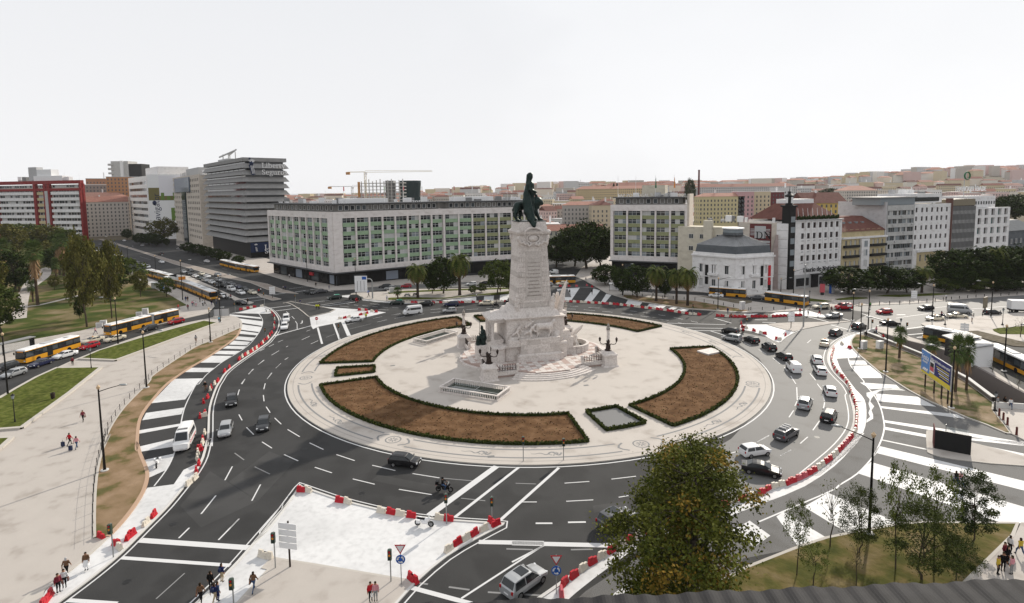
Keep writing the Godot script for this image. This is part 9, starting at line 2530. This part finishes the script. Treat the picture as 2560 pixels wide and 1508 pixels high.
# ---- people
var poses := {}
func pose(kind: String) -> MB:
	if poses.has(kind): return poses[kind]
	var w := kind == "walk"
	var s := kind == "sit"
	var hip := 0.92 if not s else 0.86
	var q := [bone([0,1.585,0.01],[0,1.64,0.005],0.098,0.102),bone([0,1.53,0.03],[0,1.5,0.045],0.07,0.055),bone([0,1.48,0],[0,1.38,-0.01],0.052,0.06),bone([-0.13,1.39,0],[0.13,1.39,0],0.075,0.075),bone([0,1.34,0],[0,1.12,0.01],0.14,0.125),bone([-0.05,1.12,0],[-0.06,hip,0],0.12,0.125),bone([0.05,1.12,0],[0.06,hip,0],0.12,0.125)]
	var hands := []
	for k in [-1,1]:
		var sw: float = 0.22 * k if w else 0.0
		var el := [k * 0.25,1.12,-0.03 - sw * 0.5]
		var ha := [k * 0.26,0.86,0.06 - sw]
		var kn := [k * 0.1,0.5,0.04 + sw]
		var an := [k * 0.1,0.09,-0.02 + sw * 1.6 - (0.12 if w and sw < 0 else 0.0)]
		if s:
			el = [k * 0.3,1.16,0.2]; ha = [k * 0.3,1.08,0.42]; kn = [k * 0.2,0.78,0.42]; an = [k * 0.2,0.35,0.28]
		q += [bone([k * 0.185,1.385,0],el,0.062,0.048),bone(el,ha,0.046,0.034),bone(ha,[ha[0],ha[1] - 0.07,ha[2] + 0.01],0.036,0.03),bone([k * 0.09,hip - 0.02,0],kn,0.088,0.062),bone(kn,an,0.06,0.042),bone([an[0],an[1] - 0.05,an[2]],[an[0],an[1] - 0.055,an[2] + 0.15],0.045,0.035)]
		hands.append(ha)
	var b := blob(q,0.034,0.02)
	for k in 2:
		var h: Array = hands[k]
		for f in 5:
			var p := V(h[0] - 0.01,h[1] - 0.08,h[2] - 0.025 + f * 0.018)
			if f == 4: p = V(h[0],h[1] - 0.03,h[2] + 0.04)
			var l: float = [0.055,0.07,0.075,0.06,0.05][f]
			b.ring(PV([p,p + V(0,-l * 0.6,0.004),p + V(-0.008 * (1 if h[0] > 0 else -1),-l,0.014 if f < 4 else 0.03)]),PF([0.0095,0.009,0.007]),4)
	for k in [-1,1]: b.ball(V(k * 0.036,1.6,0.098),V(0.014,0.009,0.01),5,3)
	b.ball(V(0,1.572,0.115),V(0.014,0.024,0.02),5,3)
	b.ball(V(0,1.528,0.1),V(0.026,0.007,0.01),5,3)
	poses[kind] = b
	return b
func person(x: float,z: float,face: float,kind: String,top: Color,low: Color,label: String,extra := "",y := 0.0) -> void:
	var src := pose(kind)
	var b := MB.new()
	b.v = src.v; b.n = src.n; b.u = src.u
	var skin := K(0.36,0.2,0.135)
	var hair := K(0.03,0.02,0.015) if not extra.contains("g") else K(0.4)
	var c := PackedColorArray()
	c.resize(b.v.size())
	for k in b.v.size():
		var p := b.v[k]
		var q := low
		if p.y > 1.46:
			q = hair if p.y > 1.64 or p.z < -0.02 + maxf(0.0,p.y - 1.6) * 0.8 else skin
			if absf(absf(p.x) - 0.036) < 0.016 and absf(p.y - 1.6) < 0.01 and p.z > 0.1: q = K(0.02)
		elif absf(p.x) > 0.19 and p.y > 0.7 and kind != "sit" or kind == "sit" and p.z > 0.12 and p.y > 1.0: q = skin if (p.y < 0.93 if kind != "sit" else p.z > 0.38) else top
		elif p.y > 0.98: q = top
		elif p.y < 0.1: q = K(0.02)
		c[k] = q
	b.c = c
	var o := thing("person",label,"person",V(x,y,z),face)
	add(b,"body",M.vc,o)
	if extra.contains("b"): # backpack
		b = MB.new()
		b.ball(V(0,1.2,-0.2),V(0.17,0.24,0.12),8,5)
		add(b,"backpack",M.navy,o)
	if extra.contains("h"): bag(o,V(0.3,0.62,0.05),M.frame_brown)
	if extra.contains("w"): bag(o,V(-0.3,0.55,0.05),M.white)
	if extra.contains("s"): # rolling suitcase
		bxp(o,"suitcase",M.navy,0.2,0.08,-0.75,0.6,0.7,-0.5); bxp(o,"suitcase_handle",M.grey,0.38,0.7,-0.66,0.42,1.0,-0.62)
	if extra.contains("k"): # skirt
		b = MB.new()
		b.lathe(Vector3.ZERO,[0.27,0.42,0.22,0.75,0.15,1.02],12)
		b.col = low
		add(b,"skirt",M.white,o)
	if extra.contains("m"): # helmet
		b = MB.new()
		b.ball(V(0,1.62,0),V(0.14,0.15,0.155),9,6)
		add(b,"helmet",M.black_gloss,o)
	if extra.contains("p"):
		b = MB.new()
		b.lathe(V(0,1.66,0),[0.15,0,0.13,0.02,0.12,0.1,0,0.12],9)
		add(b,"cap",M.white if extra.contains("g") else M.navy,o)
func bag(o: Node3D,at: Vector3,m: Material) -> void:
	var b := MB.new()
	b.frus(at,Vector2(0.12,0.34),Vector2(0.08,0.26),0.28); b.tube(at + V(0,0.28,-0.08),at + V(-0.04,0.5,0),0.012,0.012,4); b.tube(at + V(0,0.28,0.08),at + V(-0.04,0.5,0),0.012,0.012,4)
	add(b,"bag",m,o)
func people() -> void:
	var C := {"r": K(0.4,0.02,0.03),"p": K(0.55,0.25,0.28),"k": K(0.012),"n": K(0.02,0.03,0.09),"j": K(0.05,0.08,0.15),"w": K(0.62),"g": K(0.25),"b": K(0.14,0.08,0.05),"t": K(0.36,0.29,0.19),"y": K(0.62,0.66,0.05),"o": K(0.5,0.36,0.05),"c": K(0.2,0.4,0.5),"m": K(0.17,0.03,0.04),"e": K(0.1,0.3,0.1)}
	var I := 0
	for L in [[-39.2,-48.3,20,"stand","b","w","woman in a white skirt beside the lower barriers","k",-40.4,-47.55,200,"walk","b","k","man in a brown jacket at the lower left kerb","g",-39.38,-46,30,"stand","w","k","person in a white top with a dark bag at the lower left","h",-39.45,-45.44,60,"stand","m","k","person in a patterned red top at the lower left","h",-25.9,-46.49,160,"stand","n","t","person with a backpack and khaki trousers at the crossing","b",-26.35,-45.5,180,"stand","k","k","person all in black at the crossing",-26.4,-44.03,200,"walk","b","k","person with an orange brown bag at the bottom","h",-25.21,-43.98,170,"walk","n","t","person with a navy backpack in khaki trousers at the bottom","b",-25.04,-44.17,150,"stand","j","n","person in blue beside the backpack walker",-22.58,-45.35,180,"walk","b","j","person in jeans walking on the peninsula","h",-61.11,-74.24,170,"walk","r","k","person in a red shirt pulling a suitcase","s",-59.32,-73.15,190,"walk","p","j","person in a pink shirt pulling a suitcase","s"],[-12.16,-43.95,30,"stand","r","k","person in a red jumper at the bottom of the peninsula",-11.74,-43.95,10,"stand","p","g","person in a pale pink shirt with a white bag","w"],[-65.5,-82.4,20,"walk","m","k","person in a dark red coat on the promenade","h",-73.7,-127.6,210,"walk","g","b","person in a grey jacket walking along the promenade","p",-89.4,-111,20,"stand","m","k","person in a dark red uniform by the street kerb",-103.8,-136.7,120,"walk","p","j","person in pink beside the white cabinets",-53.9,-95.2,0,"walk","k","b","person with a cane bag walking down the striped lane","gh",-78.9,-147.9,0,"stand","c","j","person in a light blue top by the mesh hoarding"],[-105.8,-178.9,30,"stand","n","j","person at the bus stop by the lamp post, left",-105.1,-178.8,0,"stand","k","b","person at the bus stop by the lamp post, right",-97.2,-165.2,200,"walk","m","k","person in dark red crossing towards the park",-100.4,-165.7,90,"walk","r","m","person in red on the park lawn corner",-99.1,-170.9,20,"stand","p","j","first person of the group near the bus doors",-99.1,-171.8,-40,"stand","w","b","second person of the group near the bus doors",-97.8,-170.5,60,"stand","w","p","third person of the group near the bus doors",-100.5,-177.6,90,"stand","k","k","person in black beside the articulated bus",-95.9,-170.9,200,"walk","w","k","person in a white shirt walking to the corner",-95.5,-171.4,120,"walk","g","k","person in grey walking to the corner",-93.8,-172.1,30,"stand","k","n","person waiting at the corner of the crossing",-93.3,-173.9,90,"stand","g","j","person in grey behind the corner"],[-58.2,-163.6,20,"stand","y","k","left policeman in a yellow vest on the traffic island","p",-57.6,-163.6,-20,"stand","y","k","middle policeman in a yellow vest on the traffic island","p",-57.5,-164.4,-60,"stand","k","k","right policeman in dark uniform on the traffic island","p",-65.8,-171.1,60,"stand","n","g","person on the upper edge of the traffic island",-83.3,-173.7,10,"stand","k","k","person standing before the waiting cars",-88.1,-192.2,20,"stand","r","k","person in red at the median nose",-88.3,-194.1,-30,"stand","w","k","person in white at the median nose",-81.2,-197.8,0,"walk","n","k","person crossing in front of the green block, left",-81.9,-197.9,40,"walk","g","k","person crossing in front of the green block, rear",-91.3,-227.1,0,"stand","w","k","person on the green block pavement",-65.9,-198.9,0,"walk","g","n","person at the corner of the green block",-72.6,-204.5,0,"walk","k","k","dark figure walking past the green block"],[-40,-150.1,10,"stand","y","k","policeman in a yellow vest beside the white saloon","p",-47.4,-182.1,90,"walk","k","k","person in black beside the blue disc sign"],[-40.1,-176.2,0,"stand","w","j","person in white at the palm island kerb",-4.2,-188.6,20,"stand","m","k","person in dark red under the trees by the column",-11.7,-178.4,90,"stand","w","k","person in white at the palm lawn edge"],[18.9,-183,200,"walk","k","k","person in black striding over the white stripes",26.2,-182.5,170,"walk","k","k","person in black on the second white stripe",27.8,-209.8,90,"walk","k","g","person crossing the side street",31.4,-209.5,40,"stand","m","k","first person at the side street corner",31.6,-207.6,-20,"stand","p","k","second person at the side street corner",33.2,-208.3,0,"stand","w","j","third person at the side street corner",59.1,-151.6,0,"stand","n","n","person in blue at the far garden kerb",45.2,-177.9,90,"walk","w","k","person behind the date palms",64.6,-185.9,90,"walk","n","k","person beside the mansion bus"],[79.1,-179.3,100,"walk","k","k","person in black striding past the mansion door",82.5,-181.4,90,"stand","k","k","person standing at the mansion corner",79.3,-148,20,"stand","w","k","person in white top at the right painted area",82.3,-148,60,"walk","k","r","person with a red bag at the right crossing","h",78.1,-149.9,0,"stand","r","k","person in red by the barriers at the right",86.1,-154.1,30,"stand","c","w","person in light blue in front of the taxi",87.6,-151.5,80,"walk","m","k","person behind the silver car",83.2,-140.4,40,"stand","k","k","person in black beside the green bin",101.5,-156.6,0,"stand","e","k","person in a green vest at the far kerb",84.9,-128.4,20,"stand","p","j","person in pink at the underpass head wall"],[115.6,-138.6,30,"stand","w","b","person in a white shirt on the right plaza",130.9,-166.8,0,"stand","w","k","person sitting group under the grove trees",80.1,-124.6,90,"walk","k","k","person in black at the underpass stairs",82.2,-121.9,90,"walk","r","k","person in red on the underpass stairs"],[74.5,-83.6,20,"stand","g","k","left person leaning at the underpass end wall",75.5,-83.5,90,"stand","k","b","middle person at the underpass end wall",75.8,-82.8,-30,"walk","w","j","person with dark hair walking by the underpass end wall"],[50.27,-61.07,180,"walk","k","j","person in a black shirt on the striped road",50.72,-60.99,180,"walk","p","j","person in a pink shirt on the striped road","g",42.26,-46.29,30,"stand","o","k","person in a yellow shirt at the end of the waiting group",43.09,-46.73,-20,"stand","k","k","person in black beside the yellow shirt",43.46,-46.27,200,"stand","p","g","person in pink in the waiting group",44.29,-47.63,60,"stand","k","k","dark figure in the middle of the waiting group",45.8,-49.1,100,"stand","w","k","person in white in the waiting group",46.41,-48.71,180,"walk","o","j","person in a yellow vest at the right of the group",44.46,-48.15,20,"stand","m","k","person in dark red in the waiting group"]]:
		var k := 0
		while k < L.size():
			var ex: String = L[k + 7] if k + 7 < L.size() and L[k + 7] is String else ""
			person(L[k],L[k + 1],deg_to_rad(L[k + 2]),L[k + 3],C[L[k + 4]],C[L[k + 5]],L[k + 6],ex,0.13 if k else 0.12)
			k += 8 if ex else 7
	for a in [[[-8.84,-61.27,-7.27,-61.06],"k","j","rider in a black jacket on the touring motorcycle"],[[-4.3,-164.6,-5.9,-165],"k","k","rider on the dark scooter by the cream taxi"],[[-0.8,-169.8,-2.3,-169.9],"k","k","rider on the scooter partly behind the column"],[[-48.8,-173.5,-49.7,-174.6],"r","k","rider in red on the red scooter"],[[-95.6,-183.7,-93.1,-180.6],"k","k","rider of the left waiting scooter"],[[-94,-183.6,-91.6,-180.5],"m","k","rider of the right waiting scooter"],[[111.6,-143.9,113,-144.2],"m","n","rider beside the cream taxi on the right avenue"],[[54.1,-128.9,55.5,-133],"k","k","rider on the delivery scooter"]]:
		var d := Vector2(a[0][2] - a[0][0],a[0][3] - a[0][1])
		var u := d.normalized()
		person((a[0][0] + a[0][2]) / 2 - u.x * 0.2,(a[0][1] + a[0][3]) / 2 - u.y * 0.2,atan2(u.x,u.y),"sit",C[a[1]],C[a[2]],a[3],"m",0.05)
func _ready() -> void:
	rng.seed = 20110
	surroundings()
	materials()
	ground()
	monument()
	buildings()
	city()
	trees()
	vehicles()
	street()
	people()
